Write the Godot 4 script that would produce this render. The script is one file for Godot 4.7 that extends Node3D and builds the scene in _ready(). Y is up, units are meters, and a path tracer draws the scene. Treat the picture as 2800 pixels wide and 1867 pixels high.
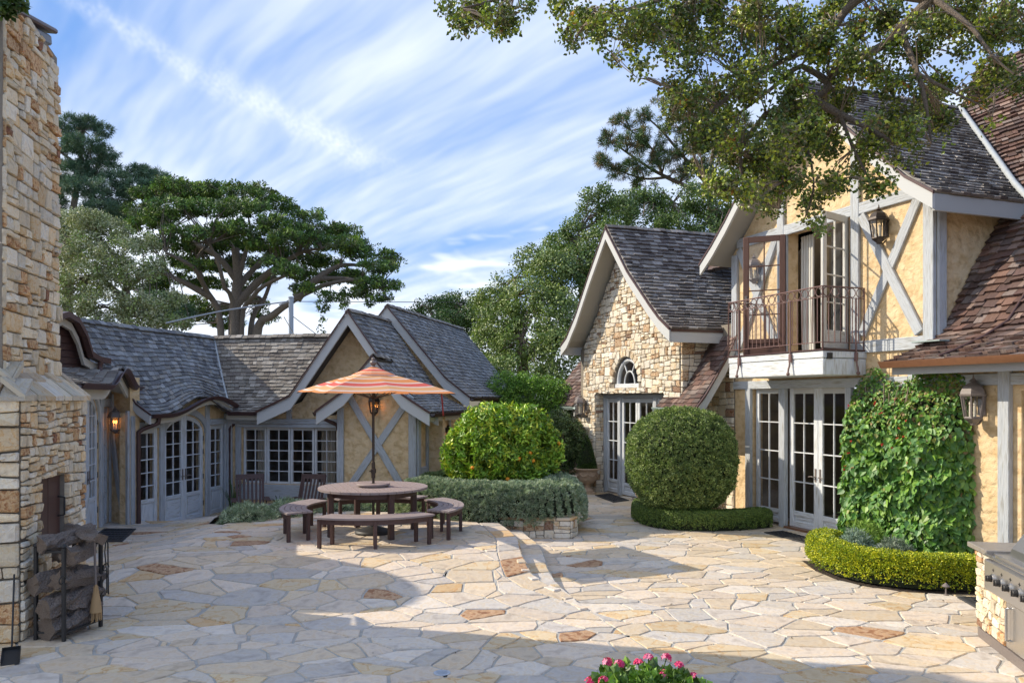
extends Node3D
# A cobbled cottage courtyard: camera near the south edge, y up, metres, view along -z.

const EYE := Vector3(0.0, 2.45, 0.0)
var M := {}
var rng := RandomNumberGenerator.new()
var pile: Array = []          # loose pieces waiting to be told apart (shingles, stones, flags)
var used := {}


# ---------------------------------------------------------------- mesh collector
class Acc:
	var v := PackedVector3Array()
	var n := PackedVector3Array()
	var c := PackedColorArray()
	var uv := PackedVector2Array()
	var tint := Color(1, 1, 1)

	func tri(a: Vector3, b: Vector3, d: Vector3, ua := Vector2.ZERO, ub := Vector2.ZERO, ud := Vector2.ZERO) -> void:
		var nn := (d - a).cross(b - a).normalized()
		v.append(a); v.append(b); v.append(d)
		n.append(nn); n.append(nn); n.append(nn)
		c.append(tint); c.append(tint); c.append(tint)
		uv.append(ua); uv.append(ub); uv.append(ud)

	func tri_s(a: Vector3, b: Vector3, d: Vector3, na: Vector3, nb: Vector3, nd: Vector3, ua := Vector2.ZERO, ub := Vector2.ZERO, ud := Vector2.ZERO) -> void:
		if (d - a).cross(b - a).dot(na + nb + nd) < 0.0:
			v.append(a); v.append(d); v.append(b)
			n.append(na); n.append(nd); n.append(nb)
			uv.append(ua); uv.append(ud); uv.append(ub)
		else:
			v.append(a); v.append(b); v.append(d)
			n.append(na); n.append(nb); n.append(nd)
			uv.append(ua); uv.append(ub); uv.append(ud)
		c.append(tint); c.append(tint); c.append(tint)

	# a quad turned to face along «out»
	func quad(a: Vector3, b: Vector3, d: Vector3, e: Vector3, out := Vector3.ZERO, ua := Vector2.ZERO, ub := Vector2.ZERO, ud := Vector2.ZERO, ue := Vector2.ZERO) -> void:
		if out != Vector3.ZERO and (d - a).cross(b - a).dot(out) < 0.0:
			tri(a, d, b, ua, ud, ub)
			tri(a, e, d, ua, ue, ud)
		else:
			tri(a, b, d, ua, ub, ud)
			tri(a, d, e, ua, ud, ue)

	func quad_s(a: Vector3, b: Vector3, d: Vector3, e: Vector3, na: Vector3, nb: Vector3, nd: Vector3, ne: Vector3, ua := Vector2.ZERO, ub := Vector2.ZERO, ud := Vector2.ZERO, ue := Vector2.ZERO) -> void:
		tri_s(a, b, d, na, nb, nd, ua, ub, ud)
		tri_s(a, d, e, na, nd, ne, ua, ud, ue)

	# box with chamfered edges; size in the axes of xf, which is at its centre
	func box(xf: Transform3D, size: Vector3, ch := 0.006) -> void:
		var h := size * 0.5
		ch = minf(ch, minf(h.x, minf(h.y, h.z)) * 0.6)
		var off := Vector2(fposmod(xf.origin.x * 3.7 + xf.origin.y * 1.3, 5.0), fposmod(xf.origin.z * 2.9 + xf.origin.y * 2.1, 5.0))
		var long := 0
		if size.y > size.x and size.y >= size.z:
			long = 1
		elif size.z > size.x and size.z > size.y:
			long = 2
		for ax in 3:
			var b := (ax + 1) % 3
			var d := (ax + 2) % 3
			for s: float in [-1.0, 1.0]:
				var p: Array[Vector3] = []
				var u: Array[Vector2] = []
				for k in 4:
					var q := Vector3.ZERO
					q[ax] = s * h[ax]
					q[b] = (h[b] - ch) * (-1.0 if k == 0 or k == 3 else 1.0)
					q[d] = (h[d] - ch) * (-1.0 if k < 2 else 1.0)
					p.append(xf * q)
					var t := b if long == d else d
					if long == ax:
						u.append(off + Vector2(q[b], q[d]))
					else:
						u.append(off + Vector2(q[long], q[t] + (0.3 if ax == 0 else 0.0) + s))
				var nx := Vector3.ZERO
				nx[ax] = s
				quad(p[0], p[1], p[2], p[3], xf.basis * nx, u[0], u[1], u[2], u[3])
		if ch <= 0.0:
			return
		for ax in 3:
			var b := (ax + 1) % 3
			var d := (ax + 2) % 3
			for s1: float in [-1.0, 1.0]:
				for s2: float in [-1.0, 1.0]:
					var q: Array[Vector3] = []
					var u: Array[Vector2] = []
					for k in 4:
						var w := Vector3.ZERO
						w[ax] = (h[ax] - ch) * (-1.0 if k == 0 or k == 3 else 1.0)
						w[b] = s1 * (h[b] - (ch if k >= 2 else 0.0))
						w[d] = s2 * (h[d] - (0.0 if k >= 2 else ch))
						q.append(xf * w)
						u.append(off + Vector2(w[ax], w[b]))
					var nx := Vector3.ZERO
					nx[b] = s1
					nx[d] = s2
					quad(q[0], q[1], q[2], q[3], xf.basis * nx, u[0], u[1], u[2], u[3])
		for s1: float in [-1.0, 1.0]:
			for s2: float in [-1.0, 1.0]:
				for s3: float in [-1.0, 1.0]:
					var s := Vector3(s1, s2, s3)
					var a := xf * (s * (h - Vector3(0, ch, ch)))
					var b2 := xf * (s * (h - Vector3(ch, 0, ch)))
					var d2 := xf * (s * (h - Vector3(ch, ch, 0)))
					var out := xf.basis * s
					if (d2 - a).cross(b2 - a).dot(out) < 0.0:
						tri(a, d2, b2)
					else:
						tri(a, b2, d2)

	# a straight bar from a to b, w wide across «side», t thick
	func bar(a: Vector3, b: Vector3, w: float, t: float, side := Vector3.UP, ch := 0.004) -> void:
		var x := (b - a).normalized()
		var z := x.cross(side)
		if z.length() < 0.01:
			z = x.cross(Vector3.RIGHT)
		z = z.normalized()
		var y := z.cross(x)
		box(Transform3D(Basis(x, y, z), (a + b) * 0.5), Vector3((b - a).length(), w, t), ch)

	func tube(pts: PackedVector3Array, r: PackedFloat32Array, sides := 8, caps := true) -> void:
		var m := pts.size()
		if m < 2:
			return
		var ring: Array = []
		var nor: Array = []
		var ref := Vector3.ZERO
		var run := 0.0
		var vs := PackedFloat32Array()
		for i in m:
			var dir := (pts[mini(i + 1, m - 1)] - pts[maxi(i - 1, 0)]).normalized()
			if i == 0:
				ref = dir.cross(Vector3.UP if absf(dir.y) < 0.9 else Vector3.RIGHT).normalized()
			else:
				run += pts[i].distance_to(pts[i - 1])
				ref = (ref - dir * ref.dot(dir)).normalized()
			vs.append(run)
			var up := dir.cross(ref)
			var a := PackedVector3Array()
			var b := PackedVector3Array()
			for k in sides:
				var g := TAU * k / sides
				var o := ref * cos(g) + up * sin(g)
				a.append(pts[i] + o * r[mini(i, r.size() - 1)])
				b.append(o)
			ring.append(a)
			nor.append(b)
		for i in m - 1:
			var a: PackedVector3Array = ring[i]
			var b: PackedVector3Array = ring[i + 1]
			var na: PackedVector3Array = nor[i]
			var nb: PackedVector3Array = nor[i + 1]
			for k in sides:
				var j := (k + 1) % sides
				var u0 := float(k) / sides
				var u1 := float(k + 1) / sides
				quad_s(a[k], a[j], b[j], b[k], na[k], na[j], nb[j], nb[k], Vector2(vs[i], u0), Vector2(vs[i], u1), Vector2(vs[i + 1], u1), Vector2(vs[i + 1], u0))
		if caps:
			for e in [0, m - 1]:
				var a: PackedVector3Array = ring[e]
				var out := pts[0] - pts[1] if e == 0 else pts[m - 1] - pts[m - 2]
				for k in sides:
					var j := (k + 1) % sides
					if (a[j] - pts[e]).cross(a[k] - pts[e]).dot(out) < 0.0:
						tri(pts[e], a[j], a[k])
					else:
						tri(pts[e], a[k], a[j])

	# profile of (radius, height) turned about the y axis of xf
	func lathe(xf: Transform3D, prof: PackedVector2Array, sides := 24, flat := false) -> void:
		for i in prof.size() - 1:
			var p := prof[i]
			var q := prof[i + 1]
			var t := (q - p)
			var nn := Vector2(t.y, -t.x).normalized()
			for k in sides:
				var g0 := TAU * k / sides
				var g1 := TAU * (k + 1) / sides
				var a := xf * Vector3(p.x * cos(g0), p.y, p.x * sin(g0))
				var b := xf * Vector3(p.x * cos(g1), p.y, p.x * sin(g1))
				var d := xf * Vector3(q.x * cos(g1), q.y, q.x * sin(g1))
				var e := xf * Vector3(q.x * cos(g0), q.y, q.x * sin(g0))
				var n0 := xf.basis * Vector3(nn.x * cos(g0), nn.y, nn.x * sin(g0))
				var n1 := xf.basis * Vector3(nn.x * cos(g1), nn.y, nn.x * sin(g1))
				if flat:
					n0 = (n0 + n1).normalized()
					n1 = n0
				var u0 := float(k) / sides
				var u1 := float(k + 1) / sides
				quad_s(a, b, d, e, n0, n1, n1, n0, Vector2(u0, p.y), Vector2(u1, p.y), Vector2(u1, q.y), Vector2(u0, q.y))

	func add(o: Acc) -> void:
		v.append_array(o.v)
		n.append_array(o.n)
		c.append_array(o.c)
		uv.append_array(o.uv)

	func mesh() -> ArrayMesh:
		var a := []
		a.resize(Mesh.ARRAY_MAX)
		a[Mesh.ARRAY_VERTEX] = v
		a[Mesh.ARRAY_NORMAL] = n
		a[Mesh.ARRAY_COLOR] = c
		a[Mesh.ARRAY_TEX_UV] = uv
		var m := ArrayMesh.new()
		if v.size() > 0:
			m.add_surface_from_arrays(Mesh.PRIMITIVE_TRIANGLES, a)
		return m


# ---------------------------------------------------------------- plan frames
class Fr:
	var o: Vector2
	var d: Vector2
	var n: Vector2

	func _init(origin: Vector2, along: Vector2, outward: Vector2) -> void:
		o = origin
		d = along
		n = outward

	func w(t: float, q: float, h: float) -> Vector3:
		return Vector3(o.x + d.x * t + n.x * q, h, -(o.y + d.y * t + n.y * q))

	func along() -> Vector3:
		return Vector3(d.x, 0, -d.y)

	func out() -> Vector3:
		return Vector3(n.x, 0, -n.y)

	func xf(t: float, q: float, h: float) -> Transform3D:
		return Transform3D(Basis(along(), Vector3.UP, out()), w(t, q, h))


# ---------------------------------------------------------------- naming
func numbered(called: String, under: Node) -> String:
	var key := str(under.get_instance_id()) + called
	var k: int = used.get(key, 0)
	used[key] = k + 1
	return called if k == 0 else "%s_%03d" % [called, k]


func put(called: String, acc: Acc, mat: Material, parent: Node3D) -> MeshInstance3D:
	var o := MeshInstance3D.new()
	o.name = numbered(called, parent)
	o.mesh = acc.mesh()
	o.material_override = null
	if acc.v.size() > 0:
		o.mesh.surface_set_material(0, mat)
	parent.add_child(o, true)
	return o


func put_mesh(called: String, m: Mesh, mat: Material, parent: Node3D, xf := Transform3D()) -> MeshInstance3D:
	var o := MeshInstance3D.new()
	o.name = numbered(called, parent)
	o.mesh = m
	o.material_override = mat
	o.transform = xf
	parent.add_child(o, true)
	return o


func tag(o: Node, label: String, category: String, group := "") -> void:
	o.set_meta("label", label)
	o.set_meta("category", category)
	if group:
		o.set_meta("group", group)


func thing(called: String, label: String, category: String, at := Vector3.ZERO, group := "", turn := 0.0) -> Node3D:
	var o := Node3D.new()
	o.name = numbered(called, self)
	o.position = at
	o.rotation.y = turn
	add_child(o, true)
	tag(o, label, category, group)
	return o


func structure(o: Node) -> void:
	o.set_meta("kind", "structure")


func stuff(o: Node) -> void:
	o.set_meta("kind", "stuff")


func V(x: float, z: float) -> Vector2:
	return Vector2(x, z)


func rf(a: float, b: float) -> float:
	return rng.randf_range(a, b)


func pick(a: Array) -> Variant:
	return a[rng.randi() % a.size()]


# ---------------------------------------------------------------- loose pieces
func score(p: Vector3, area: float) -> float:
	var z := EYE.z - p.z
	if z < 0.5:
		return 0.0
	if absf(p.x) / z > 0.67 or (p.y - EYE.y) / z > 0.52 or (p.y - EYE.y) / z < -0.38:
		return 0.0
	return area / (z * z)


func loose(acc: Acc, parent: Node3D, owner_key: String, mat: Material, called: String, centre: Vector3, area: float) -> void:
	pile.append({"a": acc, "p": parent, "k": owner_key, "m": mat, "n": called, "s": score(centre, area)})


func settle(limit := 300) -> void:
	var by := {}
	for d: Dictionary in pile:
		if not by.has(d.k):
			by[d.k] = []
		by[d.k].append(d)
	pile.clear()
	for k: String in by:
		var list: Array = by[k]
		list.sort_custom(func(x: Dictionary, y: Dictionary) -> bool: return x.s > y.s)
		var rest := {}
		for i in list.size():
			var d: Dictionary = list[i]
			if i < limit and d.s > 0.0:
				put(d.n, d.a, d.m, d.p)
			else:
				var key := [d.p, d.m, d.n]
				if not rest.has(key):
					rest[key] = Acc.new()
				rest[key].add(d.a)
		for key: Array in rest:
			stuff(put("far_" + str(key[2]) + "_field", rest[key], key[1], key[0]))


# ---------------------------------------------------------------- materials
func lin(r: float, g: float, b: float) -> Color:
	return Color(r, g, b).linear_to_srgb()


func noise_tex(freq: float, stops: Array, seed_ := 1, warp := 0.0, kind := FastNoiseLite.TYPE_SIMPLEX_SMOOTH, size := 512, octaves := 4, as_normal := false, bump := 4.0) -> NoiseTexture2D:
	var f := FastNoiseLite.new()
	f.noise_type = kind
	f.frequency = freq
	f.seed = seed_
	f.fractal_octaves = octaves
	if warp > 0.0:
		f.domain_warp_enabled = true
		f.domain_warp_amplitude = warp
		f.domain_warp_frequency = freq * 1.5
	var t := NoiseTexture2D.new()
	t.width = size
	t.height = size
	t.seamless = true
	t.noise = f
	t.as_normal_map = as_normal
	t.bump_strength = bump
	if stops.size() > 0:
		var g := Gradient.new()
		var offs := PackedFloat32Array()
		var cols := PackedColorArray()
		for s: Array in stops:
			offs.append(s[0])
			cols.append(lin(s[1], s[2], s[3]))
		g.offsets = offs
		g.colors = cols
		t.color_ramp = g
	return t


func mat(col: Color, rough := 0.8, tex: Texture2D = null, scale := Vector3.ONE, tri := false, vertex := false) -> StandardMaterial3D:
	var m := StandardMaterial3D.new()
	m.albedo_color = col
	m.roughness = rough
	if tex:
		m.albedo_texture = tex
	m.uv1_scale = scale
	if tri:
		m.uv1_triplanar = true
		m.uv1_world_triplanar = true
	m.vertex_color_use_as_albedo = vertex
	return m


func relief(m: StandardMaterial3D, tex: Texture2D, cm: float) -> StandardMaterial3D:
	m.heightmap_enabled = true
	m.heightmap_texture = tex
	m.heightmap_scale = cm
	return m


func grey(v: float) -> Array:
	return [v, v, v]


func make_materials() -> void:
	var W := Color(1, 1, 1)
	var bump_fine := noise_tex(0.03, [], 11, 8.0)
	var bump_wide := noise_tex(0.012, [], 12, 20.0)
	var mottle := noise_tex(0.012, [[0.0, 0.72, 0.72, 0.72], [0.5, 0.9, 0.89, 0.87], [1.0, 1.0, 1.0, 1.0]], 21, 30.0)
	# sandstone: soft bedding, rust bands, pitted rust
	var bed := noise_tex(0.007, [[0.0, 0.70, 0.66, 0.63], [0.32, 0.92, 0.90, 0.89], [0.5, 1.0, 0.98, 0.96], [0.6, 0.93, 0.84, 0.72], [0.68, 0.98, 0.96, 0.93], [1.0, 0.78, 0.74, 0.73]], 22, 45.0)
	var band := noise_tex(0.006, [[0.0, 0.93, 0.91, 0.89], [0.38, 1.0, 0.97, 0.92], [0.44, 0.80, 0.56, 0.34], [0.475, 0.99, 0.90, 0.77], [0.56, 0.95, 0.79, 0.58], [0.6, 1.0, 0.96, 0.9], [0.8, 0.97, 0.9, 0.8], [1.0, 0.84, 0.74, 0.63]], 23, 60.0)
	var rust := noise_tex(0.02, [[0.0, 0.42, 0.26, 0.17], [0.36, 0.66, 0.44, 0.29], [0.5, 1.0, 0.93, 0.84], [0.62, 0.95, 0.8, 0.62], [1.0, 0.62, 0.42, 0.28]], 24, 40.0)
	M.flag = [relief(mat(W, 0.72, bed, Vector3(0.9, 0.9, 0.9), false, true), bump_fine, 0.35), relief(mat(W, 0.72, band, Vector3(0.8, 0.8, 0.8), false, true), bump_fine, 0.35), relief(mat(W, 0.75, rust, Vector3(0.8, 0.8, 0.8), false, true), bump_wide, 0.8)]
	M.stone = [relief(mat(W, 0.85, bed, Vector3(1.6, 1.6, 1.6), false, true), bump_fine, 0.7), relief(mat(W, 0.85, band, Vector3(1.5, 1.5, 1.5), false, true), bump_fine, 0.7), relief(mat(W, 0.88, rust, Vector3(1.4, 1.4, 1.4), false, true), bump_fine, 1.0)]
	M.mortar = relief(mat(lin(0.44, 0.43, 0.40), 0.95, mottle, Vector3.ONE, true), bump_fine, 0.4)
	M.wall_mortar = relief(mat(lin(0.27, 0.235, 0.19), 0.95, mottle, Vector3.ONE, true), bump_fine, 0.6)
	var plaster := noise_tex(0.010, [[0.0, 0.62, 0.54, 0.42], [0.3, 0.84, 0.78, 0.68], [0.55, 0.98, 0.96, 0.92], [0.8, 1.0, 1.0, 1.0], [1.0, 0.86, 0.83, 0.78]], 31, 40.0, FastNoiseLite.TYPE_SIMPLEX_SMOOTH, 1024, 5)
	M.stucco = relief(mat(lin(0.74, 0.565, 0.35), 0.9, plaster, Vector3(0.45, 0.45, 0.45), true), noise_tex(0.012, [], 32, 50.0, FastNoiseLite.TYPE_SIMPLEX_SMOOTH, 1024, 5), 3.0)
	var grain := noise_tex(0.012, [[0.0, 0.60, 0.55, 0.48], [0.22, 0.82, 0.80, 0.76], [0.42, 1.0, 1.0, 1.0], [0.7, 0.93, 0.94, 0.96], [0.85, 0.8, 0.8, 0.8], [1.0, 0.62, 0.6, 0.57]], 41, 12.0, FastNoiseLite.TYPE_SIMPLEX_SMOOTH, 512, 5)
	var grain_b := noise_tex(0.012, [], 42, 10.0, FastNoiseLite.TYPE_SIMPLEX_SMOOTH, 512, 5)
	M.timber = relief(mat(lin(0.46, 0.485, 0.515), 0.75, grain, Vector3(0.35, 4.2, 1)), grain_b, 0.6)
	M.paint = relief(mat(lin(0.66, 0.685, 0.71), 0.6, grain, Vector3(0.3, 2.4, 1)), grain_b, 0.15)
	M.barge = relief(mat(lin(0.62, 0.645, 0.68), 0.7, grain, Vector3(0.3, 3.0, 1)), grain_b, 0.5)
	M.soffit = mat(lin(0.50, 0.49, 0.46), 0.8, grain, Vector3(0.3, 2.5, 1))
	M.cream = mat(lin(0.66, 0.64, 0.58), 0.7, grain, Vector3(0.3, 2.0, 1))
	var shake := noise_tex(0.02, [[0.0, 0.5, 0.48, 0.46], [0.4, 0.82, 0.81, 0.8], [0.65, 1.0, 1.0, 1.0], [1.0, 0.68, 0.66, 0.64]], 51, 6.0)
	M.shingle = relief(mat(W, 0.88, shake, Vector3(6.0, 0.9, 1), false, true), grain_b, 0.5)
	M.deck = mat(lin(0.07, 0.06, 0.055), 0.95)
	M.gutter = mat(lin(0.075, 0.036, 0.032), 0.4)
	M.copper = mat(lin(0.34, 0.17, 0.10), 0.35, mottle, Vector3(2, 2, 2), true)
	M.copper.metallic = 0.6
	M.verdigris = mat(lin(0.34, 0.43, 0.42), 0.6, mottle, Vector3(3, 3, 3), true)
	M.flashing = mat(lin(0.45, 0.48, 0.50), 0.45, mottle, Vector3(2, 2, 2), true)
	M.iron = mat(lin(0.17, 0.095, 0.085), 0.5)
	M.black = mat(lin(0.02, 0.019, 0.019), 0.55)
	M.bronze = mat(lin(0.055, 0.042, 0.036), 0.4)
	M.bronze.metallic = 0.5
	M.pewter = mat(lin(0.20, 0.17, 0.16), 0.45, mottle, Vector3(4, 4, 4), true)
	M.glass = mat(Color(0.10, 0.12, 0.12, 0.05), 0.01)
	M.glass.transparency = BaseMaterial3D.TRANSPARENCY_ALPHA
	M.glass.metallic_specular = 0.5
	M.inside = mat(lin(0.20, 0.165, 0.13), 0.9, mottle, Vector3.ONE, true)
	M.curtain = mat(lin(0.45, 0.40, 0.32), 0.9)
	M.brown_door = mat(lin(0.13, 0.062, 0.042), 0.55, grain, Vector3(0.4, 3.0, 1))
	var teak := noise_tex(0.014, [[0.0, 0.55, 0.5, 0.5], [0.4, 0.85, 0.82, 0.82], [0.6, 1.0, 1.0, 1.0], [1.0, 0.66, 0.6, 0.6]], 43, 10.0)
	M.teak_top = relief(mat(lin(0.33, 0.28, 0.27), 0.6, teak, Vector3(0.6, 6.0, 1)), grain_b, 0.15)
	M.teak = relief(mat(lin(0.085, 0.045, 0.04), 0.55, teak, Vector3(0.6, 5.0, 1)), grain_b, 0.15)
	M.steel = mat(lin(0.55, 0.54, 0.53), 0.28)
	M.steel.metallic = 0.9
	M.terracotta = relief(mat(lin(0.42, 0.27, 0.17), 0.9, rust, Vector3(1.5, 1.5, 1.5), true), bump_fine, 0.8)
	M.urn = relief(mat(lin(0.52, 0.38, 0.27), 0.92, mottle, Vector3(2.5, 2.5, 2.5), true), bump_fine, 1.2)
	M.soil = relief(mat(lin(0.07, 0.05, 0.035), 1.0, mottle, Vector3(2, 2, 2), true), bump_fine, 3.0)
	M.earth = mat(lin(0.12, 0.11, 0.06), 1.0, mottle, Vector3(0.2, 0.2, 0.2), true)
	var bark_b := noise_tex(0.02, [], 61, 20.0)
	var bark_c := noise_tex(0.02, [[0.0, 0.4, 0.38, 0.36], [0.5, 0.85, 0.83, 0.8], [1.0, 1.0, 1.0, 1.0]], 62, 20.0)
	M.cut = mat(lin(0.17, 0.13, 0.10), 0.95, bark_c, Vector3(6, 6, 6), true)
	M.bark = relief(mat(lin(0.34, 0.285, 0.24), 0.95, bark_c, Vector3(0.7, 3.0, 1)), bark_b, 4.0)
	M.bark_pale = relief(mat(lin(0.30, 0.24, 0.19), 0.95, bark_c, Vector3(3.0, 2.0, 1)), bark_b, 2.0)
	M.twig = mat(lin(0.24, 0.185, 0.145), 0.95)
	M.log = relief(mat(lin(0.30, 0.25, 0.22), 0.95, bark_c, Vector3(2.5, 3.0, 1)), bark_b, 3.0)
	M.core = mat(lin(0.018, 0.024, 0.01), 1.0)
	M.leaf = mat(W, 0.45, null, Vector3.ONE, false, true)
	M.leaf.backlight_enabled = true
	M.leaf.backlight = Color(0.55, 0.6, 0.25)
	M.leaf_soft = mat(W, 0.7, null, Vector3.ONE, false, true)
	M.leaf_soft.backlight_enabled = true
	M.leaf_soft.backlight = Color(0.35, 0.4, 0.2)
	M.slab = mat(lin(0.27, 0.255, 0.24), 0.35, bed, Vector3(2, 2, 2), true)
	M.straw = mat(lin(0.42, 0.27, 0.13), 0.9)
	M.petal = mat(W, 0.6, null, Vector3.ONE, false, true)
	M.petal.backlight_enabled = true
	M.petal.backlight = Color(0.5, 0.3, 0.35)
	M.orange = relief(mat(lin(0.85, 0.30, 0.02), 0.4), bump_fine, 0.2)
	M.rubber = relief(mat(lin(0.035, 0.037, 0.04), 0.75), noise_tex(0.03, [], 71, 30.0, FastNoiseLite.TYPE_CELLULAR, 512, 2), 2.5)
	M.cap_metal = mat(lin(0.17, 0.19, 0.23), 0.5, mottle, Vector3(1, 1, 1), true)
	M.galv = mat(lin(0.42, 0.46, 0.52), 0.5)
	M.bulb = mat(lin(1.0, 0.55, 0.2), 0.5)
	M.bulb.emission_enabled = true
	M.bulb.emission = Color(1.0, 0.62, 0.25)
	M.bulb.emission_energy_multiplier = 2.5
	M.candle = mat(lin(0.75, 0.7, 0.58), 0.7)
	M.cable = mat(lin(0.35, 0.36, 0.38), 0.7)
	M.cable_dark = mat(lin(0.05, 0.05, 0.05), 0.7)
	M.fabric = mat(W, 0.85, stripes())
	M.fabric.backlight_enabled = true
	M.fabric.backlight = Color(0.9, 0.85, 0.8)
	M.strap = mat(lin(0.28, 0.03, 0.02), 0.8)


func stripes() -> ImageTexture:
	# woven stripes of the canopy cloth, from rim to crown
	var im := Image.create(8, 256, false, Image.FORMAT_RGB8)
	var o := lin(0.92, 0.36, 0.13)
	var r := lin(0.86, 0.16, 0.13)
	var w := lin(0.93, 0.76, 0.66)
	var y := lin(0.92, 0.50, 0.24)
	var rows := [[0.0, 0.07, o], [0.07, 0.12, w], [0.12, 0.24, y], [0.24, 0.28, w], [0.28, 0.39, r], [0.39, 0.43, w], [0.43, 0.56, o], [0.56, 0.60, w], [0.60, 0.70, y], [0.70, 0.74, w], [0.74, 0.84, r], [0.84, 0.88, w], [0.88, 1.01, o]]
	for s: Array in rows:
		im.fill_rect(Rect2i(0, int(s[0] * 256), 8, int(s[1] * 256) - int(s[0] * 256) + 1), s[2])
	return ImageTexture.create_from_image(im)


# ---------------------------------------------------------------- house parts
func prism(a: Acc, fr: Fr, t0: float, t1: float, b0: float, b1: float, h0: float, h1: float, q: float, thick: float) -> void:
	# a wall cell: bottom heights b0,b1 and top heights h0,h1 at t0,t1; front face at q
	var p := [fr.w(t0, q, b0), fr.w(t1, q, b1), fr.w(t1, q, h1), fr.w(t0, q, h0)]
	var r := [fr.w(t0, q - thick, b0), fr.w(t1, q - thick, b1), fr.w(t1, q - thick, h1), fr.w(t0, q - thick, h0)]
	a.quad(p[0], p[1], p[2], p[3], fr.out())
	a.quad(r[0], r[1], r[2], r[3], -fr.out())
	a.quad(p[0], p[1], r[1], r[0], Vector3.DOWN)
	a.quad(p[3], p[2], r[2], r[3], Vector3.UP)
	a.quad(p[0], p[3], r[3], r[0], -fr.along())
	a.quad(p[1], p[2], r[2], r[1], fr.along())


# wall with openings [t0, t1, h0, h1, arch_rise]
func wall(a: Acc, fr: Fr, t0: float, t1: float, base: float, top: Callable, q: float, thick: float, holes: Array, marks: Array = []) -> void:
	var cuts: Array = [t0, t1]
	for m: float in marks:
		if m > t0 and m < t1:
			cuts.append(m)
	for o: Array in holes:
		var steps := 14 if o.size() > 4 and o[4] > 0.0 else 1
		for k in steps + 1:
			cuts.append(clampf(lerpf(o[0], o[1], float(k) / steps), t0, t1))
	cuts.sort()
	for i in cuts.size() - 1:
		var x0: float = cuts[i]
		var x1: float = cuts[i + 1]
		if x1 - x0 < 0.002:
			continue
		var mid := (x0 + x1) * 0.5
		var b0 := base
		var b1 := base
		var over: Array = []
		for o: Array in holes:
			if mid > o[0] and mid < o[1]:
				over.append(o)
		over.sort_custom(func(m: Array, n: Array) -> bool: return m[2] < n[2])
		for o: Array in over:
			if o[2] > base + 0.01:
				prism(a, fr, x0, x1, b0, b1, o[2], o[2], q, thick)
			b0 = hole_top(o, x0)
			b1 = hole_top(o, x1)
		prism(a, fr, x0, x1, b0, b1, top.call(x0), top.call(x1), q, thick)


func hole_top(o: Array, t: float) -> float:
	if o.size() < 5 or o[4] <= 0.0:
		return o[3]
	var x := clampf((t - (o[0] + o[1]) * 0.5) / ((o[1] - o[0]) * 0.5), -1.0, 1.0)
	return o[3] - o[4] + o[4] * sqrt(maxf(0.0, 1.0 - x * x))


func beam(a: Acc, fr: Fr, t0: float, h0: float, t1: float, h1: float, width: float, q: float, thick := 0.05) -> void:
	var p := fr.w(t0, q + thick * 0.5, h0)
	var r := fr.w(t1, q + thick * 0.5, h1)
	a.bar(p, r, width, thick, fr.out().cross(r - p).normalized(), 0.008)


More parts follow.
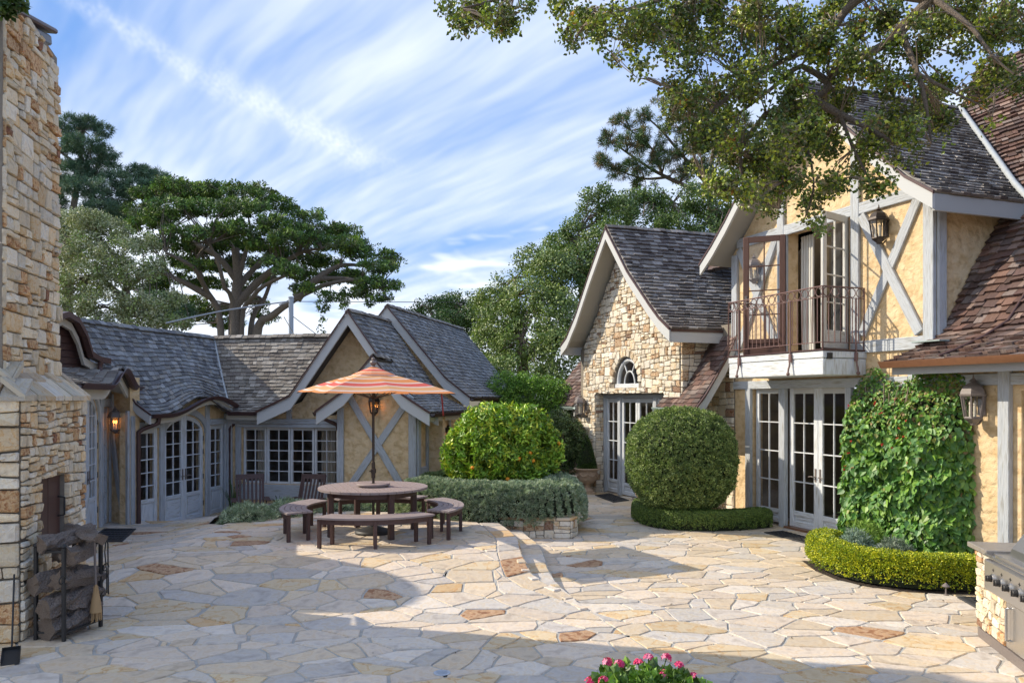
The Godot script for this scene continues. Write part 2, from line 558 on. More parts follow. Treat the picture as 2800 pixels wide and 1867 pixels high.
# one glazed leaf: the part's own mesh is its frame; panes, muntins and handle are sub-parts
func leaf(house: Node3D, called: String, fr: Fr, t0: float, t1: float, h0: float, h1: float, q: float, cols: int, rows: int, o := {}) -> MeshInstance3D:
	var a := Acc.new()
	var st: float = o.get("stile", 0.09)
	var low: float = o.get("low", 0.2)
	var rail: float = o.get("rail", 0.1)
	var th: float = o.get("thick", 0.05)
	var m: Material = o.get("mat", M.paint)
	var top: Callable = o.get("top", func(_t: float) -> float: return h1)
	var g0 := t0 + st
	var g1 := t1 - st
	var b0 := h0 + low
	beam(a, fr, t0 + st * 0.5, h0, t0 + st * 0.5, top.call(t0 + st * 0.5) - 0.001, st, q, th)
	beam(a, fr, t1 - st * 0.5, h0, t1 - st * 0.5, top.call(t1 - st * 0.5) - 0.001, st, q, th)
	beam(a, fr, g0, h0 + rail * 0.5, g1, h0 + rail * 0.5, rail, q + 0.001, th - 0.004)
	if low > rail * 2.1:
		beam(a, fr, g0, b0 - rail * 0.4, g1, b0 - rail * 0.4, rail * 0.8, q + 0.001, th - 0.004)
		beam(a, fr, g0, (h0 + b0) * 0.5, g1, (h0 + b0) * 0.5, low - rail * 1.4, q, th * 0.4)
		beam(a, fr, g0 + 0.05, (h0 + b0) * 0.5 + 0.012, g1 - 0.05, (h0 + b0) * 0.5 + 0.012, low - rail * 1.8 - 0.07, q + th * 0.3, th * 0.35)
	elif low > rail:
		beam(a, fr, g0, (h0 + rail + b0) * 0.5, g1, (h0 + rail + b0) * 0.5, low - rail, q, th - 0.006)
	var n := 6
	for k in n:
		var x0 := lerpf(g0, g1, float(k) / n)
		var x1 := lerpf(g0, g1, float(k + 1) / n)
		prism(a, fr, x0, x1, top.call(x0) - rail, top.call(x1) - rail, top.call(x0) - 0.001, top.call(x1) - 0.001, q + th, th - 0.002)
	var part := put(called, a, m, house)
	var mw := 0.022
	var flat := minf(top.call(g0), top.call(g1)) - rail
	var step: float = o.get("step", (flat - b0) / rows)
	for c in cols:
		for r in rows:
			var x0 := lerpf(g0, g1, float(c) / cols)
			var x1 := lerpf(g0, g1, float(c + 1) / cols)
			var y0 := b0 + step * r
			var y1a := b0 + step * (r + 1)
			var y1b := y1a
			if r == rows - 1:
				y1a = top.call(x0) - rail + 0.01
				y1b = top.call(x1) - rail + 0.01
			var p := Acc.new()
			var e := rf(-0.0012, 0.0012)
			p.quad(fr.w(x0, q + th * 0.45 + e, y0), fr.w(x1, q + th * 0.45 - e, y0), fr.w(x1, q + th * 0.45 - e, y1b), fr.w(x0, q + th * 0.45 + e, y1a), fr.out())
			put("pane", p, M.glass, part)
	for c in range(1, cols):
		var x := lerpf(g0, g1, float(c) / cols)
		var p := Acc.new()
		p.bar(fr.w(x, q + th * 0.55, b0), fr.w(x, q + th * 0.55, top.call(x) - rail + 0.005), mw, th * 0.7, fr.along(), 0.005)
		put("muntin", p, m, part)
	for r in range(1, rows):
		var y := b0 + step * r
		for c in cols:
			var p := Acc.new()
			var x0 := lerpf(g0, g1, float(c) / cols) + (mw * 0.5 if c > 0 else 0.0)
			var x1 := lerpf(g0, g1, float(c + 1) / cols) - (mw * 0.5 if c < cols - 1 else 0.0)
			p.bar(fr.w(x0, q + th * 0.55, y), fr.w(x1, q + th * 0.55, y), mw, th * 0.68, Vector3.UP, 0.005)
			put("muntin", p, m, part)
	var hs: float = o.get("handle", 0.0)
	if hs != 0.0:
		var x := t1 - st * 0.5 if hs > 0.0 else t0 + st * 0.5
		var y := h0 + 0.98
		var p := Acc.new()
		p.box(fr.xf(x, q + th + 0.005, y + 0.03), Vector3(0.045, 0.24, 0.012), 0.005)
		p.tube(PackedVector3Array([fr.w(x, q + th, y), fr.w(x, q + th + 0.05, y), fr.w(x - hs * 0.05, q + th + 0.06, y + 0.008), fr.w(x - hs * 0.13, q + th + 0.055, y - 0.004)]), PackedFloat32Array([0.011, 0.011, 0.01, 0.008]), 8)
		put("handle", p, M.pewter, part)
	for y: float in o.get("hinges", []):
		var p := Acc.new()
		var x := t0 - 0.008 if o.get("hinge_side", 1.0) < 0.0 else t1 + 0.008
		p.tube(PackedVector3Array([fr.w(x, q + th, h0 + y), fr.w(x, q + th, h0 + y + 0.11)]), PackedFloat32Array([0.012]), 8)
		put("hinge", p, M.bronze, part)
	return part


# dim interior behind openings
func room(house: Node3D, fr: Fr, t0: float, t1: float, h0: float, h1: float, q: float, depth: float) -> void:
	var a := Acc.new()
	for s: Array in [[t0, t1, q - depth, q - depth], [t0, t0, q - depth, q], [t1, t1, q - depth, q]]:
		a.quad(fr.w(s[0], s[2], h0), fr.w(s[1], s[3], h0), fr.w(s[1], s[3], h1), fr.w(s[0], s[2], h1))
	a.quad(fr.w(t0, q, h0), fr.w(t1, q, h0), fr.w(t1, q - depth, h0), fr.w(t0, q - depth, h0), Vector3.UP)
	a.quad(fr.w(t0, q, h1), fr.w(t1, q, h1), fr.w(t1, q - depth, h1), fr.w(t0, q - depth, h1), Vector3.DOWN)
	put("interior", a, M.inside, house)


# barge board following (t, h) points in the plane q of a frame, «drop» deep
func barge(house: Node3D, fr: Fr, q: float, pts: Array, drop: float, m: Material, thick := 0.05, called := "barge_board") -> void:
	var a := Acc.new()
	for i in pts.size() - 1:
		var p: Vector2 = pts[i]
		var r: Vector2 = pts[i + 1]
		prism(a, fr, p.x, r.x, p.y - drop, r.y - drop, p.y, r.y, q + thick, thick)
	put(called, a, m, house)


func swept(house: Node3D, called: String, pts: PackedVector3Array, r: float, m: Material) -> void:
	var a := Acc.new()
	a.tube(pts, PackedFloat32Array([r]), 10)
	put(called, a, m, house)


# half-round gutter along points: an open channel with a front roll
func gutter(house: Node3D, pts: PackedVector3Array, out: Vector3, r: float, m: Material, called := "gutter") -> void:
	var a := Acc.new()
	var prof := [Vector2(-r, 0.0), Vector2(-r * 0.95, -r * 0.7), Vector2(-r * 0.3, -r * 1.15), Vector2(r * 0.45, -r * 1.1), Vector2(r * 0.85, -r * 0.5), Vector2(r * 1.15, 0.0), Vector2(r * 1.2, r * 0.28), Vector2(r * 1.0, r * 0.3), Vector2(r * 0.95, 0.0), Vector2(r * 0.6, -r * 0.6), Vector2(-r * 0.2, -r * 0.9), Vector2(-r * 0.8, -r * 0.3)]
	for i in pts.size() - 1:
		for k in prof.size():
			var p: Vector2 = prof[k]
			var s: Vector2 = prof[(k + 1) % prof.size()]
			a.quad(pts[i] + out * p.x + Vector3.UP * p.y, pts[i + 1] + out * p.x + Vector3.UP * p.y, pts[i + 1] + out * s.x + Vector3.UP * s.y, pts[i] + out * s.x + Vector3.UP * s.y)
	put(called, a, m, house)


# roof between two edge lines from eave to ridge; shingles go to the pile
func roof(house: Node3D, key: String, left: PackedVector3Array, right: PackedVector3Array, tones: Array, o := {}) -> MeshInstance3D:
	var m := left.size()
	var cum := PackedFloat32Array([0.0])
	for i in range(1, m):
		cum.append(cum[i - 1] + (left[i].distance_to(left[i - 1]) + right[i].distance_to(right[i - 1])) * 0.5)
	var total := cum[m - 1]
	var disp: Callable = o.get("disp", func(_u: float, _v: float) -> float: return 0.0)
	var at := func(u: float, s: float) -> Vector3:
		s = clampf(s, 0.0, total)
		var i := 0
		while i < m - 2 and s > cum[i + 1]:
			i += 1
		var f := (s - cum[i]) / maxf(cum[i + 1] - cum[i], 0.0001)
		var a0 := left[i].lerp(left[i + 1], f)
		var b0 := right[i].lerp(right[i + 1], f)
		var p := a0.lerp(b0, u)
		p.y += disp.call(u, s / total)
		return p
	var th: float = o.get("thick", 0.09)
	var deck := Acc.new()
	var nu: int = o.get("nu", 10)
	var nv := 2 * m + 2
	var grid: Array = []
	var facing := Vector3.ZERO
	for j in nv + 1:
		var row := PackedVector3Array()
		for i in nu + 1:
			row.append(at.call(float(i) / nu, total * j / nv))
		grid.append(row)
	facing = (grid[nv][0] - grid[0][0]).cross(grid[0][nu] - grid[0][0]).normalized()
	if facing.y < 0.0:
		facing = -facing
	for j in nv:
		for i in nu:
			var p: Array = [grid[j][i], grid[j][i + 1], grid[j + 1][i + 1], grid[j + 1][i]]
			deck.quad(p[0], p[1], p[2], p[3], facing)
			var dn := -facing * th
			deck.quad(p[0] + dn, p[1] + dn, p[2] + dn, p[3] + dn, -facing)
			if j == 0:
				deck.quad(p[0], p[1], p[1] + dn, p[0] + dn)
			if i == 0:
				deck.quad(p[0], p[3], p[3] + dn, p[0] + dn)
			if i == nu - 1:
				deck.quad(p[1], p[2], p[2] + dn, p[1] + dn)
	var part := put("roof", deck, o.get("under", M.deck), house)
	var expo: float = o.get("expo", 0.15)
	var butt: float = o.get("butt", 0.026)
	var wmin: float = o.get("wmin", 0.1)
	var wmax: float = o.get("wmax", 0.24)
	var rag: float = o.get("rag", 0.018)
	var rows := int(ceil(total / expo))
	for r in rows:
		var s0 := r * expo - 0.03
		var width: float = at.call(0.0, s0).distance_to(at.call(1.0, s0))
		if width < 0.05:
			continue
		var x := -rf(0.0, wmax * 0.6)
		while x < width:
			var w := rf(wmin, wmax)
			var u0 := clampf(x / width, 0.0, 1.0)
			var u1 := clampf((x + w - 0.006) / width, 0.0, 1.0)
			x += w
			if u1 - u0 < 0.02 / width:
				continue
			var js := rf(-rag, rag)
			var jt := js + rf(-rag, rag) * 0.4
			var b0: Vector3 = at.call(u0, maxf(s0 + js, 0.0))
			var b1: Vector3 = at.call(u1, maxf(s0 + jt, 0.0))
			if s0 < 0.0:
				var dir: Vector3 = (at.call(u0, 0.1) - at.call(u0, 0.0)).normalized()
				b0 += dir * (s0 + js)
				b1 += dir * (s0 + jt)
			var e0: Vector3 = at.call(u0, s0 + expo * 1.12)
			var e1: Vector3 = at.call(u1, s0 + expo * 1.12)
			var nn := (e0 - b0).cross(b1 - b0).normalized()
			if nn.dot(facing) < 0.0:
				nn = -nn
			var lift := butt * rf(0.75, 1.35)
			var l2 := lift * rf(0.8, 1.2)
			var a := Acc.new()
			var tone: Color = pick(tones)
			var k := rf(0.72, 1.22)
			a.tint = Color(tone.r * k, tone.g * k, tone.b * k)
			var uo := Vector2(rf(0, 9), rf(0, 9))
			a.quad(b0 + nn * lift, b1 + nn * l2, e1 + nn * 0.004, e0 + nn * 0.004, nn, uo, uo + Vector2(w, 0), uo + Vector2(w, expo), uo + Vector2(0, expo))
			a.quad(b0 + nn * lift, b1 + nn * l2, b1 - nn * 0.004, b0 - nn * 0.004, b0 - e0, uo, uo + Vector2(w, 0), uo + Vector2(w, 0.02), uo + Vector2(0, 0.02))
			a.quad(b0 + nn * lift, e0 + nn * 0.004, e0 - nn * 0.004, b0 - nn * 0.004, b0 - b1)
			a.quad(b1 + nn * l2, e1 + nn * 0.004, e1 - nn * 0.004, b1 - nn * 0.004, b1 - b0)
			loose(a, part, key, M.shingle, "shingle", (b0 + e1) * 0.5, w * expo * absf(nn.dot((EYE - b0).normalized())))
	return part


func ridge_caps(house: Node3D, a: Vector3, b: Vector3, tones: Array, w := 0.12) -> void:
	var acc := Acc.new()
	var n := int(a.distance_to(b) / 0.16)
	var x := (b - a).normalized()
	var side := x.cross(Vector3.UP).normalized()
	for i in n:
		var tone: Color = pick(tones)
		var k := rf(0.7, 1.15)
		acc.tint = Color(tone.r * k, tone.g * k, tone.b * k)
		var p := a.lerp(b, (i + 0.5) / n) + Vector3.UP * rf(0.015, 0.035)
		for s: float in [-1.0, 1.0]:
			acc.box(Transform3D(Basis(x, (Vector3.UP + side * s * 0.9).normalized(), x.cross((Vector3.UP + side * s * 0.9).normalized())), p + side * s * w * 0.38 - Vector3.UP * w * 0.3), Vector3(0.155, 0.02, w), 0.003)
	put("ridge_cap", acc, M.shingle, house)


# ---------------------------------------------------------------- stonework
func area_of(p: PackedVector2Array) -> float:
	var s := 0.0
	for i in p.size():
		var a := p[i]
		var b := p[(i + 1) % p.size()]
		s += a.x * b.y - b.x * a.y
	return s * 0.5


func centre_of(p: PackedVector2Array) -> Vector2:
	var s := Vector2.ZERO
	for q in p:
		s += q
	return s / p.size()


func cut_poly(p: PackedVector2Array, at: Vector2, nor: Vector2) -> Array:
	var a := PackedVector2Array()
	var b := PackedVector2Array()
	for i in p.size():
		var u := p[i]
		var v := p[(i + 1) % p.size()]
		var du := (u - at).dot(nor)
		var dv := (v - at).dot(nor)
		if du <= 0.0:
			a.append(u)
		else:
			b.append(u)
		if du * dv < 0.0:
			var x := u.lerp(v, du / (du - dv))
			a.append(x)
			b.append(x)
	return [a, b]


# random ashlar: split until stones are between the wanted sizes
func ashlar(p: PackedVector2Array, big: float, small: float, out: Array, tall := 0.0) -> void:
	var lo := Vector2(1e9, 1e9)
	var hi := Vector2(-1e9, -1e9)
	for q in p:
		lo = lo.min(q)
		hi = hi.max(q)
	var s := hi - lo
	if p.size() < 3 or absf(area_of(p)) < 0.0008:
		return
	var limit := rf(small, big)
	var aspect := s.x / maxf(s.y, 0.001)
	if maxf(s.x * (1.0 + tall), s.y * 1.35) < limit or (absf(area_of(p)) < small * small * 0.8):
		out.append(p)
		return
	var vertical := aspect > rf(1.1, 2.3)
	var nor := Vector2(1, rf(-0.14, 0.14)) if vertical else Vector2(rf(-0.09, 0.09), 1)
	var at := lo + s * Vector2(rf(0.32, 0.68), rf(0.32, 0.68))
	var r := cut_poly(p, at, nor.normalized())
	ashlar(r[0], big, small, out, tall)
	ashlar(r[1], big, small, out, tall)


func thin(p: PackedVector2Array, gap: float) -> PackedVector2Array:
	var r := PackedVector2Array()
	for q in p:
		if r.size() == 0 or q.distance_to(r[r.size() - 1]) > gap:
			r.append(q)
	while r.size() > 3 and r[0].distance_to(r[r.size() - 1]) < gap:
		r.remove_at(r.size() - 1)
	return r


func biggest(list: Array) -> PackedVector2Array:
	var best := PackedVector2Array()
	var ba := 0.0
	for p: PackedVector2Array in list:
		var a := absf(area_of(p))
		if a > ba:
			ba = a
			best = p
	return best


var pale := 0.0


func stone_look(a: Acc) -> int:
	# quarry colours of the warm ashlar
	var r := rng.randf()
	var k := rf(0.8, 1.14)
	var c: Color
	var m := 0
	if r < 0.42:
		c = Color(0.74, 0.64, 0.47)
	elif r < 0.66:
		c = Color(0.76, 0.70, 0.58)
	elif r < 0.84:
		c = Color(0.70, 0.56, 0.37)
		m = 1
	elif r < 0.97:
		c = Color(0.62, 0.46, 0.29)
		m = 2
	else:
		c = Color(0.34, 0.20, 0.14)
		m = 2
	var g := (c.r + c.g + c.b) / 3.0
	c = c.lerp(Color(g * 1.18 + 0.06, g * 1.15 + 0.055, g * 1.08 + 0.05), pale)
	a.tint = Color(c.r * k, c.g * k, c.b * k)
	return m


# one rough-faced stone: polygon in (t, h) on a frame
func stone_piece(poly: PackedVector2Array, fr: Fr, q: float, proud: float, joint: float) -> Array:
	var p := biggest(Geometry2D.offset_polygon(poly, -joint - 0.012, Geometry2D.JOIN_MITER))
	if p.size() < 3:
		return []
	p = biggest(Geometry2D.offset_polygon(p, 0.012, Geometry2D.JOIN_ROUND))
	p = thin(p, 0.012)
	if p.size() < 3 or absf(area_of(p)) < 0.0005:
		return []
	var a := Acc.new()
	var m := stone_look(a)
	var c := centre_of(p)
	var up := proud * rf(0.45, 1.5)
	var turn := rf(0, TAU)
	var uo := Vector2(rf(0, 7), rf(0, 7))
	var ring: Array = []
	for lay: Array in [[1.0, -0.02], [0.985, up * 0.45], [0.86, up]]:
		var r := PackedVector3Array()
		for i in p.size():
			var s := c + (p[i] - c) * float(lay[0])
			if lay[0] < 1.0:
				s += Vector2(rf(-0.006, 0.006), rf(-0.006, 0.006))
			r.append(fr.w(s.x, q + float(lay[1]) + (rf(-0.3, 0.3) * up if lay[0] < 0.9 else 0.0), s.y))
		ring.append(r)
	var top := fr.w(c.x, q + up * rf(0.9, 1.25), c.y)
	var uvs := PackedVector2Array()
	for s in p:
		uvs.append(uo + (s - c).rotated(turn))
	for i in p.size():
		var j := (i + 1) % p.size()
		var mid := fr.w((p[i].x + p[j].x) * 0.5, q, (p[i].y + p[j].y) * 0.5) - fr.w(c.x, q, c.y)
		a.quad(ring[0][i], ring[0][j], ring[1][j], ring[1][i], mid + fr.out() * 0.01, uvs[i], uvs[j], uvs[j], uvs[i])
		a.quad(ring[1][i], ring[1][j], ring[2][j], ring[2][i], mid * 0.3 + fr.out(), uvs[i], uvs[j], uo + (uvs[j] - uo) * 0.86, uo + (uvs[i] - uo) * 0.86)
		if (ring[2][j] - top).cross(ring[2][i] - top).dot(fr.out()) > 0.0:
			a.tri(top, ring[2][i], ring[2][j], uo, uo + (uvs[i] - uo) * 0.86, uo + (uvs[j] - uo) * 0.86)
		else:
			a.tri(top, ring[2][j], ring[2][i], uo, uo + (uvs[j] - uo) * 0.86, uo + (uvs[i] - uo) * 0.86)
	return [a, M.stone[m], fr.w(c.x, q, c.y), absf(area_of(p))]


func rubble(part: Node3D, key: String, fr: Fr, q: float, outline: PackedVector2Array, holes: Array, big: float, small: float, proud := 0.022, joint := 0.006, tall := 0.0) -> void:
	var list: Array = []
	ashlar(outline, big, small, list, tall)
	for p: PackedVector2Array in list:
		var bits: Array = [p]
		for h: PackedVector2Array in holes:
			var next: Array = []
			for b: PackedVector2Array in bits:
				for r: PackedVector2Array in Geometry2D.clip_polygons(b, h):
					if absf(area_of(r)) > 0.0015:
						next.append(r)
			bits = next
		for b: PackedVector2Array in bits:
			var s := stone_piece(b, fr, q, proud, joint)
			if s.size() > 0:
				loose(s[0], part, key, s[1], "stone", s[2], s[3] * absf(fr.out().dot((EYE - s[2]).normalized())))


func rect(t0: float, t1: float, h0: float, h1: float) -> PackedVector2Array:
	return PackedVector2Array([V(t0, h0), V(t1, h0), V(t1, h1), V(t0, h1)])


# ---------------------------------------------------------------- foliage
func leaf_mesh(n: int, length: float, width: float, spread: float, seed_: int, up := 0.35, fold := 0.18, flat := 0.0) -> ArrayMesh:
	var r := RandomNumberGenerator.new()
	r.seed = seed_
	var a := Acc.new()
	for i in n:
		var dir := Vector3(r.randf_range(-1, 1), r.randf_range(-1, 1) * (1.0 - flat) + up, r.randf_range(-1, 1)).normalized()
		var side := dir.cross(Vector3(r.randf_range(-1, 1), r.randf_range(-1, 1), r.randf_range(-1, 1))).normalized()
		if flat > 0.0:
			side = side.lerp(dir.cross(Vector3.UP).normalized(), flat).normalized()
		var nn := dir.cross(side).normalized()
		var b := Vector3(r.randf_range(-1, 1), r.randf_range(-1, 1) * (1.0 - flat * 0.7), r.randf_range(-1, 1)) * spread
		var l := length * r.randf_range(0.7, 1.15)
		var w := width * r.randf_range(0.8, 1.15)
		var k := r.randf_range(0.62, 1.0)
		a.tint = Color(k, k, k * r.randf_range(0.8, 1.0))
		var t := b + dir * l - nn * l * 0.12
		var m := b + dir * l * 0.5 + nn * (-fold * w)
		var p := b + dir * l * 0.42 + side * w * 0.5
		var q := b + dir * l * 0.42 - side * w * 0.5
		a.tri(b, p, m)
		a.tri(p, t, m)
		a.tri(t, q, m)
		a.tri(q, b, m)
	return a.mesh()


func foliage(parent: Node3D, called: String, m: Material, mesh: Mesh, pts: PackedVector3Array, nor: PackedVector3Array, smin: float, smax: float, cols: Array, seed_: int, lean := 0.5) -> MultiMeshInstance3D:
	var r := RandomNumberGenerator.new()
	r.seed = seed_
	var buf := PackedFloat32Array()
	var n := pts.size()
	buf.resize(n * 16)
	var at := 0
	for i in n:
		var up := (nor[i] + Vector3(r.randf() - 0.5, r.randf() - 0.5, r.randf() - 0.5) * 2.0 * lean).normalized()
		var x := up.cross(Vector3(r.randf() - 0.5, r.randf() - 0.5, r.randf() - 0.5)).normalized()
		var z := x.cross(up)
		var s := r.randf_range(smin, smax)
		var c: Color = cols[r.randi() % cols.size()]
		var k := r.randf_range(0.75, 1.25) * 1.75
		var p := pts[i]
		buf[at] = x.x * s
		buf[at + 1] = up.x * s
		buf[at + 2] = z.x * s
		buf[at + 3] = p.x
		buf[at + 4] = x.y * s
		buf[at + 5] = up.y * s
		buf[at + 6] = z.y * s
		buf[at + 7] = p.y
		buf[at + 8] = x.z * s
		buf[at + 9] = up.z * s
		buf[at + 10] = z.z * s
		buf[at + 11] = p.z
		buf[at + 12] = c.r * k
		buf[at + 13] = c.g * k
		buf[at + 14] = c.b * k
		buf[at + 15] = 1.0
		at += 16
	var mm := MultiMesh.new()
	mm.transform_format = MultiMesh.TRANSFORM_3D
	mm.use_colors = true
	mm.mesh = mesh
	mm.instance_count = n
	mm.buffer = buf
	var o := MultiMeshInstance3D.new()
	o.name = numbered(called, parent)
	o.multimesh = mm
	o.material_override = m
	parent.add_child(o, true)
	stuff(o)
	return o


# points through ellipsoids [centre, radii]; returns [points, normals]
func crown(blobs: Array, per: float, inner := 0.55, gap := -0.15, freq := 0.9, seed_ := 5) -> Array:
	var f := FastNoiseLite.new()
	f.seed = seed_
	f.frequency = freq
	f.fractal_octaves = 2
	var r := RandomNumberGenerator.new()
	r.seed = seed_
	var pts := PackedVector3Array()
	var nor := PackedVector3Array()
	for b: Array in blobs:
		var c: Vector3 = b[0]
		var e: Vector3 = b[1]
		var surf := 4.2 * (e.x * e.y + e.y * e.z + e.x * e.z)
		for i in int(surf * per):
			var d := Vector3(r.randfn(), r.randfn(), r.randfn()).normalized()
			var k := lerpf(inner, 1.06, sqrt(r.randf()))
			var p := c + d * e * k
			if f.get_noise_3dv(p) < gap:
				continue
			pts.append(p)
			nor.append((d / e).normalized())
	return [pts, nor]


# rounded hedge along plan points; returns nothing, makes leaves and a twiggy heart under «o»
func hedge_points(path: Array, hw: float, h0: float, h1: float, per: float, seed_: int, power := 0.5, rough := 0.02) -> Array:
	var r := RandomNumberGenerator.new()
	r.seed = seed_
	var f := FastNoiseLite.new()
	f.seed = seed_
	f.frequency = 1.7
	path = eased(path)
	var cum: Array = [0.0]
	for i in range(1, path.size()):
		cum.append(cum[i - 1] + (path[i] as Vector2).distance_to(path[i - 1]))
	var total: float = cum[-1]
	var pts := PackedVector3Array()
	var nor := PackedVector3Array()
	var girth := hw * 2.0 + (h1 - h0) * 2.0
	for k in int(total * girth * per):
		var s := r.randf() * total
		var g := along_path(path, cum, s)
		var c: Vector2 = g[0]
		var d: Vector2 = g[1]
		var e := minf(s, total - s)
		var fit := 1.0 if e > hw else sqrt(maxf(0.04, 1.0 - pow(1.0 - e / hw, 2.0)))
		var a := r.randf() * PI
		var x := cos(a)
		var y := sin(a)
		var sx := signf(x) * pow(absf(x), power)
		var sy := pow(y, power)
		var side := V(d.y, -d.x)
		var lump := 1.0 + f.get_noise_2d(s * 2.0, a * 2.0) * rough * 3.0 + r.randf_range(-rough, rough * 2.0)
		var q := c + side * sx * hw * fit * lump
		pts.append(Vector3(q.x, h0 + (h1 - h0) * sy * lump * (0.6 + 0.4 * fit), -q.y))
		nor.append(Vector3(side.x * pow(absf(x), 2.0 - power) * signf(x) / hw, pow(y, 2.0 - power) / (h1 - h0), -side.y * pow(absf(x), 2.0 - power) * signf(x) / hw).normalized())
	return [pts, nor]


func eased(path: Array) -> Array:
	# the same walk with rounded corners
	var r: Array = []
	for i in path.size() - 1:
		var a: Vector2 = path[maxi(i - 1, 0)]
		var b: Vector2 = path[i]
		var c: Vector2 = path[i + 1]
		var d: Vector2 = path[mini(i + 2, path.size() - 1)]
		for k in 6:
			r.append(b.cubic_interpolate(c, a, d, k / 6.0))
	r.append(path[-1])
	return r


func along_path(path: Array, cum: Array, s: float) -> Array:
	var i := 0
	while i < path.size() - 2 and s > cum[i + 1]:
		i += 1
	var a: Vector2 = path[i]
	var b: Vector2 = path[i + 1]
	return [a.lerp(b, clampf((s - cum[i]) / (cum[i + 1] - cum[i]), 0.0, 1.0)), (b - a).normalized()]


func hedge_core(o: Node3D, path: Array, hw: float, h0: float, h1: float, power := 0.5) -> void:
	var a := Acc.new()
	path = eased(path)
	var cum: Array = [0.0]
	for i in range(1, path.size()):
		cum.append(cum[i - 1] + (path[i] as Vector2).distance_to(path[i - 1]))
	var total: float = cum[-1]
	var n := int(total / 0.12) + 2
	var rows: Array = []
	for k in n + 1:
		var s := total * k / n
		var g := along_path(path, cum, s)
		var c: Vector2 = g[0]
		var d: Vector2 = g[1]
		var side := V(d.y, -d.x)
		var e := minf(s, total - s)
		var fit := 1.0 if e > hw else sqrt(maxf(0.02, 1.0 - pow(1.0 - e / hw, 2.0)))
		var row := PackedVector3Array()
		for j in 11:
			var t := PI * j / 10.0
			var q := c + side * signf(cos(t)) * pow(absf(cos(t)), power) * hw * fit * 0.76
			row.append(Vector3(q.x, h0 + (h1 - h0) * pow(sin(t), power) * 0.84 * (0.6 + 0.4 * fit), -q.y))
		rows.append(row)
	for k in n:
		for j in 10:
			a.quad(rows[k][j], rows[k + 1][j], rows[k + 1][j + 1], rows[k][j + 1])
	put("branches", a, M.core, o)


# ---------------------------------------------------------------- fittings
func lantern(label: String, fr: Fr, t: float, q: float, h: float, size: float, lit: bool, metal: Material, group := "wall lanterns") -> Node3D:
	var at := fr.w(t, q, h)
	var out := fr.out()
	var o := thing("wall_lantern", label, "lantern", at, group, atan2(out.x, out.z))
	var s := size
	var ax := Vector3(0, 0, 0.24 * s)
	var a := Acc.new()
	a.box(Transform3D(Basis(), Vector3(0, 0.02 * s, 0.015)), Vector3(0.16 * s, 0.46 * s, 0.03), 0.01)
	a.tube(PackedVector3Array([Vector3(0, -0.3 * s, 0.02), Vector3(0, -0.37 * s, 0.1 * s), ax + Vector3(0, -0.36 * s, 0)]), PackedFloat32Array([0.02 * s]), 8)
	put("back_plate", a, metal, o)
	var xf := Transform3D(Basis(), ax)
	a = Acc.new()
	a.lathe(xf, PackedVector2Array([V(0.245 * s, 0.16 * s), V(0.25 * s, 0.19 * s), V(0.235 * s, 0.2 * s), V(0.225 * s, 0.25 * s), V(0.18 * s, 0.34 * s), V(0.1 * s, 0.4 * s), V(0.05 * s, 0.42 * s), V(0.045 * s, 0.43 * s), V(0.085 * s, 0.44 * s), V(0.03 * s, 0.49 * s), V(0.02 * s, 0.5 * s), V(0.012 * s, 0.56 * s), V(0.0, 0.58 * s)]), 6, true)
	a.lathe(xf, PackedVector2Array([V(0.245 * s, 0.16 * s), V(0.2 * s, 0.155 * s), V(0.0, 0.155 * s)]), 6, true)
	put("cap", a, metal, o)
	a = Acc.new()
	a.lathe(xf, PackedVector2Array([V(0.0, -0.40 * s), V(0.05 * s, -0.39 * s), V(0.06 * s, -0.36 * s), V(0.12 * s, -0.31 * s), V(0.155 * s, -0.28 * s), V(0.17 * s, -0.255 * s), V(0.165 * s, -0.23 * s), V(0.0, -0.228 * s)]), 6, true)
	put("base_bowl", a, metal, o)
	for k in 6:
		var g := TAU * k / 6.0
		var g2 := TAU * (k + 1) / 6.0
		var lo := ax + Vector3(cos(g) * 0.155, -0.235, sin(g) * 0.155) * Vector3(s, s, s)
		var hi := ax + Vector3(cos(g) * 0.215, 0.16, sin(g) * 0.215) * Vector3(s, s, s)
		var lo2 := ax + Vector3(cos(g2) * 0.155, -0.235, sin(g2) * 0.155) * s
		var hi2 := ax + Vector3(cos(g2) * 0.215, 0.16, sin(g2) * 0.215) * s
		a = Acc.new()
		a.bar(lo, hi, 0.03 * s, 0.03 * s, Vector3(cos(g + PI * 0.5), 0, sin(g + PI * 0.5)), 0.003)
		put("glazing_bar", a, metal, o)
		a = Acc.new()
		a.quad(lo.lerp(ax, 0.05), lo2.lerp(ax, 0.05), hi2.lerp(ax, 0.05), hi.lerp(ax, 0.05), Vector3(cos((g + g2) * 0.5), 0, sin((g + g2) * 0.5)))
		put("pane", a, M.glass, o)
	for k in 3:
		var g := TAU * (k + 0.25) / 3.0
		var c := ax + Vector3(cos(g), 0, sin(g)) * 0.055 * s
		a = Acc.new()
		a.tube(PackedVector3Array([c + Vector3(0, -0.23 * s, 0), c + Vector3(0, -0.02 * s, 0)]), PackedFloat32Array([0.018 * s]), 8)
		put("candle", a, M.candle, o)
		a = Acc.new()
		a.lathe(Transform3D(Basis(), c + Vector3(0, -0.02 * s, 0)), PackedVector2Array([V(0.008, 0), V(0.022 * s, 0.03 * s), V(0.018 * s, 0.06 * s), V(0.0, 0.1 * s)]), 8)
		put("bulb", a, M.bulb if lit else M.candle, o)
	if lit:
		var l := OmniLight3D.new()
		l.name = "glow"
		l.light_color = Color(1.0, 0.68, 0.36)
		l.light_energy = 0.014
		l.light_size = 0.03
		l.omni_range = 6.0
		l.omni_attenuation = 2.0
		l.shadow_enabled = true
		l.position = ax + Vector3(0, 0.02 * s, 0)
		o.add_child(l)
	return o


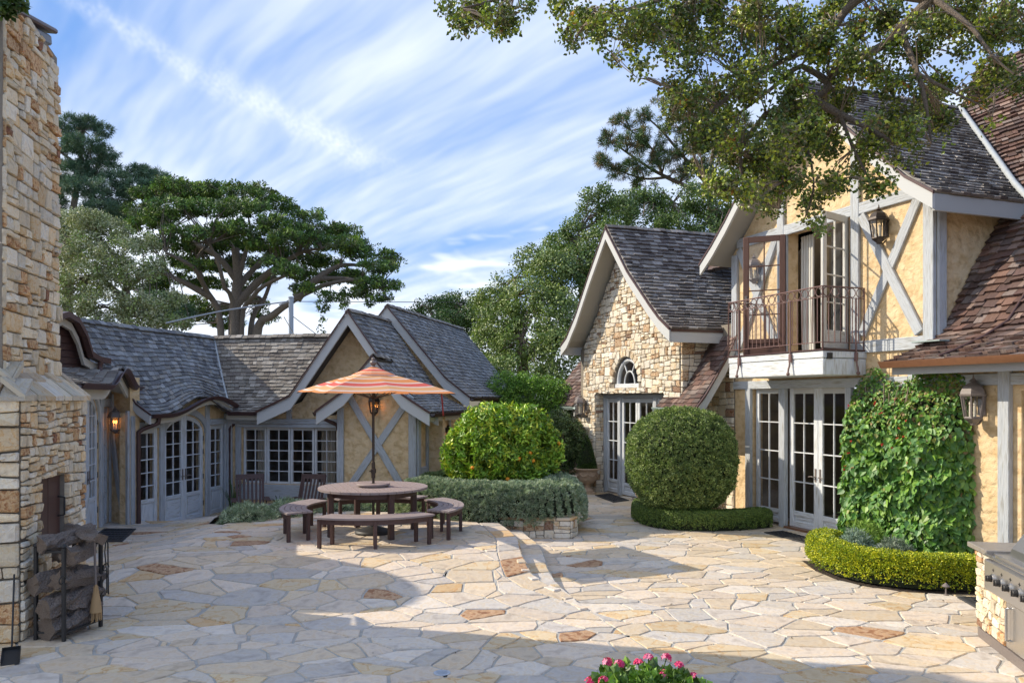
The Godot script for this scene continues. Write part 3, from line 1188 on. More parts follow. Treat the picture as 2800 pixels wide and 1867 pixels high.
func door_mat(label: String, corners: Array, h: float) -> void:
	var o := thing("door_mat", label, "door mat", Vector3.ZERO, "black scroll door mats")
	var a := Acc.new()
	var c := Vector2.ZERO
	for p: Vector2 in corners:
		c += p * 0.25
	var inner := []
	var low: Array[Vector3] = []
	var top: Array[Vector3] = []
	var rim: Array[Vector3] = []
	for p: Vector2 in corners:
		low.append(Vector3(p.x, h, -p.y))
		top.append(Vector3(lerpf(c.x, p.x, 0.99), h + 0.018, -lerpf(c.y, p.y, 0.99)))
		rim.append(Vector3(lerpf(c.x, p.x, 0.86), h + 0.0185, -lerpf(c.y, p.y, 0.86)))
	for i in 4:
		var j := (i + 1) % 4
		a.quad(low[i], low[j], top[j], top[i])
		a.quad(top[i], top[j], rim[j], rim[i], Vector3.UP)
	a.quad(rim[0], rim[1], rim[2], rim[3], Vector3.UP)
	put("rubber_sheet", a, M.rubber, o)
	# raised scrolls of the cast pattern
	a = Acc.new()
	var e1 := (corners[1] as Vector2) - (corners[0] as Vector2)
	var e2 := (corners[3] as Vector2) - (corners[0] as Vector2)
	for i in 9:
		for j in 5:
			var b: Vector2 = corners[0] + e1 * lerpf(0.13, 0.87, i / 8.0) + e2 * lerpf(0.16, 0.84, j / 4.0)
			var line := PackedVector3Array()
			var sg := 1.0 if (i + j) % 2 == 0 else -1.0
			for k in 12:
				var g := sg * TAU * 1.15 * k / 11.0 + i
				var rr := 0.018 + 0.0028 * k
				line.append(Vector3(b.x + cos(g) * rr, h + 0.021, -(b.y + sin(g) * rr)))
			a.tube(line, PackedFloat32Array([0.006]), 4, false)
	for k in 4:
		var p: Vector3 = rim[k]
		var q: Vector3 = rim[(k + 1) % 4]
		a.bar(p, q, 0.014, 0.008, Vector3(0, 0, 1), 0.0)
	put("raised_pattern", a, M.black, o)


func urn_planter(label: String, at: Vector3, s: float, cone: bool) -> void:
	var o := thing("stone_urn", label, "urn", at, "terracotta urns by the stone wing doors")
	var a := Acc.new()
	a.box(Transform3D(Basis(), Vector3(0, 0.025 * s, 0)), Vector3(0.34, 0.05, 0.34) * s, 0.01)
	put("plinth", a, M.urn, o)
	a = Acc.new()
	var prof := PackedVector2Array([V(0.16, 0.05), V(0.165, 0.07), V(0.13, 0.1), V(0.075, 0.14), V(0.065, 0.2), V(0.085, 0.225), V(0.15, 0.25), V(0.215, 0.32), V(0.24, 0.42), V(0.235, 0.5), V(0.25, 0.53), V(0.295, 0.555), V(0.3, 0.575), V(0.28, 0.585), V(0.23, 0.57), V(0.225, 0.52)])
	for i in prof.size():
		prof[i] *= s
	a.lathe(Transform3D(), prof, 28)
	put("bowl", a, M.urn, o)
	# swags in relief round the bowl
	for k in 8:
		a = Acc.new()
		var line := PackedVector3Array()
		for j in 7:
			var g := TAU * (k + j / 6.0) / 8.0
			line.append(Vector3(cos(g) * 0.245, 0.46 - 0.06 * sin(PI * j / 6.0), sin(g) * 0.245) * s)
		a.tube(line, PackedFloat32Array([0.014 * s]), 6)
		put("swag", a, M.urn, o)
	a = Acc.new()
	a.lathe(Transform3D(), PackedVector2Array([V(0.225 * s, 0.54 * s), V(0.0, 0.56 * s)]), 16)
	put("soil", a, M.soil, o)
	if not cone:
		return
	var t := thing("cone_topiary", "clipped green cone topiary growing in the terracotta urn by the stone pillar", "topiary", at + Vector3(0, 0.55 * s, 0))
	a = Acc.new()
	a.lathe(Transform3D(), PackedVector2Array([V(0.0, 0.0), V(0.2, 0.04), V(0.215, 0.2), V(0.14, 0.5), V(0.05, 0.76), V(0.0, 0.82)]), 16)
	put("branches", a, M.core, t)
	var pts := PackedVector3Array()
	var nor := PackedVector3Array()
	for k in 2600:
		var h := 1.0 - sqrt(rng.randf())
		var g := rf(0, TAU)
		var rr := 0.245 * pow(1.0 - h, 0.85) * minf(1.0, h * 14.0 + 0.55) * rf(0.93, 1.06)
		pts.append(Vector3(cos(g) * rr, h * 0.92, sin(g) * rr))
		nor.append(Vector3(cos(g), 0.35, sin(g)).normalized())
	foliage(t, "leaves", M.leaf, leaf_mesh(5, 0.03, 0.016, 0.012, 31), pts, nor, 0.8, 1.3, [Color(0.05, 0.09, 0.02), Color(0.075, 0.12, 0.03), Color(0.03, 0.06, 0.018)], 32)


func path_light(label: String, at: Vector3) -> void:
	var o := thing("path_light", label, "path light", at, "small bronze path lights")
	o.scale = Vector3.ONE * 0.72
	var a := Acc.new()
	a.tube(PackedVector3Array([Vector3.ZERO, Vector3(0, 0.16, 0)]), PackedFloat32Array([0.013]), 8)
	a.lathe(Transform3D(), PackedVector2Array([V(0.04, 0.0), V(0.04, 0.012), V(0.014, 0.03)]), 12)
	put("stem", a, M.pewter, o)
	a = Acc.new()
	a.lathe(Transform3D(Basis(), Vector3(0, 0.16, 0)), PackedVector2Array([V(0.0, -0.005), V(0.065, -0.012), V(0.068, 0.0), V(0.04, 0.025), V(0.02, 0.045), V(0.0, 0.06)]), 14)
	put("hood", a, M.pewter, o)


# ---------------------------------------------------------------- furniture
func round_table(at: Vector3) -> void:
	var o := thing("round_table", "round weathered slatted wooden table standing under the striped umbrella", "table", at)
	var R := 0.87
	var n := 13
	for i in n:
		var a := Acc.new()
		var x0 := -R + 2.0 * R * i / n + 0.004
		var x1 := -R + 2.0 * R * (i + 1) / n - 0.004
		var pts := PackedVector2Array()
		for k in 9:
			var x := lerpf(x0, x1, k / 8.0)
			pts.append(V(x, sqrt(maxf(0.0, R * R - x * x))))
		var b := Basis(Vector3.UP, 0.35)
		for k in 8:
			var p := pts[k]
			var q := pts[k + 1]
			a.quad(b * Vector3(p.x, 0.75, p.y), b * Vector3(q.x, 0.75, q.y), b * Vector3(q.x, 0.75, -q.y), b * Vector3(p.x, 0.75, -p.y), Vector3.UP, V(p.y, p.x), V(q.y, q.x), V(-q.y, q.x), V(-p.y, p.x))
			a.quad(b * Vector3(p.x, 0.715, p.y), b * Vector3(q.x, 0.715, q.y), b * Vector3(q.x, 0.715, -q.y), b * Vector3(p.x, 0.715, -p.y), Vector3.DOWN)
			for s: float in [-1.0, 1.0]:
				a.quad(b * Vector3(p.x, 0.75, s * p.y), b * Vector3(q.x, 0.75, s * q.y), b * Vector3(q.x, 0.715, s * q.y), b * Vector3(p.x, 0.715, s * p.y), b * Vector3(p.x, 0, s * p.y + s * 0.01))
		for p: Vector2 in [pts[0], pts[8]]:
			a.quad(b * Vector3(p.x, 0.75, p.y), b * Vector3(p.x, 0.75, -p.y), b * Vector3(p.x, 0.715, -p.y), b * Vector3(p.x, 0.715, p.y))
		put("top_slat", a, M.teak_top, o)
	var a := Acc.new()
	a.lathe(Transform3D(), PackedVector2Array([V(0.68, 0.714), V(0.68, 0.62), V(0.655, 0.62), V(0.655, 0.714)]), 40)
	put("apron", a, M.teak, o)
	for k in 4:
		var g := deg_to_rad(58.0 + 90.0 * k)
		a = Acc.new()
		var c := Vector3(cos(g), 0, sin(g)) * 0.71
		a.box(Transform3D(Basis(Vector3.UP, -g), c + Vector3(0, 0.355, 0)), Vector3(0.085, 0.715, 0.085), 0.008)
		put("leg", a, M.teak, o)
	for s in 2:
		a = Acc.new()
		var d := Vector3(cos(deg_to_rad(58.0 + 90 * s)), 0, sin(deg_to_rad(58.0 + 90 * s)))
		a.bar(-d * 0.66 + Vector3(0, 0.66 - s * 0.03, 0), d * 0.66 + Vector3(0, 0.66 - s * 0.03, 0), 0.05, 0.04, Vector3.UP)
		put("cross_rail", a, M.teak, o)
	var l := thing("lazy_susan", "low round wooden turntable in the middle of the garden table", "turntable", at + Vector3(0, 0.751, 0))
	a = Acc.new()
	a.lathe(Transform3D(), PackedVector2Array([V(0.05, 0.0), V(0.22, 0.0), V(0.22, 0.02), V(0.26, 0.022), V(0.265, 0.03), V(0.265, 0.045), V(0.258, 0.052), V(0.045, 0.052)]), 40)
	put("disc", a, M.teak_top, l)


func curved_bench(label: String, centre: Vector3, mid_deg: float, ground: Callable) -> void:
	var o := thing("curved_bench", label, "bench", centre, "curved wooden benches around the round table")
	var r0 := 1.04
	var r1 := 1.46
	var half := deg_to_rad(37.0)
	var m := deg_to_rad(mid_deg)
	var n := 5
	for i in n:
		var a := Acc.new()
		var p0 := lerpf(r0, r1, float(i) / n) + 0.004
		var p1 := lerpf(r0, r1, float(i + 1) / n) - 0.004
		var st := 18
		for k in st:
			var g0 := m - half + 2.0 * half * k / st
			var g1 := m - half + 2.0 * half * (k + 1) / st
			var pa := Vector3(cos(g0) * p0, 0.45, -sin(g0) * p0)
			var pb := Vector3(cos(g1) * p0, 0.45, -sin(g1) * p0)
			var pc := Vector3(cos(g1) * p1, 0.45, -sin(g1) * p1)
			var pd := Vector3(cos(g0) * p1, 0.45, -sin(g0) * p1)
			var dn := Vector3(0, -0.028, 0)
			a.quad(pa, pb, pc, pd, Vector3.UP, V(g0 * p0, p0), V(g1 * p0, p0), V(g1 * p0, p1), V(g0 * p0, p1))
			a.quad(pa + dn, pb + dn, pc + dn, pd + dn, Vector3.DOWN)
			a.quad(pa, pb, pb + dn, pa + dn, -pa)
			a.quad(pd, pc, pc + dn, pd + dn, pd * Vector3(1, 0, 1))
			if k == 0:
				a.quad(pa, pd, pd + dn, pa + dn)
			if k == st - 1:
				a.quad(pb, pc, pc + dn, pb + dn)
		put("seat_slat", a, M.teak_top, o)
	for rr: float in [r0 + 0.05, r1 - 0.05]:
		var a := Acc.new()
		var line: Array = []
		for k in 13:
			var g := m - half * 0.95 + 1.9 * half * k / 12.0
			line.append(Vector3(cos(g) * rr, 0.385, -sin(g) * rr))
		for k in 12:
			a.bar(line[k], line[k + 1], 0.075, 0.025, Vector3.UP, 0.0)
		put("apron", a, M.teak, o)
	for g: float in [m - half * 0.93, m, m + half * 0.93]:
		for rr: float in [r0 + 0.055, r1 - 0.055]:
			var a := Acc.new()
			var c := Vector3(cos(g) * rr, 0, -sin(g) * rr)
			var low: float = ground.call(centre.x + c.x, -(centre.z + c.z)) - centre.y
			var b := Basis(Vector3.UP, g)
			a.box(Transform3D(b, c + Vector3(0, (0.42 + low) * 0.5, 0)), Vector3(0.052, 0.42 - low, 0.052), 0.006)
			put("leg", a, M.teak, o)


func umbrella(at: Vector3) -> void:
	var o := thing("garden_umbrella", "orange and red striped square umbrella open above the round table", "umbrella", at)
	var a := Acc.new()
	a.lathe(Transform3D(), PackedVector2Array([V(0.0, 0.0), V(0.29, 0.0), V(0.295, 0.03), V(0.27, 0.055), V(0.17, 0.085), V(0.06, 0.12), V(0.05, 0.2), V(0.035, 0.21)]), 32)
	put("base", a, M.black, o)
	a = Acc.new()
	a.tube(PackedVector3Array([Vector3(0, 0.1, 0), Vector3(0, 2.66, 0)]), PackedFloat32Array([0.021]), 14)
	put("pole", a, M.bronze, o)
	a = Acc.new()
	a.lathe(Transform3D(Basis(), Vector3(0, 0.98, 0)), PackedVector2Array([V(0.022, -0.1), V(0.034, -0.09), V(0.034, -0.02), V(0.045, -0.01), V(0.045, 0.05), V(0.032, 0.06), V(0.03, 0.16), V(0.022, 0.17)]), 16)
	a.tube(PackedVector3Array([Vector3(0, 1.0, 0), Vector3(-0.02, 1.0, 0.06), Vector3(-0.05, 1.0, 0.075)]), PackedFloat32Array([0.01]), 6)
	put("crank", a, M.bronze, o)
	var R := 1.43
	var top := 2.62
	var cor: Array = []
	for k in 4:
		var g := deg_to_rad(199.0 + 90.0 * k)
		cor.append(Vector3(cos(g) * R, 2.245 + (0.035 if k == 0 else 0.0), sin(g) * R))
	# two layers: sagging panels between ribs, then a small vent cap
	for k in 4:
		for side in 2:
			var p: Vector3 = cor[k]
			var q: Vector3 = cor[(k + 1) % 4]
			var mid := (p + q) * 0.5
			mid.y += 0.012
			var e0 := p if side == 0 else mid
			var e1 := mid if side == 0 else q
			a = Acc.new()
			var nu := 6
			var nv := 8
			for i in nu:
				for j in nv:
					var c: Array[Vector3] = []
					var u: Array[Vector2] = []
					for s: Array in [[i, j], [i + 1, j], [i + 1, j + 1], [i, j + 1]]:
						var fu := float(s[0]) / nu
						var fv := float(s[1]) / nv
						var x := e0.lerp(e1, fu).lerp(Vector3(0, top, 0), fv * 0.97)
						x.y -= 0.03 * sin(PI * fu) * (1.0 - fv) * sin(PI * clampf(fv + 0.12, 0, 1)) - 0.02 * sin(PI * fv)
						c.append(x)
						u.append(Vector2(fu, fv))
					a.quad(c[0], c[1], c[2], c[3], Vector3.UP, u[0], u[1], u[2], u[3])
			put("canopy_panel", a, M.fabric, o)
			a = Acc.new()
			a.tube(PackedVector3Array([e0 + Vector3(0, -0.02, 0), e0.lerp(Vector3(0, top, 0), 0.5) + Vector3(0, -0.05, 0), Vector3(0, top - 0.03, 0)]), PackedFloat32Array([0.008]), 6)
			put("rib", a, M.bronze, o)
			a = Acc.new()
			a.tube(PackedVector3Array([e0.lerp(Vector3(0, top, 0), 0.45) + Vector3(0, -0.05, 0), Vector3(0, 2.15, 0)]), PackedFloat32Array([0.007]), 6)
			put("strut", a, M.bronze, o)
	a = Acc.new()
	for k in 16:
		var g0 := deg_to_rad(199.0) + TAU * k / 16.0
		var g1 := deg_to_rad(199.0) + TAU * (k + 1) / 16.0
		var f0 := 1.0 + 0.09 * cos(4.0 * (g0 - deg_to_rad(199.0)))
		var f1 := 1.0 + 0.09 * cos(4.0 * (g1 - deg_to_rad(199.0)))
		var rs := [0.345, 0.22, 0.06]
		var hs := [2.545, 2.60, 2.665]
		for j in 2:
			a.quad(Vector3(cos(g0) * rs[j] * f0, hs[j], sin(g0) * rs[j] * f0), Vector3(cos(g1) * rs[j] * f1, hs[j], sin(g1) * rs[j] * f1), Vector3(cos(g1) * rs[j + 1] * f1, hs[j + 1], sin(g1) * rs[j + 1] * f1), Vector3(cos(g0) * rs[j + 1] * f0, hs[j + 1], sin(g0) * rs[j + 1] * f0), Vector3.UP, V(0, 0.30 * j + 0.45), V(1, 0.30 * j + 0.45), V(1, 0.30 * j + 0.68), V(0, 0.30 * j + 0.68))
		# scalloped hem
		var pa := Vector3(cos(g0) * rs[0] * f0, hs[0], sin(g0) * rs[0] * f0)
		var pb := Vector3(cos(g1) * rs[0] * f1, hs[0], sin(g1) * rs[0] * f1)
		var dip := Vector3(0, -0.035 if k % 2 == 0 else -0.022, 0)
		a.quad(pa, pb, pb * Vector3(1.02, 1, 1.02) + dip, pa * Vector3(1.02, 1, 1.02) + Vector3(0, -0.03, 0), pa * Vector3(1, 0, 1), V(0, 0.57), V(1, 0.57), V(1, 0.62), V(0, 0.62))
	put("vent_cap", a, M.fabric, o)
	a = Acc.new()
	a.lathe(Transform3D(Basis(), Vector3(0, 2.655, 0)), PackedVector2Array([V(0.045, 0.0), V(0.05, 0.012), V(0.03, 0.03), V(0.028, 0.04), V(0.05, 0.06), V(0.055, 0.085), V(0.045, 0.11), V(0.022, 0.125), V(0.03, 0.14), V(0.024, 0.16), V(0.0, 0.17)]), 16)
	put("finial", a, M.pewter, o)
	# tie strap thrown over the right edge
	a = Acc.new()
	var c1: Vector3 = cor[1]
	var c2: Vector3 = cor[2]
	var hem := c1.lerp(c2, 0.68)
	var line := PackedVector3Array([hem.lerp(Vector3(0, top, 0), 0.30) + Vector3(0, 0.0, 0.03), hem.lerp(Vector3(0, top, 0), 0.12) + Vector3(0.02, -0.005, 0.04), hem + Vector3(0.02, 0.0, 0.02), hem + Vector3(0.035, -0.18, 0.025), hem + Vector3(0.05, -0.36, 0.02)])
	for k in 4:
		a.bar(line[k], line[k + 1], 0.022, 0.005, Vector3(1, 0, 0.2), 0.0)
	put("tie_strap", a, M.strap, o)


func folding_chair(label: String, at: Vector3, turn: float) -> void:
	var o := thing("garden_chair", label, "chair", at, "low slatted garden chairs by the windows", turn)
	# faces +z; low reclining seat
	for s: float in [-1.0, 1.0]:
		var a := Acc.new()
		a.bar(Vector3(s * 0.3, 0.0, 0.38), Vector3(s * 0.3, 0.5, 0.34), 0.06, 0.03, Vector3(0, 0, 1))
		put("leg", a, M.teak, o)
		a = Acc.new()
		a.bar(Vector3(s * 0.3, 0.32, 0.36), Vector3(s * 0.27, 0.02, -0.45), 0.07, 0.03, Vector3.UP)
		put("side_rail", a, M.teak, o)
		a = Acc.new()
		a.bar(Vector3(s * 0.34, 0.51, 0.42), Vector3(s * 0.34, 0.50, -0.3), 0.1, 0.025, Vector3(1, 0, 0))
		put("arm", a, M.teak, o)
		a = Acc.new()
		a.bar(Vector3(s * 0.26, 0.16, -0.16), Vector3(s * 0.27, 0.98, -0.45), 0.05, 0.03, Vector3(1, 0, 0))
		put("back_post", a, M.teak, o)
	for i in 6:
		var a := Acc.new()
		var z := lerpf(0.34, -0.14, i / 5.0)
		a.bar(Vector3(-0.28, lerpf(0.335, 0.18, i / 5.0), z), Vector3(0.28, lerpf(0.335, 0.18, i / 5.0), z), 0.075, 0.018, Vector3(0, 0, 1))
		put("seat_slat", a, M.teak, o)
	for i in 6:
		var a := Acc.new()
		var x := lerpf(-0.2, 0.2, i / 5.0)
		a.bar(Vector3(x, 0.2, -0.15), Vector3(x * 1.06, 0.9, -0.405), 0.045, 0.016, Vector3(1, 0, 0))
		put("back_slat", a, M.teak, o)
	var a := Acc.new()
	a.bar(Vector3(-0.29, 0.945, -0.43), Vector3(0.29, 0.945, -0.43), 0.11, 0.028, Vector3(0, 1, -0.3))
	put("top_rail", a, M.teak, o)


func side_table(label: String, at: Vector3, turn: float) -> void:
	var o := thing("side_table", label, "side table", at, "", turn)
	for i in 5:
		var a := Acc.new()
		a.box(Transform3D(Basis(), Vector3(lerpf(-0.2, 0.2, i / 4.0), 0.43, 0)), Vector3(0.09, 0.02, 0.5), 0.004)
		put("top_slat", a, M.teak_top, o)
	for sx: float in [-1.0, 1.0]:
		for sz: float in [-1.0, 1.0]:
			var a := Acc.new()
			a.box(Transform3D(Basis(), Vector3(sx * 0.2, 0.21, sz * 0.21)), Vector3(0.045, 0.42, 0.045), 0.004)
			put("leg", a, M.teak, o)
	var a := Acc.new()
	for sz: float in [-1.0, 1.0]:
		a.box(Transform3D(Basis(), Vector3(0, 0.385, sz * 0.21)), Vector3(0.36, 0.05, 0.02), 0.003)
	put("rail", a, M.teak, o)


func log_rack(at: Vector3, turn: float) -> void:
	var o := thing("firewood_rack", "black iron firewood rack on the flagstones against the stone chimney", "firewood rack", at, "", turn)
	# long side along x, 0.95 wide, 0.36 deep
	for sx: float in [-1.0, 1.0]:
		for sz: float in [-1.0, 1.0]:
			var a := Acc.new()
			a.box(Transform3D(Basis(), Vector3(sx * 0.27, 0.47, sz * 0.16)), Vector3(0.035, 0.94, 0.035), 0.004)
			a.lathe(Transform3D(Basis(), Vector3(sx * 0.27, 0.94, sz * 0.16)), PackedVector2Array([V(0.018, 0), V(0.03, 0.015), V(0.022, 0.035), V(0, 0.045)]), 8)
			put("post", a, M.black, o)
	for y: float in [0.08, 0.90]:
		for sz: float in [-1.0, 1.0]:
			if y > 0.5 and sz > 0.0:
				continue
			var a := Acc.new()
			a.bar(Vector3(-0.27, y, sz * 0.16), Vector3(0.27, y, sz * 0.16), 0.025, 0.02)
			put("rail", a, M.black, o)
		for sx: float in [-1.0, 1.0]:
			var a := Acc.new()
			a.bar(Vector3(sx * 0.27, y, -0.16), Vector3(sx * 0.27, y, 0.16), 0.025, 0.02)
			put("rail", a, M.black, o)
	for sx: float in [-1.0, 1.0]:
		var a := Acc.new()
		var line := PackedVector3Array()
		for k in 14:
			var g := TAU * 0.9 * k / 13.0
			var r := 0.055 - 0.0025 * k
			line.append(Vector3(sx * 0.27 + sx * 0.05 + cos(g) * r, 0.62 + sin(g) * r, 0.18))
		a.tube(line, PackedFloat32Array([0.007]), 6)
		put("scroll_hook", a, M.black, o)
	var spots := [[0.0, 0.15, 0.0, 0.15], [0.0, 0.38, 0.03, 0.14], [-0.02, 0.56, -0.06, 0.11], [0.04, 0.58, 0.09, 0.10], [0.0, 0.84, -0.07, 0.085], [0.03, 0.86, 0.09, 0.095], [-0.03, 1.0, 0.0, 0.09], [0.06, 1.04, 0.12, 0.08]]
	var words := ["thick split log lying lowest in the firewood rack", "thick grey log second from the bottom of the rack", "split log in the middle of the rack against the chimney", "split log jutting from the middle of the rack front", "grey log on the upper rail of the rack near the chimney", "grey log on the upper rail of the rack at its front", "weathered log crossing near the top of the firewood heap", "pale grey log laid crosswise on top of the firewood heap"]
	var f := FastNoiseLite.new()
	f.seed = 77
	f.frequency = 3.0
	for i in spots.size():
		var s: Array = spots[i]
		var lg := thing("firewood_log", words[i], "log", o.transform * Vector3(s[0], s[1], s[2]), "logs in the firewood rack", turn + rf(-0.35, 0.35) + (1.2 if i == 7 or i == 4 else 0.0))
		var a := Acc.new()
		var half := rf(0.27, 0.35) if i < 7 else 0.3
		var rows: Array = []
		for k in 11:
			var x := lerpf(-half, half, k / 10.0)
			var row := PackedVector3Array()
			for j in 14:
				var g := TAU * j / 14.0
				var facet := cos(PI / 5.0) / cos(fposmod(g + i * 0.9, TAU / 5.0) - PI / 5.0)
				var r: float = s[3] * facet * (1.0 + 0.75 * f.get_noise_3d(x * 1.3 + i * 7.0, cos(g) * 0.4, sin(g) * 0.4) + 0.35 * f.get_noise_3d(x * 4.0, cos(g) * 1.9 + i * 3.0, sin(g) * 1.9))
				if i % 3 == 1 and sin(g) > 0.35:
					r *= 0.62
				row.append(Vector3(x + rf(-0.012, 0.012), sin(g) * r + 0.03 * sin(x * 5.0 + i), cos(g) * r))
			rows.append(row)
		for k in 10:
			for j in 14:
				var j2 := (j + 1) % 14
				a.quad(rows[k][j], rows[k][j2], rows[k + 1][j2], rows[k + 1][j], (rows[k][j] as Vector3) * Vector3(0, 1, 1), V(k * 0.1, j / 14.0), V(k * 0.1, (j + 1) / 14.0), V(k * 0.1 + 0.1, (j + 1) / 14.0), V(k * 0.1 + 0.1, j / 14.0))
		put("bark", a, M.log, lg)
		for e in [0, 10]:
			a = Acc.new()
			var c := Vector3(-half if e == 0 else half, 0, 0)
			for j in 14:
				a.tri(c, rows[e][j], rows[e][(j + 1) % 14])
			put("cut_end", a, M.cut, lg)
	# hearth tools on the rack
	var b := thing("hearth_broom", "short straw hearth broom hanging on the front of the firewood rack", "broom", o.transform * Vector3(0.12, 0.0, 0.2), "", turn)
	var a := Acc.new()
	a.tube(PackedVector3Array([Vector3(0, 0.95, 0), Vector3(0, 0.46, 0.02)]), PackedFloat32Array([0.012]), 8)
	put("handle", a, M.pewter, b)
	a = Acc.new()
	for k in 70:
		var g := rf(0, TAU)
		var r := sqrt(rng.randf())
		a.tint = Color.WHITE
		a.bar(Vector3(cos(g) * 0.02 * r, 0.47, 0.02 + sin(g) * 0.02 * r), Vector3(cos(g) * 0.075 * r, rf(0.1, 0.16), 0.03 + sin(g) * 0.04 * r), 0.006, 0.004, Vector3(1, 0, 0), 0.0)
	a.lathe(Transform3D(Basis(), Vector3(0, 0, 0.02)), PackedVector2Array([V(0.06, 0.2), V(0.046, 0.32), V(0.026, 0.42), V(0.012, 0.49)]), 12)
	put("bristles", a, M.straw, b)
	var pk := thing("fire_tongs", "thin black fire tongs hanging at the right corner of the firewood rack", "fire tongs", o.transform * Vector3(0.30, 0.0, 0.2), "", turn)
	a = Acc.new()
	a.tube(PackedVector3Array([Vector3(0, 0.96, 0), Vector3(0.02, 0.88, 0.01), Vector3(0.01, 0.6, 0.02), Vector3(0.015, 0.34, 0.02)]), PackedFloat32Array([0.008]), 6)
	a.tube(PackedVector3Array([Vector3(0, 0.92, 0), Vector3(-0.03, 0.8, 0.01), Vector3(-0.015, 0.6, 0.02), Vector3(-0.01, 0.36, 0.02)]), PackedFloat32Array([0.007]), 6)
	put("shaft", a, M.black, pk)


func ash_shovel(at: Vector3, turn: float) -> void:
	var o := thing("ash_shovel", "black ash shovel leaning with its blade on the flagstones", "shovel", at, "", turn)
	var a := Acc.new()
	a.tube(PackedVector3Array([Vector3(0, 0.06, 0), Vector3(0.0, 0.34, -0.16), Vector3(0, 0.72, -0.36)]), PackedFloat32Array([0.009]), 8)
	put("handle", a, M.black, o)
	a = Acc.new()
	a.box(Transform3D(Basis(Vector3.RIGHT, 0.32), Vector3(0, 0.045, 0.12)), Vector3(0.15, 0.008, 0.24), 0.002)
	for s: float in [-1.0, 1.0]:
		a.box(Transform3D(Basis(Vector3.RIGHT, 0.32), Vector3(s * 0.073, 0.06, 0.12)), Vector3(0.006, 0.04, 0.22), 0.001)
	a.box(Transform3D(Basis(Vector3.RIGHT, 0.32), Vector3(0, 0.09, 0.01)), Vector3(0.15, 0.05, 0.006), 0.001)
	put("blade", a, M.black, o)


# ---------------------------------------------------------------- trees
func limb(a: Acc, pts: Array, r0: float, r1: float, sides := 9) -> void:
	var c := Curve3D.new()
	for i in pts.size():
		var p: Vector3 = pts[i]
		var t := Vector3.ZERO
		if i > 0 and i < pts.size() - 1:
			t = ((pts[i + 1] as Vector3) - (pts[i - 1] as Vector3)) * 0.17
		c.add_point(p, -t, t)
	var n := maxi(5, pts.size() * 4)
	var line := PackedVector3Array()
	var rad := PackedFloat32Array()
	var l := c.get_baked_length()
	for k in n + 1:
		line.append(c.sample_baked(l * k / n))
		rad.append(lerpf(r0, r1, pow(float(k) / n, 0.8)) * rf(0.93, 1.07))
	a.tube(line, rad, sides)


# twigs that run from limb points out to crown points
func twigs(a: Acc, from: Array, pts: PackedVector3Array, count: int, r0: float, r1: float, reach := 100.0) -> void:
	if pts.size() == 0:
		return
	for i in count:
		var p := pts[rng.randi() % pts.size()]
		var best: Vector3 = from[0]
		for f: Vector3 in from:
			if f.distance_squared_to(p) < best.distance_squared_to(p):
				best = f
		if best.distance_to(p) > reach:
			best = p + (best - p).normalized() * reach * rf(0.5, 1.0)
		var mid := best.lerp(p, 0.5) + Vector3(rf(-0.1, 0.1), rf(-0.02, 0.14), rf(-0.1, 0.1)) * best.distance_to(p)
		a.tube(PackedVector3Array([best, mid, p]), PackedFloat32Array([r0, (r0 + r1) * 0.5, r1]), 5, false)


func tree(called: String, label: String, category: String, group: String, base: Vector3, limbs: Array, blobs: Array, leafm: Mesh, m: Material, per: float, smin: float, smax: float, cols: Array, seed_: int, bark: Material, inner := 0.5, gap := -0.12, freq := 0.35, ntwig := 60, lean := 0.5) -> void:
	var o := thing(called, label, category, base, group)
	var a := Acc.new()
	var first := true
	var hubs: Array = []
	for l: Array in limbs:
		var pts: Array = []
		for p: Vector3 in l[0]:
			pts.append(p - base)
			if not first or limbs.size() == 1 or p != l[0][0]:
				hubs.append(p - base)
		limb(a, pts, l[1], l[2])
		if first:
			put("trunk", a, bark, o)
			a = Acc.new()
			first = false
	var local: Array = []
	for b: Array in blobs:
		local.append([(b[0] as Vector3) - base, b[1]])
	var g := crown(local, per, inner, gap, freq, seed_)
	if hubs.size() == 0:
		hubs.append(Vector3.ZERO)
	twigs(a, hubs, g[0], ntwig, 0.035, 0.008)
	put("limbs", a, bark, o)
	foliage(o, "crown", m, leafm, g[0], g[1], smin, smax, cols, seed_ + 1, lean)


# ---------------------------------------------------------------- courtyard floor
func smooth(a: float, b: float, x: float) -> float:
	var t := clampf((x - a) / (b - a), 0.0, 1.0)
	return t * t * (3.0 - 2.0 * t)


func h_upper(x: float, z: float) -> float:
	return 0.28 * smooth(8.8, 11.4, z) * smooth(-6.8, -4.6, x) - 0.2 * smooth(16.0, 16.6, z)


func h_tread(_x: float, z: float) -> float:
	return 0.14 * smooth(8.8, 11.4, z)


func h_lower(_x: float, _z: float) -> float:
	return 0.0


func h_back(x: float, z: float) -> float:
	return -0.2 * maxf(smooth(16.0, 16.6, z), smooth(-5.6, -5.0, x))


func flag_look(a: Acc, z: float, x: float) -> int:
	var r := rng.randf()
	var k := rf(0.88, 1.1)
	var c: Color
	var m := 0
	if r < 0.30:
		c = Color(0.65, 0.56, 0.46)
	elif r < 0.50:
		c = Color(0.66, 0.60, 0.525)
	elif r < 0.70:
		c = Color(0.64, 0.535, 0.40)
	elif r < 0.82:
		c = Color(0.54, 0.505, 0.465)
	elif r < 0.975:
		c = Color(0.61, 0.51, 0.36) if r < 0.95 else Color(0.60, 0.44, 0.26)
		m = 1
	else:
		c = Color(0.50, 0.36, 0.25)
		m = 2
	a.tint = Color(c.r * k, c.g * k, c.b * k)
	return m


const STRETCH := 1.45


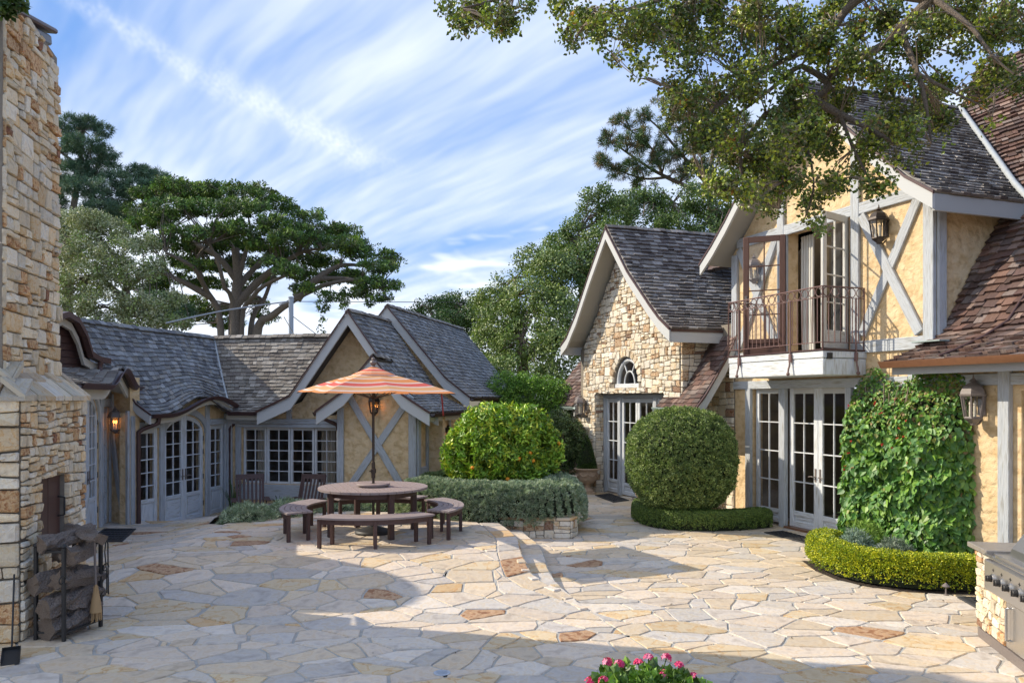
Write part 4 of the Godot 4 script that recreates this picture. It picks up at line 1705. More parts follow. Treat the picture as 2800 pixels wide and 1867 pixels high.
func flagstones(floors: Array) -> void:
	# irregular cells from weighted seeds, clipped to each floor's outline
	var seeds := PackedVector2Array()
	var wts := PackedFloat32Array()
	var grid := {}
	var x := -9.5 / STRETCH
	while x < 9.5 / STRETCH:
		var z := 3.0
		while z < 23.0:
			if rng.randf() > 0.22:
				var s := V(x + rf(-0.16, 0.16), z + rf(-0.16, 0.16))
				var key := Vector2i(int(floor(s.x)), int(floor(s.y)))
				if not grid.has(key):
					grid[key] = []
				grid[key].append(seeds.size())
				seeds.append(s)
				wts.append(rf(-0.025, 0.025))
			z += 0.268
		x += 0.268
	var warp := FastNoiseLite.new()
	warp.seed = 3
	warp.frequency = 1.6
	var bed: Array = []
	for fl: Dictionary in floors:
		bed.append(Acc.new())
	for i in seeds.size():
		var s := seeds[i]
		var cell := PackedVector2Array([s + V(-1, -1), s + V(1, -1), s + V(1, 1), s + V(-1, 1)])
		var gx := int(floor(s.x))
		var gz := int(floor(s.y))
		for ix in range(gx - 1, gx + 2):
			for iz in range(gz - 1, gz + 2):
				var key := Vector2i(ix, iz)
				if not grid.has(key):
					continue
				for j: int in grid[key]:
					if j == i:
						continue
					var d := seeds[j] - s
					var l := d.length()
					if l > 1.25 or l < 0.001:
						continue
					var t := (l * l + wts[i] - wts[j]) / (2.0 * l)
					cell = cut_poly(cell, s + d / l * t, d / l)[0]
					if cell.size() < 3:
						break
		if cell.size() < 3:
			continue
		for k in cell.size():
			cell[k] = V(cell[k].x * STRETCH, cell[k].y)
		var cells: Array = [cell]
		if rng.randf() < 0.2 and absf(area_of(cell)) > 0.2:
			cells = cut_poly(cell, centre_of(cell), V(rf(-1, 1), rf(-0.5, 0.5)).normalized())
		for half: PackedVector2Array in cells:
			flag_cell(half, floors, bed, warp)
	for f in floors.size():
		put("mortar_bed", bed[f], M.mortar, floors[f].node)


func flag_cell(cell: PackedVector2Array, floors: Array, bed: Array, warp: FastNoiseLite) -> void:
		var bent := PackedVector2Array()
		for k in cell.size():
			var a := cell[k]
			var b := cell[(k + 1) % cell.size()]
			var n := maxi(1, int(a.distance_to(b) / 0.14))
			for m in n:
				var p := a.lerp(b, float(m) / n)
				bent.append(p + V(warp.get_noise_2d(p.x * 1.5, p.y * 1.5), warp.get_noise_2d(p.x * 1.5 + 50.0, p.y * 1.5)) * 0.04)
		for f in floors.size():
			var fl: Dictionary = floors[f]
			for bit: PackedVector2Array in Geometry2D.intersect_polygons(bent, fl.outline):
				if absf(area_of(bit)) < 0.004:
					continue
				var hf: Callable = fl.height
				var b: Acc = bed[f]
				b.tint = Color.WHITE
				var tr := Geometry2D.triangulate_polygon(bit)
				for k in range(0, tr.size(), 3):
					var q: Array[Vector3] = []
					for m in 3:
						var p := bit[tr[k + m]]
						q.append(Vector3(p.x, hf.call(p.x, p.y) - 0.009, -p.y))
					b.quad(q[0], q[1], q[2], q[2], Vector3.UP)
				flag(bit, fl)


func flag(cell: PackedVector2Array, fl: Dictionary) -> void:
	var hf: Callable = fl.height
	var p := biggest(Geometry2D.offset_polygon(cell, -0.020, Geometry2D.JOIN_MITER))
	if p.size() >= 3:
		p = biggest(Geometry2D.offset_polygon(p, rf(0.0125, 0.0155), Geometry2D.JOIN_ROUND))
	p = thin(p, 0.022)
	if p.size() < 3 or absf(area_of(p)) < 0.004:
		return
	var a := Acc.new()
	var c := centre_of(p)
	var m := flag_look(a, c.y, c.x)
	var turn := rf(0, TAU)
	var uo := V(rf(0, 9), rf(0, 9))
	var tilt := V(rf(-0.006, 0.006), rf(-0.006, 0.006))
	var lift := rf(0.0, 0.004)
	var inner := PackedVector2Array()
	var top := PackedVector3Array()
	var low := PackedVector3Array()
	var uvs := PackedVector2Array()
	for q in p:
		var e := q + (c - q).normalized() * 0.012
		inner.append(e)
		top.append(Vector3(e.x, hf.call(e.x, e.y) + lift + (e - c).dot(tilt), -e.y))
		low.append(Vector3(q.x, hf.call(q.x, q.y) - 0.016, -q.y))
		uvs.append(uo + (q - c).rotated(turn))
	var tr := Geometry2D.triangulate_polygon(inner)
	for k in range(0, tr.size(), 3):
		a.quad(top[tr[k]], top[tr[k + 1]], top[tr[k + 2]], top[tr[k + 2]], Vector3.UP, uvs[tr[k]], uvs[tr[k + 1]], uvs[tr[k + 2]], uvs[tr[k + 2]])
	for k in p.size():
		var j := (k + 1) % p.size()
		a.quad(low[k], low[j], top[j], top[k], (top[k] + top[j]) * 0.5 - Vector3(c.x, top[k].y - 0.05, -c.y), uvs[k], uvs[j], uvs[j], uvs[k])
	loose(a, fl.node, fl.key, M.flag[m], "flagstone", Vector3(c.x, hf.call(c.x, c.y), -c.y), absf(area_of(p)) * 0.25)


# long tread stones between the two edges of the step
func treads(node: Node3D, inner: Array, outer: Array, hf: Callable, over: Vector2) -> void:
	var ci: Array = [0.0]
	var co: Array = [0.0]
	for i in range(1, inner.size()):
		ci.append(ci[i - 1] + (inner[i] as Vector2).distance_to(inner[i - 1]))
	for i in range(1, outer.size()):
		co.append(co[i - 1] + (outer[i] as Vector2).distance_to(outer[i - 1]))
	var f := 0.0
	var bed := Acc.new()
	while f < 0.999:
		var e := minf(1.0, f + rf(0.075, 0.13))
		var skew := rf(-0.006, 0.006)
		var cell := PackedVector2Array()
		for k in 4:
			cell.append(along_path(inner, ci, lerpf(f, e, k / 3.0) * float(ci[-1]))[0])
		for k in 4:
			cell.append(along_path(outer, co, clampf(lerpf(e, f, k / 3.0) + skew, 0.0, 1.0) * float(co[-1]))[0] + over)
		f = e
		if absf(area_of(cell)) < 0.02:
			continue
		var tr := Geometry2D.triangulate_polygon(cell)
		for k in range(0, tr.size(), 3):
			var q: Array[Vector3] = []
			for m in 3:
				var p := cell[tr[k + m]]
				q.append(Vector3(p.x, hf.call(p.x, p.y) - 0.009, -p.y))
			bed.quad(q[0], q[1], q[2], q[2], Vector3.UP)
		flag(cell, {"node": node, "key": "tread" + str(node.name), "height": hf})
	put("mortar_bed", bed, M.mortar, node)


# upright edge stones below a step's edge
func risers(node: Node3D, key: String, line: Array, low: Callable, high: Callable) -> void:
	var cum: Array = [0.0]
	for i in range(1, line.size()):
		cum.append(cum[i - 1] + (line[i] as Vector2).distance_to(line[i - 1]))
	var total: float = cum[-1]
	var s := 0.0
	while s < total - 0.05:
		var l := rf(0.25, 0.5)
		var p: Vector2 = along_path(line, cum, s + 0.006)[0]
		var q: Vector2 = along_path(line, cum, minf(s + l, total) - 0.006)[0]
		s += l
		var mid := (p + q) * 0.5
		var dir := (q - p).normalized()
		var out := V(dir.y, -dir.x)
		if out.x < 0.0:
			out = -out
		var h0: float = low.call(mid.x, mid.y) - 0.02
		var h1: float = high.call(mid.x, mid.y) - 0.004
		if h1 - h0 < 0.03 or p.distance_to(q) < 0.03:
			continue
		var fr := Fr.new(p, dir, out)
		var a := Acc.new()
		var m := flag_look(a, mid.y, mid.x)
		var w := p.distance_to(q)
		a.box(Transform3D(Basis(fr.along(), Vector3.UP, fr.along().cross(Vector3.UP)), fr.w(w * 0.5, -0.05 + rf(0.0, 0.012), (h0 + h1) * 0.5)), Vector3(w, h1 - h0, 0.12), 0.012)
		loose(a, node, key, M.flag[m], "riser_stone", Vector3(mid.x, h0, -mid.y), w * (h1 - h0))


func courtyard() -> void:
	var up_edge := [V(0.876, 9.22), V(0.65, 9.74), V(0.42, 10.0), V(0.24, 10.35), V(0.175, 10.75), V(0.117, 11.3), V(0.10, 11.8), V(0.09, 12.24), V(0.05, 12.6), V(-0.016, 12.98), V(-0.13, 13.5), V(-0.27, 14.09)]
	var low_edge := [V(0.876, 9.22), V(0.72, 9.7), V(0.63, 9.96), V(0.53, 10.35), V(0.46, 10.95), V(0.455, 11.5), V(0.44, 12.1), V(0.39, 12.7), V(0.31, 13.1), V(0.22, 13.5), V(0.14, 14.05)]
	var u := PackedVector2Array([V(-9.5, 3.0), V(3.2, 3.0), V(1.6, 7.0)])
	var cope: Array = []
	for p: Vector2 in up_edge:
		cope.append(p + V(-0.27 * smooth(9.2, 10.2, p.y) - 0.05 * smooth(9.2, 9.7, p.y), -0.1 * smooth(9.2, 9.9, p.y)))
	for p: Vector2 in cope:
		u.append(p)
	u.append_array(PackedVector2Array([V(-0.9, 14.5), V(-1.8, 15.1), V(-3.0, 15.4), V(-3.6, 15.1), V(-4.2, 14.5), V(-4.95, 13.8), V(-5.5, 14.5), V(-5.8, 15.6), V(-6.0, 17.0), V(-9.5, 17.0)]))
	var l := PackedVector2Array()
	for p: Vector2 in low_edge:
		l.append(p)
	l.append_array(PackedVector2Array([V(0.3, 14.1), V(1.06, 14.02), V(1.2, 15.6), V(0.9, 17.2), V(-0.2, 18.6), V(-0.2, 23.0), V(9.5, 23.0), V(9.5, 3.0), V(3.2, 3.0), V(1.6, 7.0)]))
	var t := PackedVector2Array()
	for p: Vector2 in up_edge:
		t.append(p)
	for i in low_edge.size():
		t.append(low_edge[low_edge.size() - 1 - i])
	var b := PackedVector2Array([V(-9.5, 17.0), V(-6.0, 17.0), V(-5.8, 15.6), V(-5.5, 14.5), V(-4.95, 13.8), V(-4.2, 14.5), V(-3.6, 15.1), V(-3.0, 15.4), V(-1.8, 15.1), V(-1.2, 15.6), V(-1.2, 19.5), V(-9.5, 19.5)])
	var floors: Array = []
	for s: Array in [["upper_terrace", u, h_upper], ["lower_terrace", l, h_lower], ["cottage_path", b, h_back]]:
		var o := Node3D.new()
		o.name = s[0]
		add_child(o)
		structure(o)
		floors.append({"node": o, "key": s[0], "outline": s[1], "height": s[2]})
	flagstones(floors)
	risers(floors[0].node, "upper_risers", up_edge, h_tread, h_upper)
	var step := Node3D.new()
	step.name = "terrace_step"
	add_child(step)
	structure(step)
	treads(step, up_edge, low_edge, h_tread, V(0.03, 0.0))
	treads(floors[0].node, cope, up_edge, h_upper, V(0.012, 0.0))
	risers(step, "lower_risers", low_edge, h_lower, h_tread)
	var back := [V(-4.95, 13.8), V(-4.2, 14.5), V(-3.6, 15.1), V(-3.0, 15.4), V(-1.8, 15.1), V(-0.9, 14.5)]
	risers(floors[0].node, "upper_risers", back, h_back, h_upper)
	# bare ground out to the horizon
	var a := Acc.new()
	for i in 12:
		for j in 12:
			var x0 := -300.0 + 50.0 * i
			var z0 := -300.0 + 50.0 * j
			a.quad(Vector3(x0, -0.5, z0), Vector3(x0 + 50, -0.5, z0), Vector3(x0 + 50, -0.5, z0 + 50), Vector3(x0, -0.5, z0 + 50), Vector3.UP)
	structure(put("ground", a, M.earth, self))
	# drain cover set into the paving
	var d := thing("drain_cover", "small round grey drain cover let into the flagstones near the flowers", "drain cover", Vector3(-0.624, 0.004, -7.13))
	a = Acc.new()
	a.lathe(Transform3D(), PackedVector2Array([V(0.075, 0.0), V(0.075, 0.006), V(0.06, 0.008), V(0.058, 0.004), V(0.0, 0.003)]), 24)
	put("rim", a, M.galv, d)
	a = Acc.new()
	for k in 5:
		a.box(Transform3D(Basis(), Vector3(0, 0.0065, (k - 2) * 0.02)), Vector3(0.1 - absf(k - 2) * 0.012, 0.004, 0.008), 0.001)
	put("grate", a, M.galv, d)
	var lp := PackedVector3Array()
	var ln := PackedVector3Array()
	for k in 90:
		var p := V(rf(-5.5, 5.5), rf(6.0, 16.0))
		if p.x > -0.3 and p.x < 1.3 and p.y > 9.0:
			continue
		var h := h_upper(p.x, p.y) if p.x < 0.3 else 0.0
		lp.append(Vector3(p.x, h + 0.006, -p.y))
		ln.append(Vector3.UP)
	foliage_group("fallen_leaves", leaf_mesh(1, 0.045, 0.022, 0.0, 7, 0.0, 0.2, 0.9), lp, ln)


func stone_block(o: Node3D, key: String, pts: Array, h0: float, h1: float, cap := 0.05, over := 0.035, deep := 0.3, big := 0.42, small := 0.2) -> void:
	# low wall along plan points, its outside on the right of the walk
	for i in pts.size() - 1:
		var p: Vector2 = pts[i]
		var q: Vector2 = pts[i + 1]
		var dir := (q - p).normalized()
		var fr := Fr.new(p, dir, V(dir.y, -dir.x))
		var w := p.distance_to(q)
		var a := Acc.new()
		prism(a, fr, 0.0, w, h0 - 0.2, h0 - 0.2, h1, h1, 0.0, deep)
		var part := put("wall", a, M.wall_mortar, o)
		rubble(part, key, fr, 0.002, rect(0.0, w, h0, h1), [], big, small, 0.014, 0.005)
		var x := 0.0
		while x < w - 0.02:
			var l := minf(rf(0.5, 0.8), w - x)
			if w - x - l < 0.2:
				l = w - x
			a = Acc.new()
			var m := flag_look(a, p.y, p.x)
			a.box(Transform3D(Basis(fr.along(), Vector3.UP, fr.along().cross(Vector3.UP)), fr.w(x + l * 0.5, over - (deep + over * 2.0) * 0.5, h1 + cap * 0.5 + rf(0, 0.004))), Vector3(l - 0.008, cap, deep + over * 2.0), 0.014)
			put("cap_stone", a, M.flag[m], o)
			x += l


func foliage_group(called: String, mesh: Mesh, pts: PackedVector3Array, nor: PackedVector3Array) -> void:
	var o := foliage(self, called, M.leaf_soft, mesh, pts, nor, 0.5, 1.2, [Color(0.10, 0.06, 0.03), Color(0.16, 0.11, 0.05), Color(0.07, 0.05, 0.03)], 12, 0.25)
	tag(o, "small dry brown leaves scattered over the flagstones", "leaves")


func timber(house: Node3D, fr: Fr, t0: float, h0: float, t1: float, h1: float, width: float, q: float, thick := 0.05) -> void:
	var a := Acc.new()
	beam(a, fr, t0, h0, t1, h1, width, q + rf(0.0, 0.003), thick)
	put("timber", a, M.timber, house)


func line_at(pts: Array, t: float) -> float:
	# height of a (t, h) polyline at t, whichever way it runs
	for i in pts.size() - 1:
		var a: Vector2 = pts[i]
		var b: Vector2 = pts[i + 1]
		if (t >= a.x and t <= b.x) or (t <= a.x and t >= b.x):
			return lerpf(a.y, b.y, (t - a.x) / (b.x - a.x) if absf(b.x - a.x) > 0.0001 else 0.0)
	var f: Vector2 = pts[0]
	var l: Vector2 = pts[-1]
	return f.y if absf(t - f.x) < absf(t - l.x) else l.y


func on(fr: Fr, pts: Array, q: float, lift := 0.0) -> PackedVector3Array:
	var r := PackedVector3Array()
	for p: Vector2 in pts:
		r.append(fr.w(p.x, q, p.y + lift))
	return r


func arch_casing(house: Node3D, fr: Fr, t0: float, t1: float, spring: float, rise: float, w: float, q: float, m: Material) -> void:
	var a := Acc.new()
	var n := 16
	var c := (t0 + t1) * 0.5
	var r := (t1 - t0) * 0.5
	for k in n:
		var g0 := PI * k / n
		var g1 := PI * (k + 1) / n
		var p: Array = []
		for s: Array in [[g0, 0.0], [g1, 0.0], [g1, w], [g0, w]]:
			p.append([c + cos(s[0]) * (r + s[1]), spring + sin(s[0]) * (rise + s[1])])
		for z: Array in [[q + 0.045, fr.out()], [q, -fr.out()]]:
			a.quad(fr.w(p[0][0], z[0], p[0][1]), fr.w(p[1][0], z[0], p[1][1]), fr.w(p[2][0], z[0], p[2][1]), fr.w(p[3][0], z[0], p[3][1]), z[1])
		a.quad(fr.w(p[0][0], q, p[0][1]), fr.w(p[1][0], q, p[1][1]), fr.w(p[1][0], q + 0.045, p[1][1]), fr.w(p[0][0], q + 0.045, p[0][1]), Vector3.DOWN)
		a.quad(fr.w(p[3][0], q, p[3][1]), fr.w(p[2][0], q, p[2][1]), fr.w(p[2][0], q + 0.045, p[2][1]), fr.w(p[3][0], q + 0.045, p[3][1]), Vector3.UP)
	put("arch_casing", a, m, house)


func downspout(house: Node3D, pts: Array, r := 0.042) -> void:
	var a := Acc.new()
	limb(a, pts, r, r, 10)
	put("downspout", a, M.gutter, house)


const GREY_SHAKE := [Color(0.258, 0.264, 0.270), Color(0.204, 0.206, 0.216), Color(0.312, 0.318, 0.324), Color(0.162, 0.162, 0.168), Color(0.264, 0.252, 0.234)]
const TAN_SHAKE := [Color(0.300, 0.270, 0.234), Color(0.240, 0.210, 0.180), Color(0.360, 0.330, 0.294), Color(0.180, 0.156, 0.138)]
const DARK_SHAKE := [Color(0.180, 0.162, 0.150), Color(0.252, 0.234, 0.222), Color(0.336, 0.312, 0.294), Color(0.126, 0.108, 0.102)]
const RED_SHAKE := [Color(0.15, 0.085, 0.068), Color(0.19, 0.11, 0.085), Color(0.11, 0.068, 0.06), Color(0.26, 0.18, 0.15), Color(0.14, 0.10, 0.092), Color(0.10, 0.058, 0.05), Color(0.21, 0.165, 0.15)]


# ---------------------------------------------------------------- the low cottage on the left
func left_cottage() -> void:
	var o := thing("left_cottage", "low half-timbered cottage with grey shingle roofs, twin gables and arched glazed doors", "house", Vector3.ZERO)
	var key := "left_cottage"
	var FL := Fr.new(V(-6.72, 18.83), V(0.2079, 0.9781), V(0.9781, -0.2079))
	var FW := Fr.new(V(-6.72, 18.83), V(0.9781, -0.2079), V(-0.2079, -0.9781))
	var FS := Fr.new(V(-2.044, 17.12), V(0.2079, 0.9781), V(0.9781, -0.2079))
	var FA := Fr.new(V(-8.0, 15.9), V(0.843, -0.538), V(-0.538, -0.843))
	var FE := Fr.new(V(-7.59, 14.18), V(-0.2317, 0.9728), V(0.9728, 0.2317))
	var a := Acc.new()
	# --- arched garden doors wall
	var bump := func(t: float) -> float: return 0.0 if absf(t + 1.1) > 1.75 else 0.36 * pow(0.5 + 0.5 * cos(PI * (t + 1.1) / 1.75), 1.2)
	var holes: Array = [[-3.12, -2.5, -0.2, 1.84], [-2.32, -0.9, -0.2, 2.08, 0.42], [-0.72, -0.06, -0.2, 1.84]]
	wall(a, FL, -3.4, 0.0, -0.4, func(t: float) -> float: return 2.16 + bump.call(t), 0.0, 0.2, holes, [-2.8, -2.2, -1.9, -1.6, -1.3, -1.1, -0.9, -0.6, -0.3])
	put("wall", a, M.stucco, o)
	room(o, FL, -2.95, -0.02, -0.2, 2.2, -0.2, 2.2)
	var arch := func(t: float) -> float: return 1.66 + 0.42 * sqrt(maxf(0.0, 1.0 - pow((t + 1.61) / 0.71, 2.0)))
	leaf(o, "sidelight", FL, -3.12, -2.5, -0.2, 1.84, -0.07, 2, 5, {"low": 0.62, "stile": 0.1})
	leaf(o, "door", FL, -2.31, -1.612, -0.2, 1.84, -0.07, 2, 6, {"low": 0.60, "stile": 0.1, "top": arch, "step": 0.27, "handle": 1.0})
	leaf(o, "door", FL, -1.608, -0.91, -0.2, 1.84, -0.07, 2, 6, {"low": 0.60, "stile": 0.1, "top": arch, "step": 0.27, "handle": -1.0, "hinges": [0.25, 0.85, 1.4, 1.7]})
	leaf(o, "sidelight", FL, -0.72, -0.06, -0.2, 1.84, -0.07, 2, 5, {"low": 0.62, "stile": 0.12})
	arch_casing(o, FL, -2.33, -0.89, 1.66, 0.44, 0.13, 0.002, M.timber)
	timber(o, FL, -2.42, -0.2, -2.42, 2.12, 0.14, 0.0)
	timber(o, FL, -0.81, -0.2, -0.81, 2.3, 0.13, 0.0)
	timber(o, FL, -3.2, 1.91, -2.5, 1.91, 0.13, 0.002)
	timber(o, FL, -0.74, 1.91, -0.1, 1.91, 0.13, 0.002)
	timber(o, FL, -3.3, -0.2, -3.3, 2.1, 0.14, 0.0)
	timber(o, FL, -0.05, -0.2, -0.05, 2.1, 0.13, 0.0)
	# --- window wall and big gable behind it
	var g2 := [V(1.1, 2.12), V(1.92, 2.47), V(3.29, 4.33), V(4.6, 2.5), V(5.36, 2.13)]
	a = Acc.new()
	var tops := func(t: float) -> float: return 2.14 if t < 1.12 else line_at(g2, t) - 0.1
	wall(a, FW, 0.0, 5.3, -0.4, tops, 0.0, 0.2, [[0.42, 2.82, 0.46, 1.76]], [1.12, 1.92, 3.29, 4.6])
	put("wall", a, M.stucco, o)
	room(o, FW, 0.2, 3.0, -0.2, 2.1, -0.2, 2.5)
	for k in 4:
		leaf(o, "casement_window", FW, 0.425 + 0.6 * k, 1.015 + 0.6 * k, 0.46, 1.76, -0.08, 2, 5, {"low": 0.055, "stile": 0.055, "rail": 0.055})
	for s: Array in [[0.78, 0.12], [2.45, 0.16]]:
		var cu := Acc.new()
		for j in 8:
			var x: float = s[0] + s[1] * (j - 4) / 4.0
			cu.tube(PackedVector3Array([FW.w(x, -0.32 - 0.02 * (j % 2), 0.0), FW.w(x, -0.32 - 0.02 * (j % 2), 1.85)]), PackedFloat32Array([0.035]), 6, false)
		put("curtain", cu, M.curtain, o)
	timber(o, FW, 0.1, -0.2, 0.1, 1.98, 0.14, 0.0)
	timber(o, FW, 0.33, -0.1, 0.33, 1.85, 0.14, 0.012, 0.04)
	timber(o, FW, 0.03, 1.91, 3.1, 1.91, 0.12, 0.002)
	timber(o, FW, 0.26, 1.805, 3.0, 1.805, 0.075, 0.014)
	timber(o, FW, 0.4, 0.27, 3.1, 0.27, 0.36, 0.0, 0.045)
	timber(o, FW, 2.95, -0.1, 2.95, 1.85, 0.2, 0.0)
	timber(o, FW, 1.62, 1.97, 1.62, 2.3, 0.13, 0.0)
	barge(o, FW, 0.5, g2, 0.27, M.barge)
	barge(o, FW, 0.56, [V(1.08, 2.16), V(1.9, 2.52), V(3.29, 4.39), V(4.62, 2.55), V(5.38, 2.17)], 0.05, M.gutter, 0.03, "roof_edge")
	# --- small gable with the crossed braces
	var g4 := [V(2.83, 2.14), V(3.45, 2.55), V(4.11, 3.30), V(4.75, 2.5), V(5.36, 2.13)]
	a = Acc.new()
	wall(a, FW, 3.13, 4.93, -0.4, func(t: float) -> float: return line_at(g4, t) - 0.1, 0.7, 0.2, [], [3.45, 4.11, 4.75])
	var FQ := Fr.new(V(FW.w(3.13, 0.7, 0).x, -FW.w(3.13, 0.7, 0).z), V(0.2079, 0.9781), V(-0.9781, 0.2079))
	prism(a, FQ, 0.0, 0.7, -0.4, -0.4, 2.2, 2.2, 0.0, 0.2)
	put("wall", a, M.stucco, o)
	timber(o, FW, 3.2, -0.2, 3.2, 2.25, 0.15, 0.7)
	timber(o, FW, 4.85, -0.2, 4.85, 2.35, 0.17, 0.7)
	timber(o, FW, 3.36, 2.56, 4.8, 0.25, 0.15, 0.7, 0.055)
	timber(o, FW, 4.82, 2.5, 3.3, 0.36, 0.15, 0.7, 0.042)
	timber(o, FW, 3.2, 0.0, 4.9, 0.0, 0.16, 0.702)
	barge(o, FW, 1.1, g4, 0.26, M.barge)
	barge(o, FW, 1.16, [V(2.81, 2.18), V(3.43, 2.6), V(4.11, 3.36), V(4.77, 2.55), V(5.38, 2.17)], 0.05, M.gutter, 0.03, "roof_edge")
	lantern("lit black lantern on the stucco between the crossed braces behind the umbrella pole", FW, 4.02, 0.71, 2.28, 0.55, true, M.bronze)
	# --- third gable further back
	var g3 := [V(1.1, 2.5), V(1.6, 2.75), V(3.25, 4.72), V(4.75, 2.93), V(5.38, 2.46)]
	a = Acc.new()
	wall(a, FW, 1.6, 5.0, -0.4, func(t: float) -> float: return line_at(g3, t) - 0.1, -2.4, 0.2, [], [3.25, 4.75])
	put("wall", a, M.stucco, o)
	barge(o, FW, -2.0, g3, 0.27, M.barge)
	barge(o, FW, -1.94, [V(1.08, 2.54), V(1.58, 2.8), V(3.25, 4.78), V(4.77, 2.98), V(5.4, 2.5)], 0.05, M.gutter, 0.03, "roof_edge")
	# --- side wall with the little window
	a = Acc.new()
	wall(a, FS, -0.0, 9.5, -0.4, func(_t: float) -> float: return 2.2, 0.0, 0.2, [[0.76, 1.38, 1.0, 1.82]])
	put("wall", a, M.stucco, o)
	room(o, FS, 0.5, 1.8, 0.6, 2.1, -0.2, 1.2)
	leaf(o, "small_window", FS, 0.77, 1.37, 1.0, 1.82, -0.07, 2, 3, {"low": 0.09, "stile": 0.1, "rail": 0.09})
	timber(o, FS, 0.09, -0.2, 0.09, 2.15, 0.17, 0.0)
	timber(o, FS, 0.68, 0.95, 0.68, 2.15, 0.12, 0.0)
	timber(o, FS, 1.46, 0.95, 1.46, 2.15, 0.12, 0.0)
	timber(o, FS, 0.18, 0.87, 3.2, 0.87, 0.16, 0.002)
	timber(o, FS, 0.3, 0.75, 1.2, -0.15, 0.14, 0.0)
	timber(o, FS, 2.3, 0.75, 1.3, -0.15, 0.14, 0.0)
	timber(o, FS, 0.74, 1.92, 1.4, 1.92, 0.11, 0.002)
	timber(o, FS, 2.4, 0.95, 2.4, 2.15, 0.14, 0.0)
	lantern("lit lantern beside the little window, half hidden by the orange tree", FS, 1.95, 0.0, 1.55, 0.52, true, M.bronze)
	# --- roofs
	var prof := [V(0.35, 2.13), V(0.1, 2.34), V(-0.25, 2.82), V(-0.91, 3.94)]
	var el := PackedVector3Array()
	var vl := PackedVector3Array()
	for p: Vector2 in prof:
		el.append(FL.w(-3.25, p.x, p.y))
		var c := FL.w(0, p.x, p.y) + FW.out() * p.x
		vl.append(c)
	roof(o, key, el, vl, GREY_SHAKE, {"disp": func(u: float, v: float) -> float: return bump.call(lerpf(-3.25, 0.35, u)) * pow(1.0 - v, 1.6), "nu": 24, "expo": 0.125, "wmin": 0.09, "wmax": 0.2})
	# gutter and white board follow the wave
	var gl := PackedVector3Array()
	var bl: Array = []
	for k in 41:
		var t := lerpf(-3.27, 0.2, k / 40.0)
		gl.append(FL.w(t, 0.40, 2.12 + bump.call(t)))
		bl.append(V(t, 2.07 + bump.call(t)))
	gutter(o, gl, FL.out(), 0.06, M.gutter)
	barge(o, FL, 0.27, bl, 0.12, M.cream, 0.05, "fascia_board")
	gutter(o, PackedVector3Array([FW.w(0.3, 0.4, 2.12), FW.w(1.12, 0.4, 2.12)]), FW.out(), 0.06, M.gutter)
	barge(o, FW, 0.27, [V(0.2, 2.07), V(1.1, 2.07)], 0.12, M.cream, 0.05, "fascia_board")
	var ul := PackedVector3Array()
	var ur := PackedVector3Array()
	for p: Vector2 in [V(-0.22, 2.78), V(-0.25, 2.82), V(-0.91, 3.94)]:
		ul.append(FL.w(-12.0, p.x, p.y))
		ur.append(FL.w(-3.25, p.x, p.y))
	roof(o, key, ul, ur, GREY_SHAKE, {"nu": 12, "expo": 0.125, "wmin": 0.09, "wmax": 0.2})
	# verge of the left roof above the lantern
	var FV := Fr.new(V(FL.w(-3.25, 0, 0).x, -FL.w(-3.25, 0, 0).z), V(0.9781, -0.2079), V(-0.2079, -0.9781))
	barge(o, FV, 0.02, [V(0.40, 2.1), V(0.1, 2.3), V(-0.25, 2.76), V(-0.6, 3.35)], 0.16, M.barge)
	barge(o, FV, 0.05, [V(0.42, 2.15), V(0.1, 2.36), V(-0.25, 2.83), V(-0.6, 3.43)], 0.045, M.gutter, 0.03, "roof_edge")
	# front roof over the windows, running under the gable
	var fr0 := PackedVector3Array()
	var fr1 := PackedVector3Array()
	for p: Vector2 in prof:
		fr0.append(FL.w(0, p.x, p.y) + FW.out() * p.x)
		var q: float = 1.1 if p.y < 2.2 else (1.1 + (p.y - 2.12) / 0.35 * 0.82 if p.y < 2.47 else 1.92 + (p.y - 2.47) / 1.86 * 1.37)
		fr1.append(FW.w(q + 0.12, p.x, p.y))
	roof(o, key, fr0, fr1, TAN_SHAKE, {"nu": 10, "expo": 0.125, "wmin": 0.09, "wmax": 0.2})
	swept(o, "valley_flashing", PackedVector3Array([vl[0] + Vector3.UP * 0.03, vl[1] + Vector3.UP * 0.035, vl[2] + Vector3.UP * 0.035, vl[3] + Vector3.UP * 0.03]), 0.03, M.flashing)
	ridge_caps(o, FL.w(-12.0, -0.91, 3.96), FL.w(0.91, -0.91, 3.96), GREY_SHAKE)
	ridge_caps(o, FL.w(0.91, -0.91, 3.97), FW.w(2.95, -0.91, 3.97), TAN_SHAKE)
	a = Acc.new()
	a.quad(FL.w(-12.0, -0.91, 3.93), FL.w(1.4, -0.91, 3.93), FL.w(3.0, -2.3, 1.6), FL.w(-12.0, -2.3, 1.6))
	a.quad(FW.w(-0.9, -0.93, 3.93), FW.w(3.2, -0.93, 3.93), FW.w(3.2, -2.3, 1.6), FW.w(-2.3, -2.3, 1.6))
	put("rear_slope", a, M.deck, o)
	# twin gables: upper band to the big ridge, lower band out to the small gable
	var band := [V(5.36, 2.16), V(4.6, 2.54), V(4.05, 3.32)]
	roof(o, key, on(FW, band, 1.1), on(FW, band, -2.02), GREY_SHAKE, {"expo": 0.125, "wmin": 0.09, "wmax": 0.2})
	var band2 := [V(4.07, 3.29), V(3.7, 3.8), V(3.29, 4.37)]
	roof(o, key, on(FW, band2, 0.5), on(FW, band2, -2.02), GREY_SHAKE, {"expo": 0.125, "wmin": 0.09, "wmax": 0.2})
	var lb := [V(2.81, 2.17), V(3.43, 2.58), V(4.11, 3.34)]
	roof(o, key, on(FW, lb, 0.05), on(FW, lb, 1.1), GREY_SHAKE, {})
	var lb2 := [V(1.1, 2.15), V(1.9, 2.5), V(3.29, 4.37)]
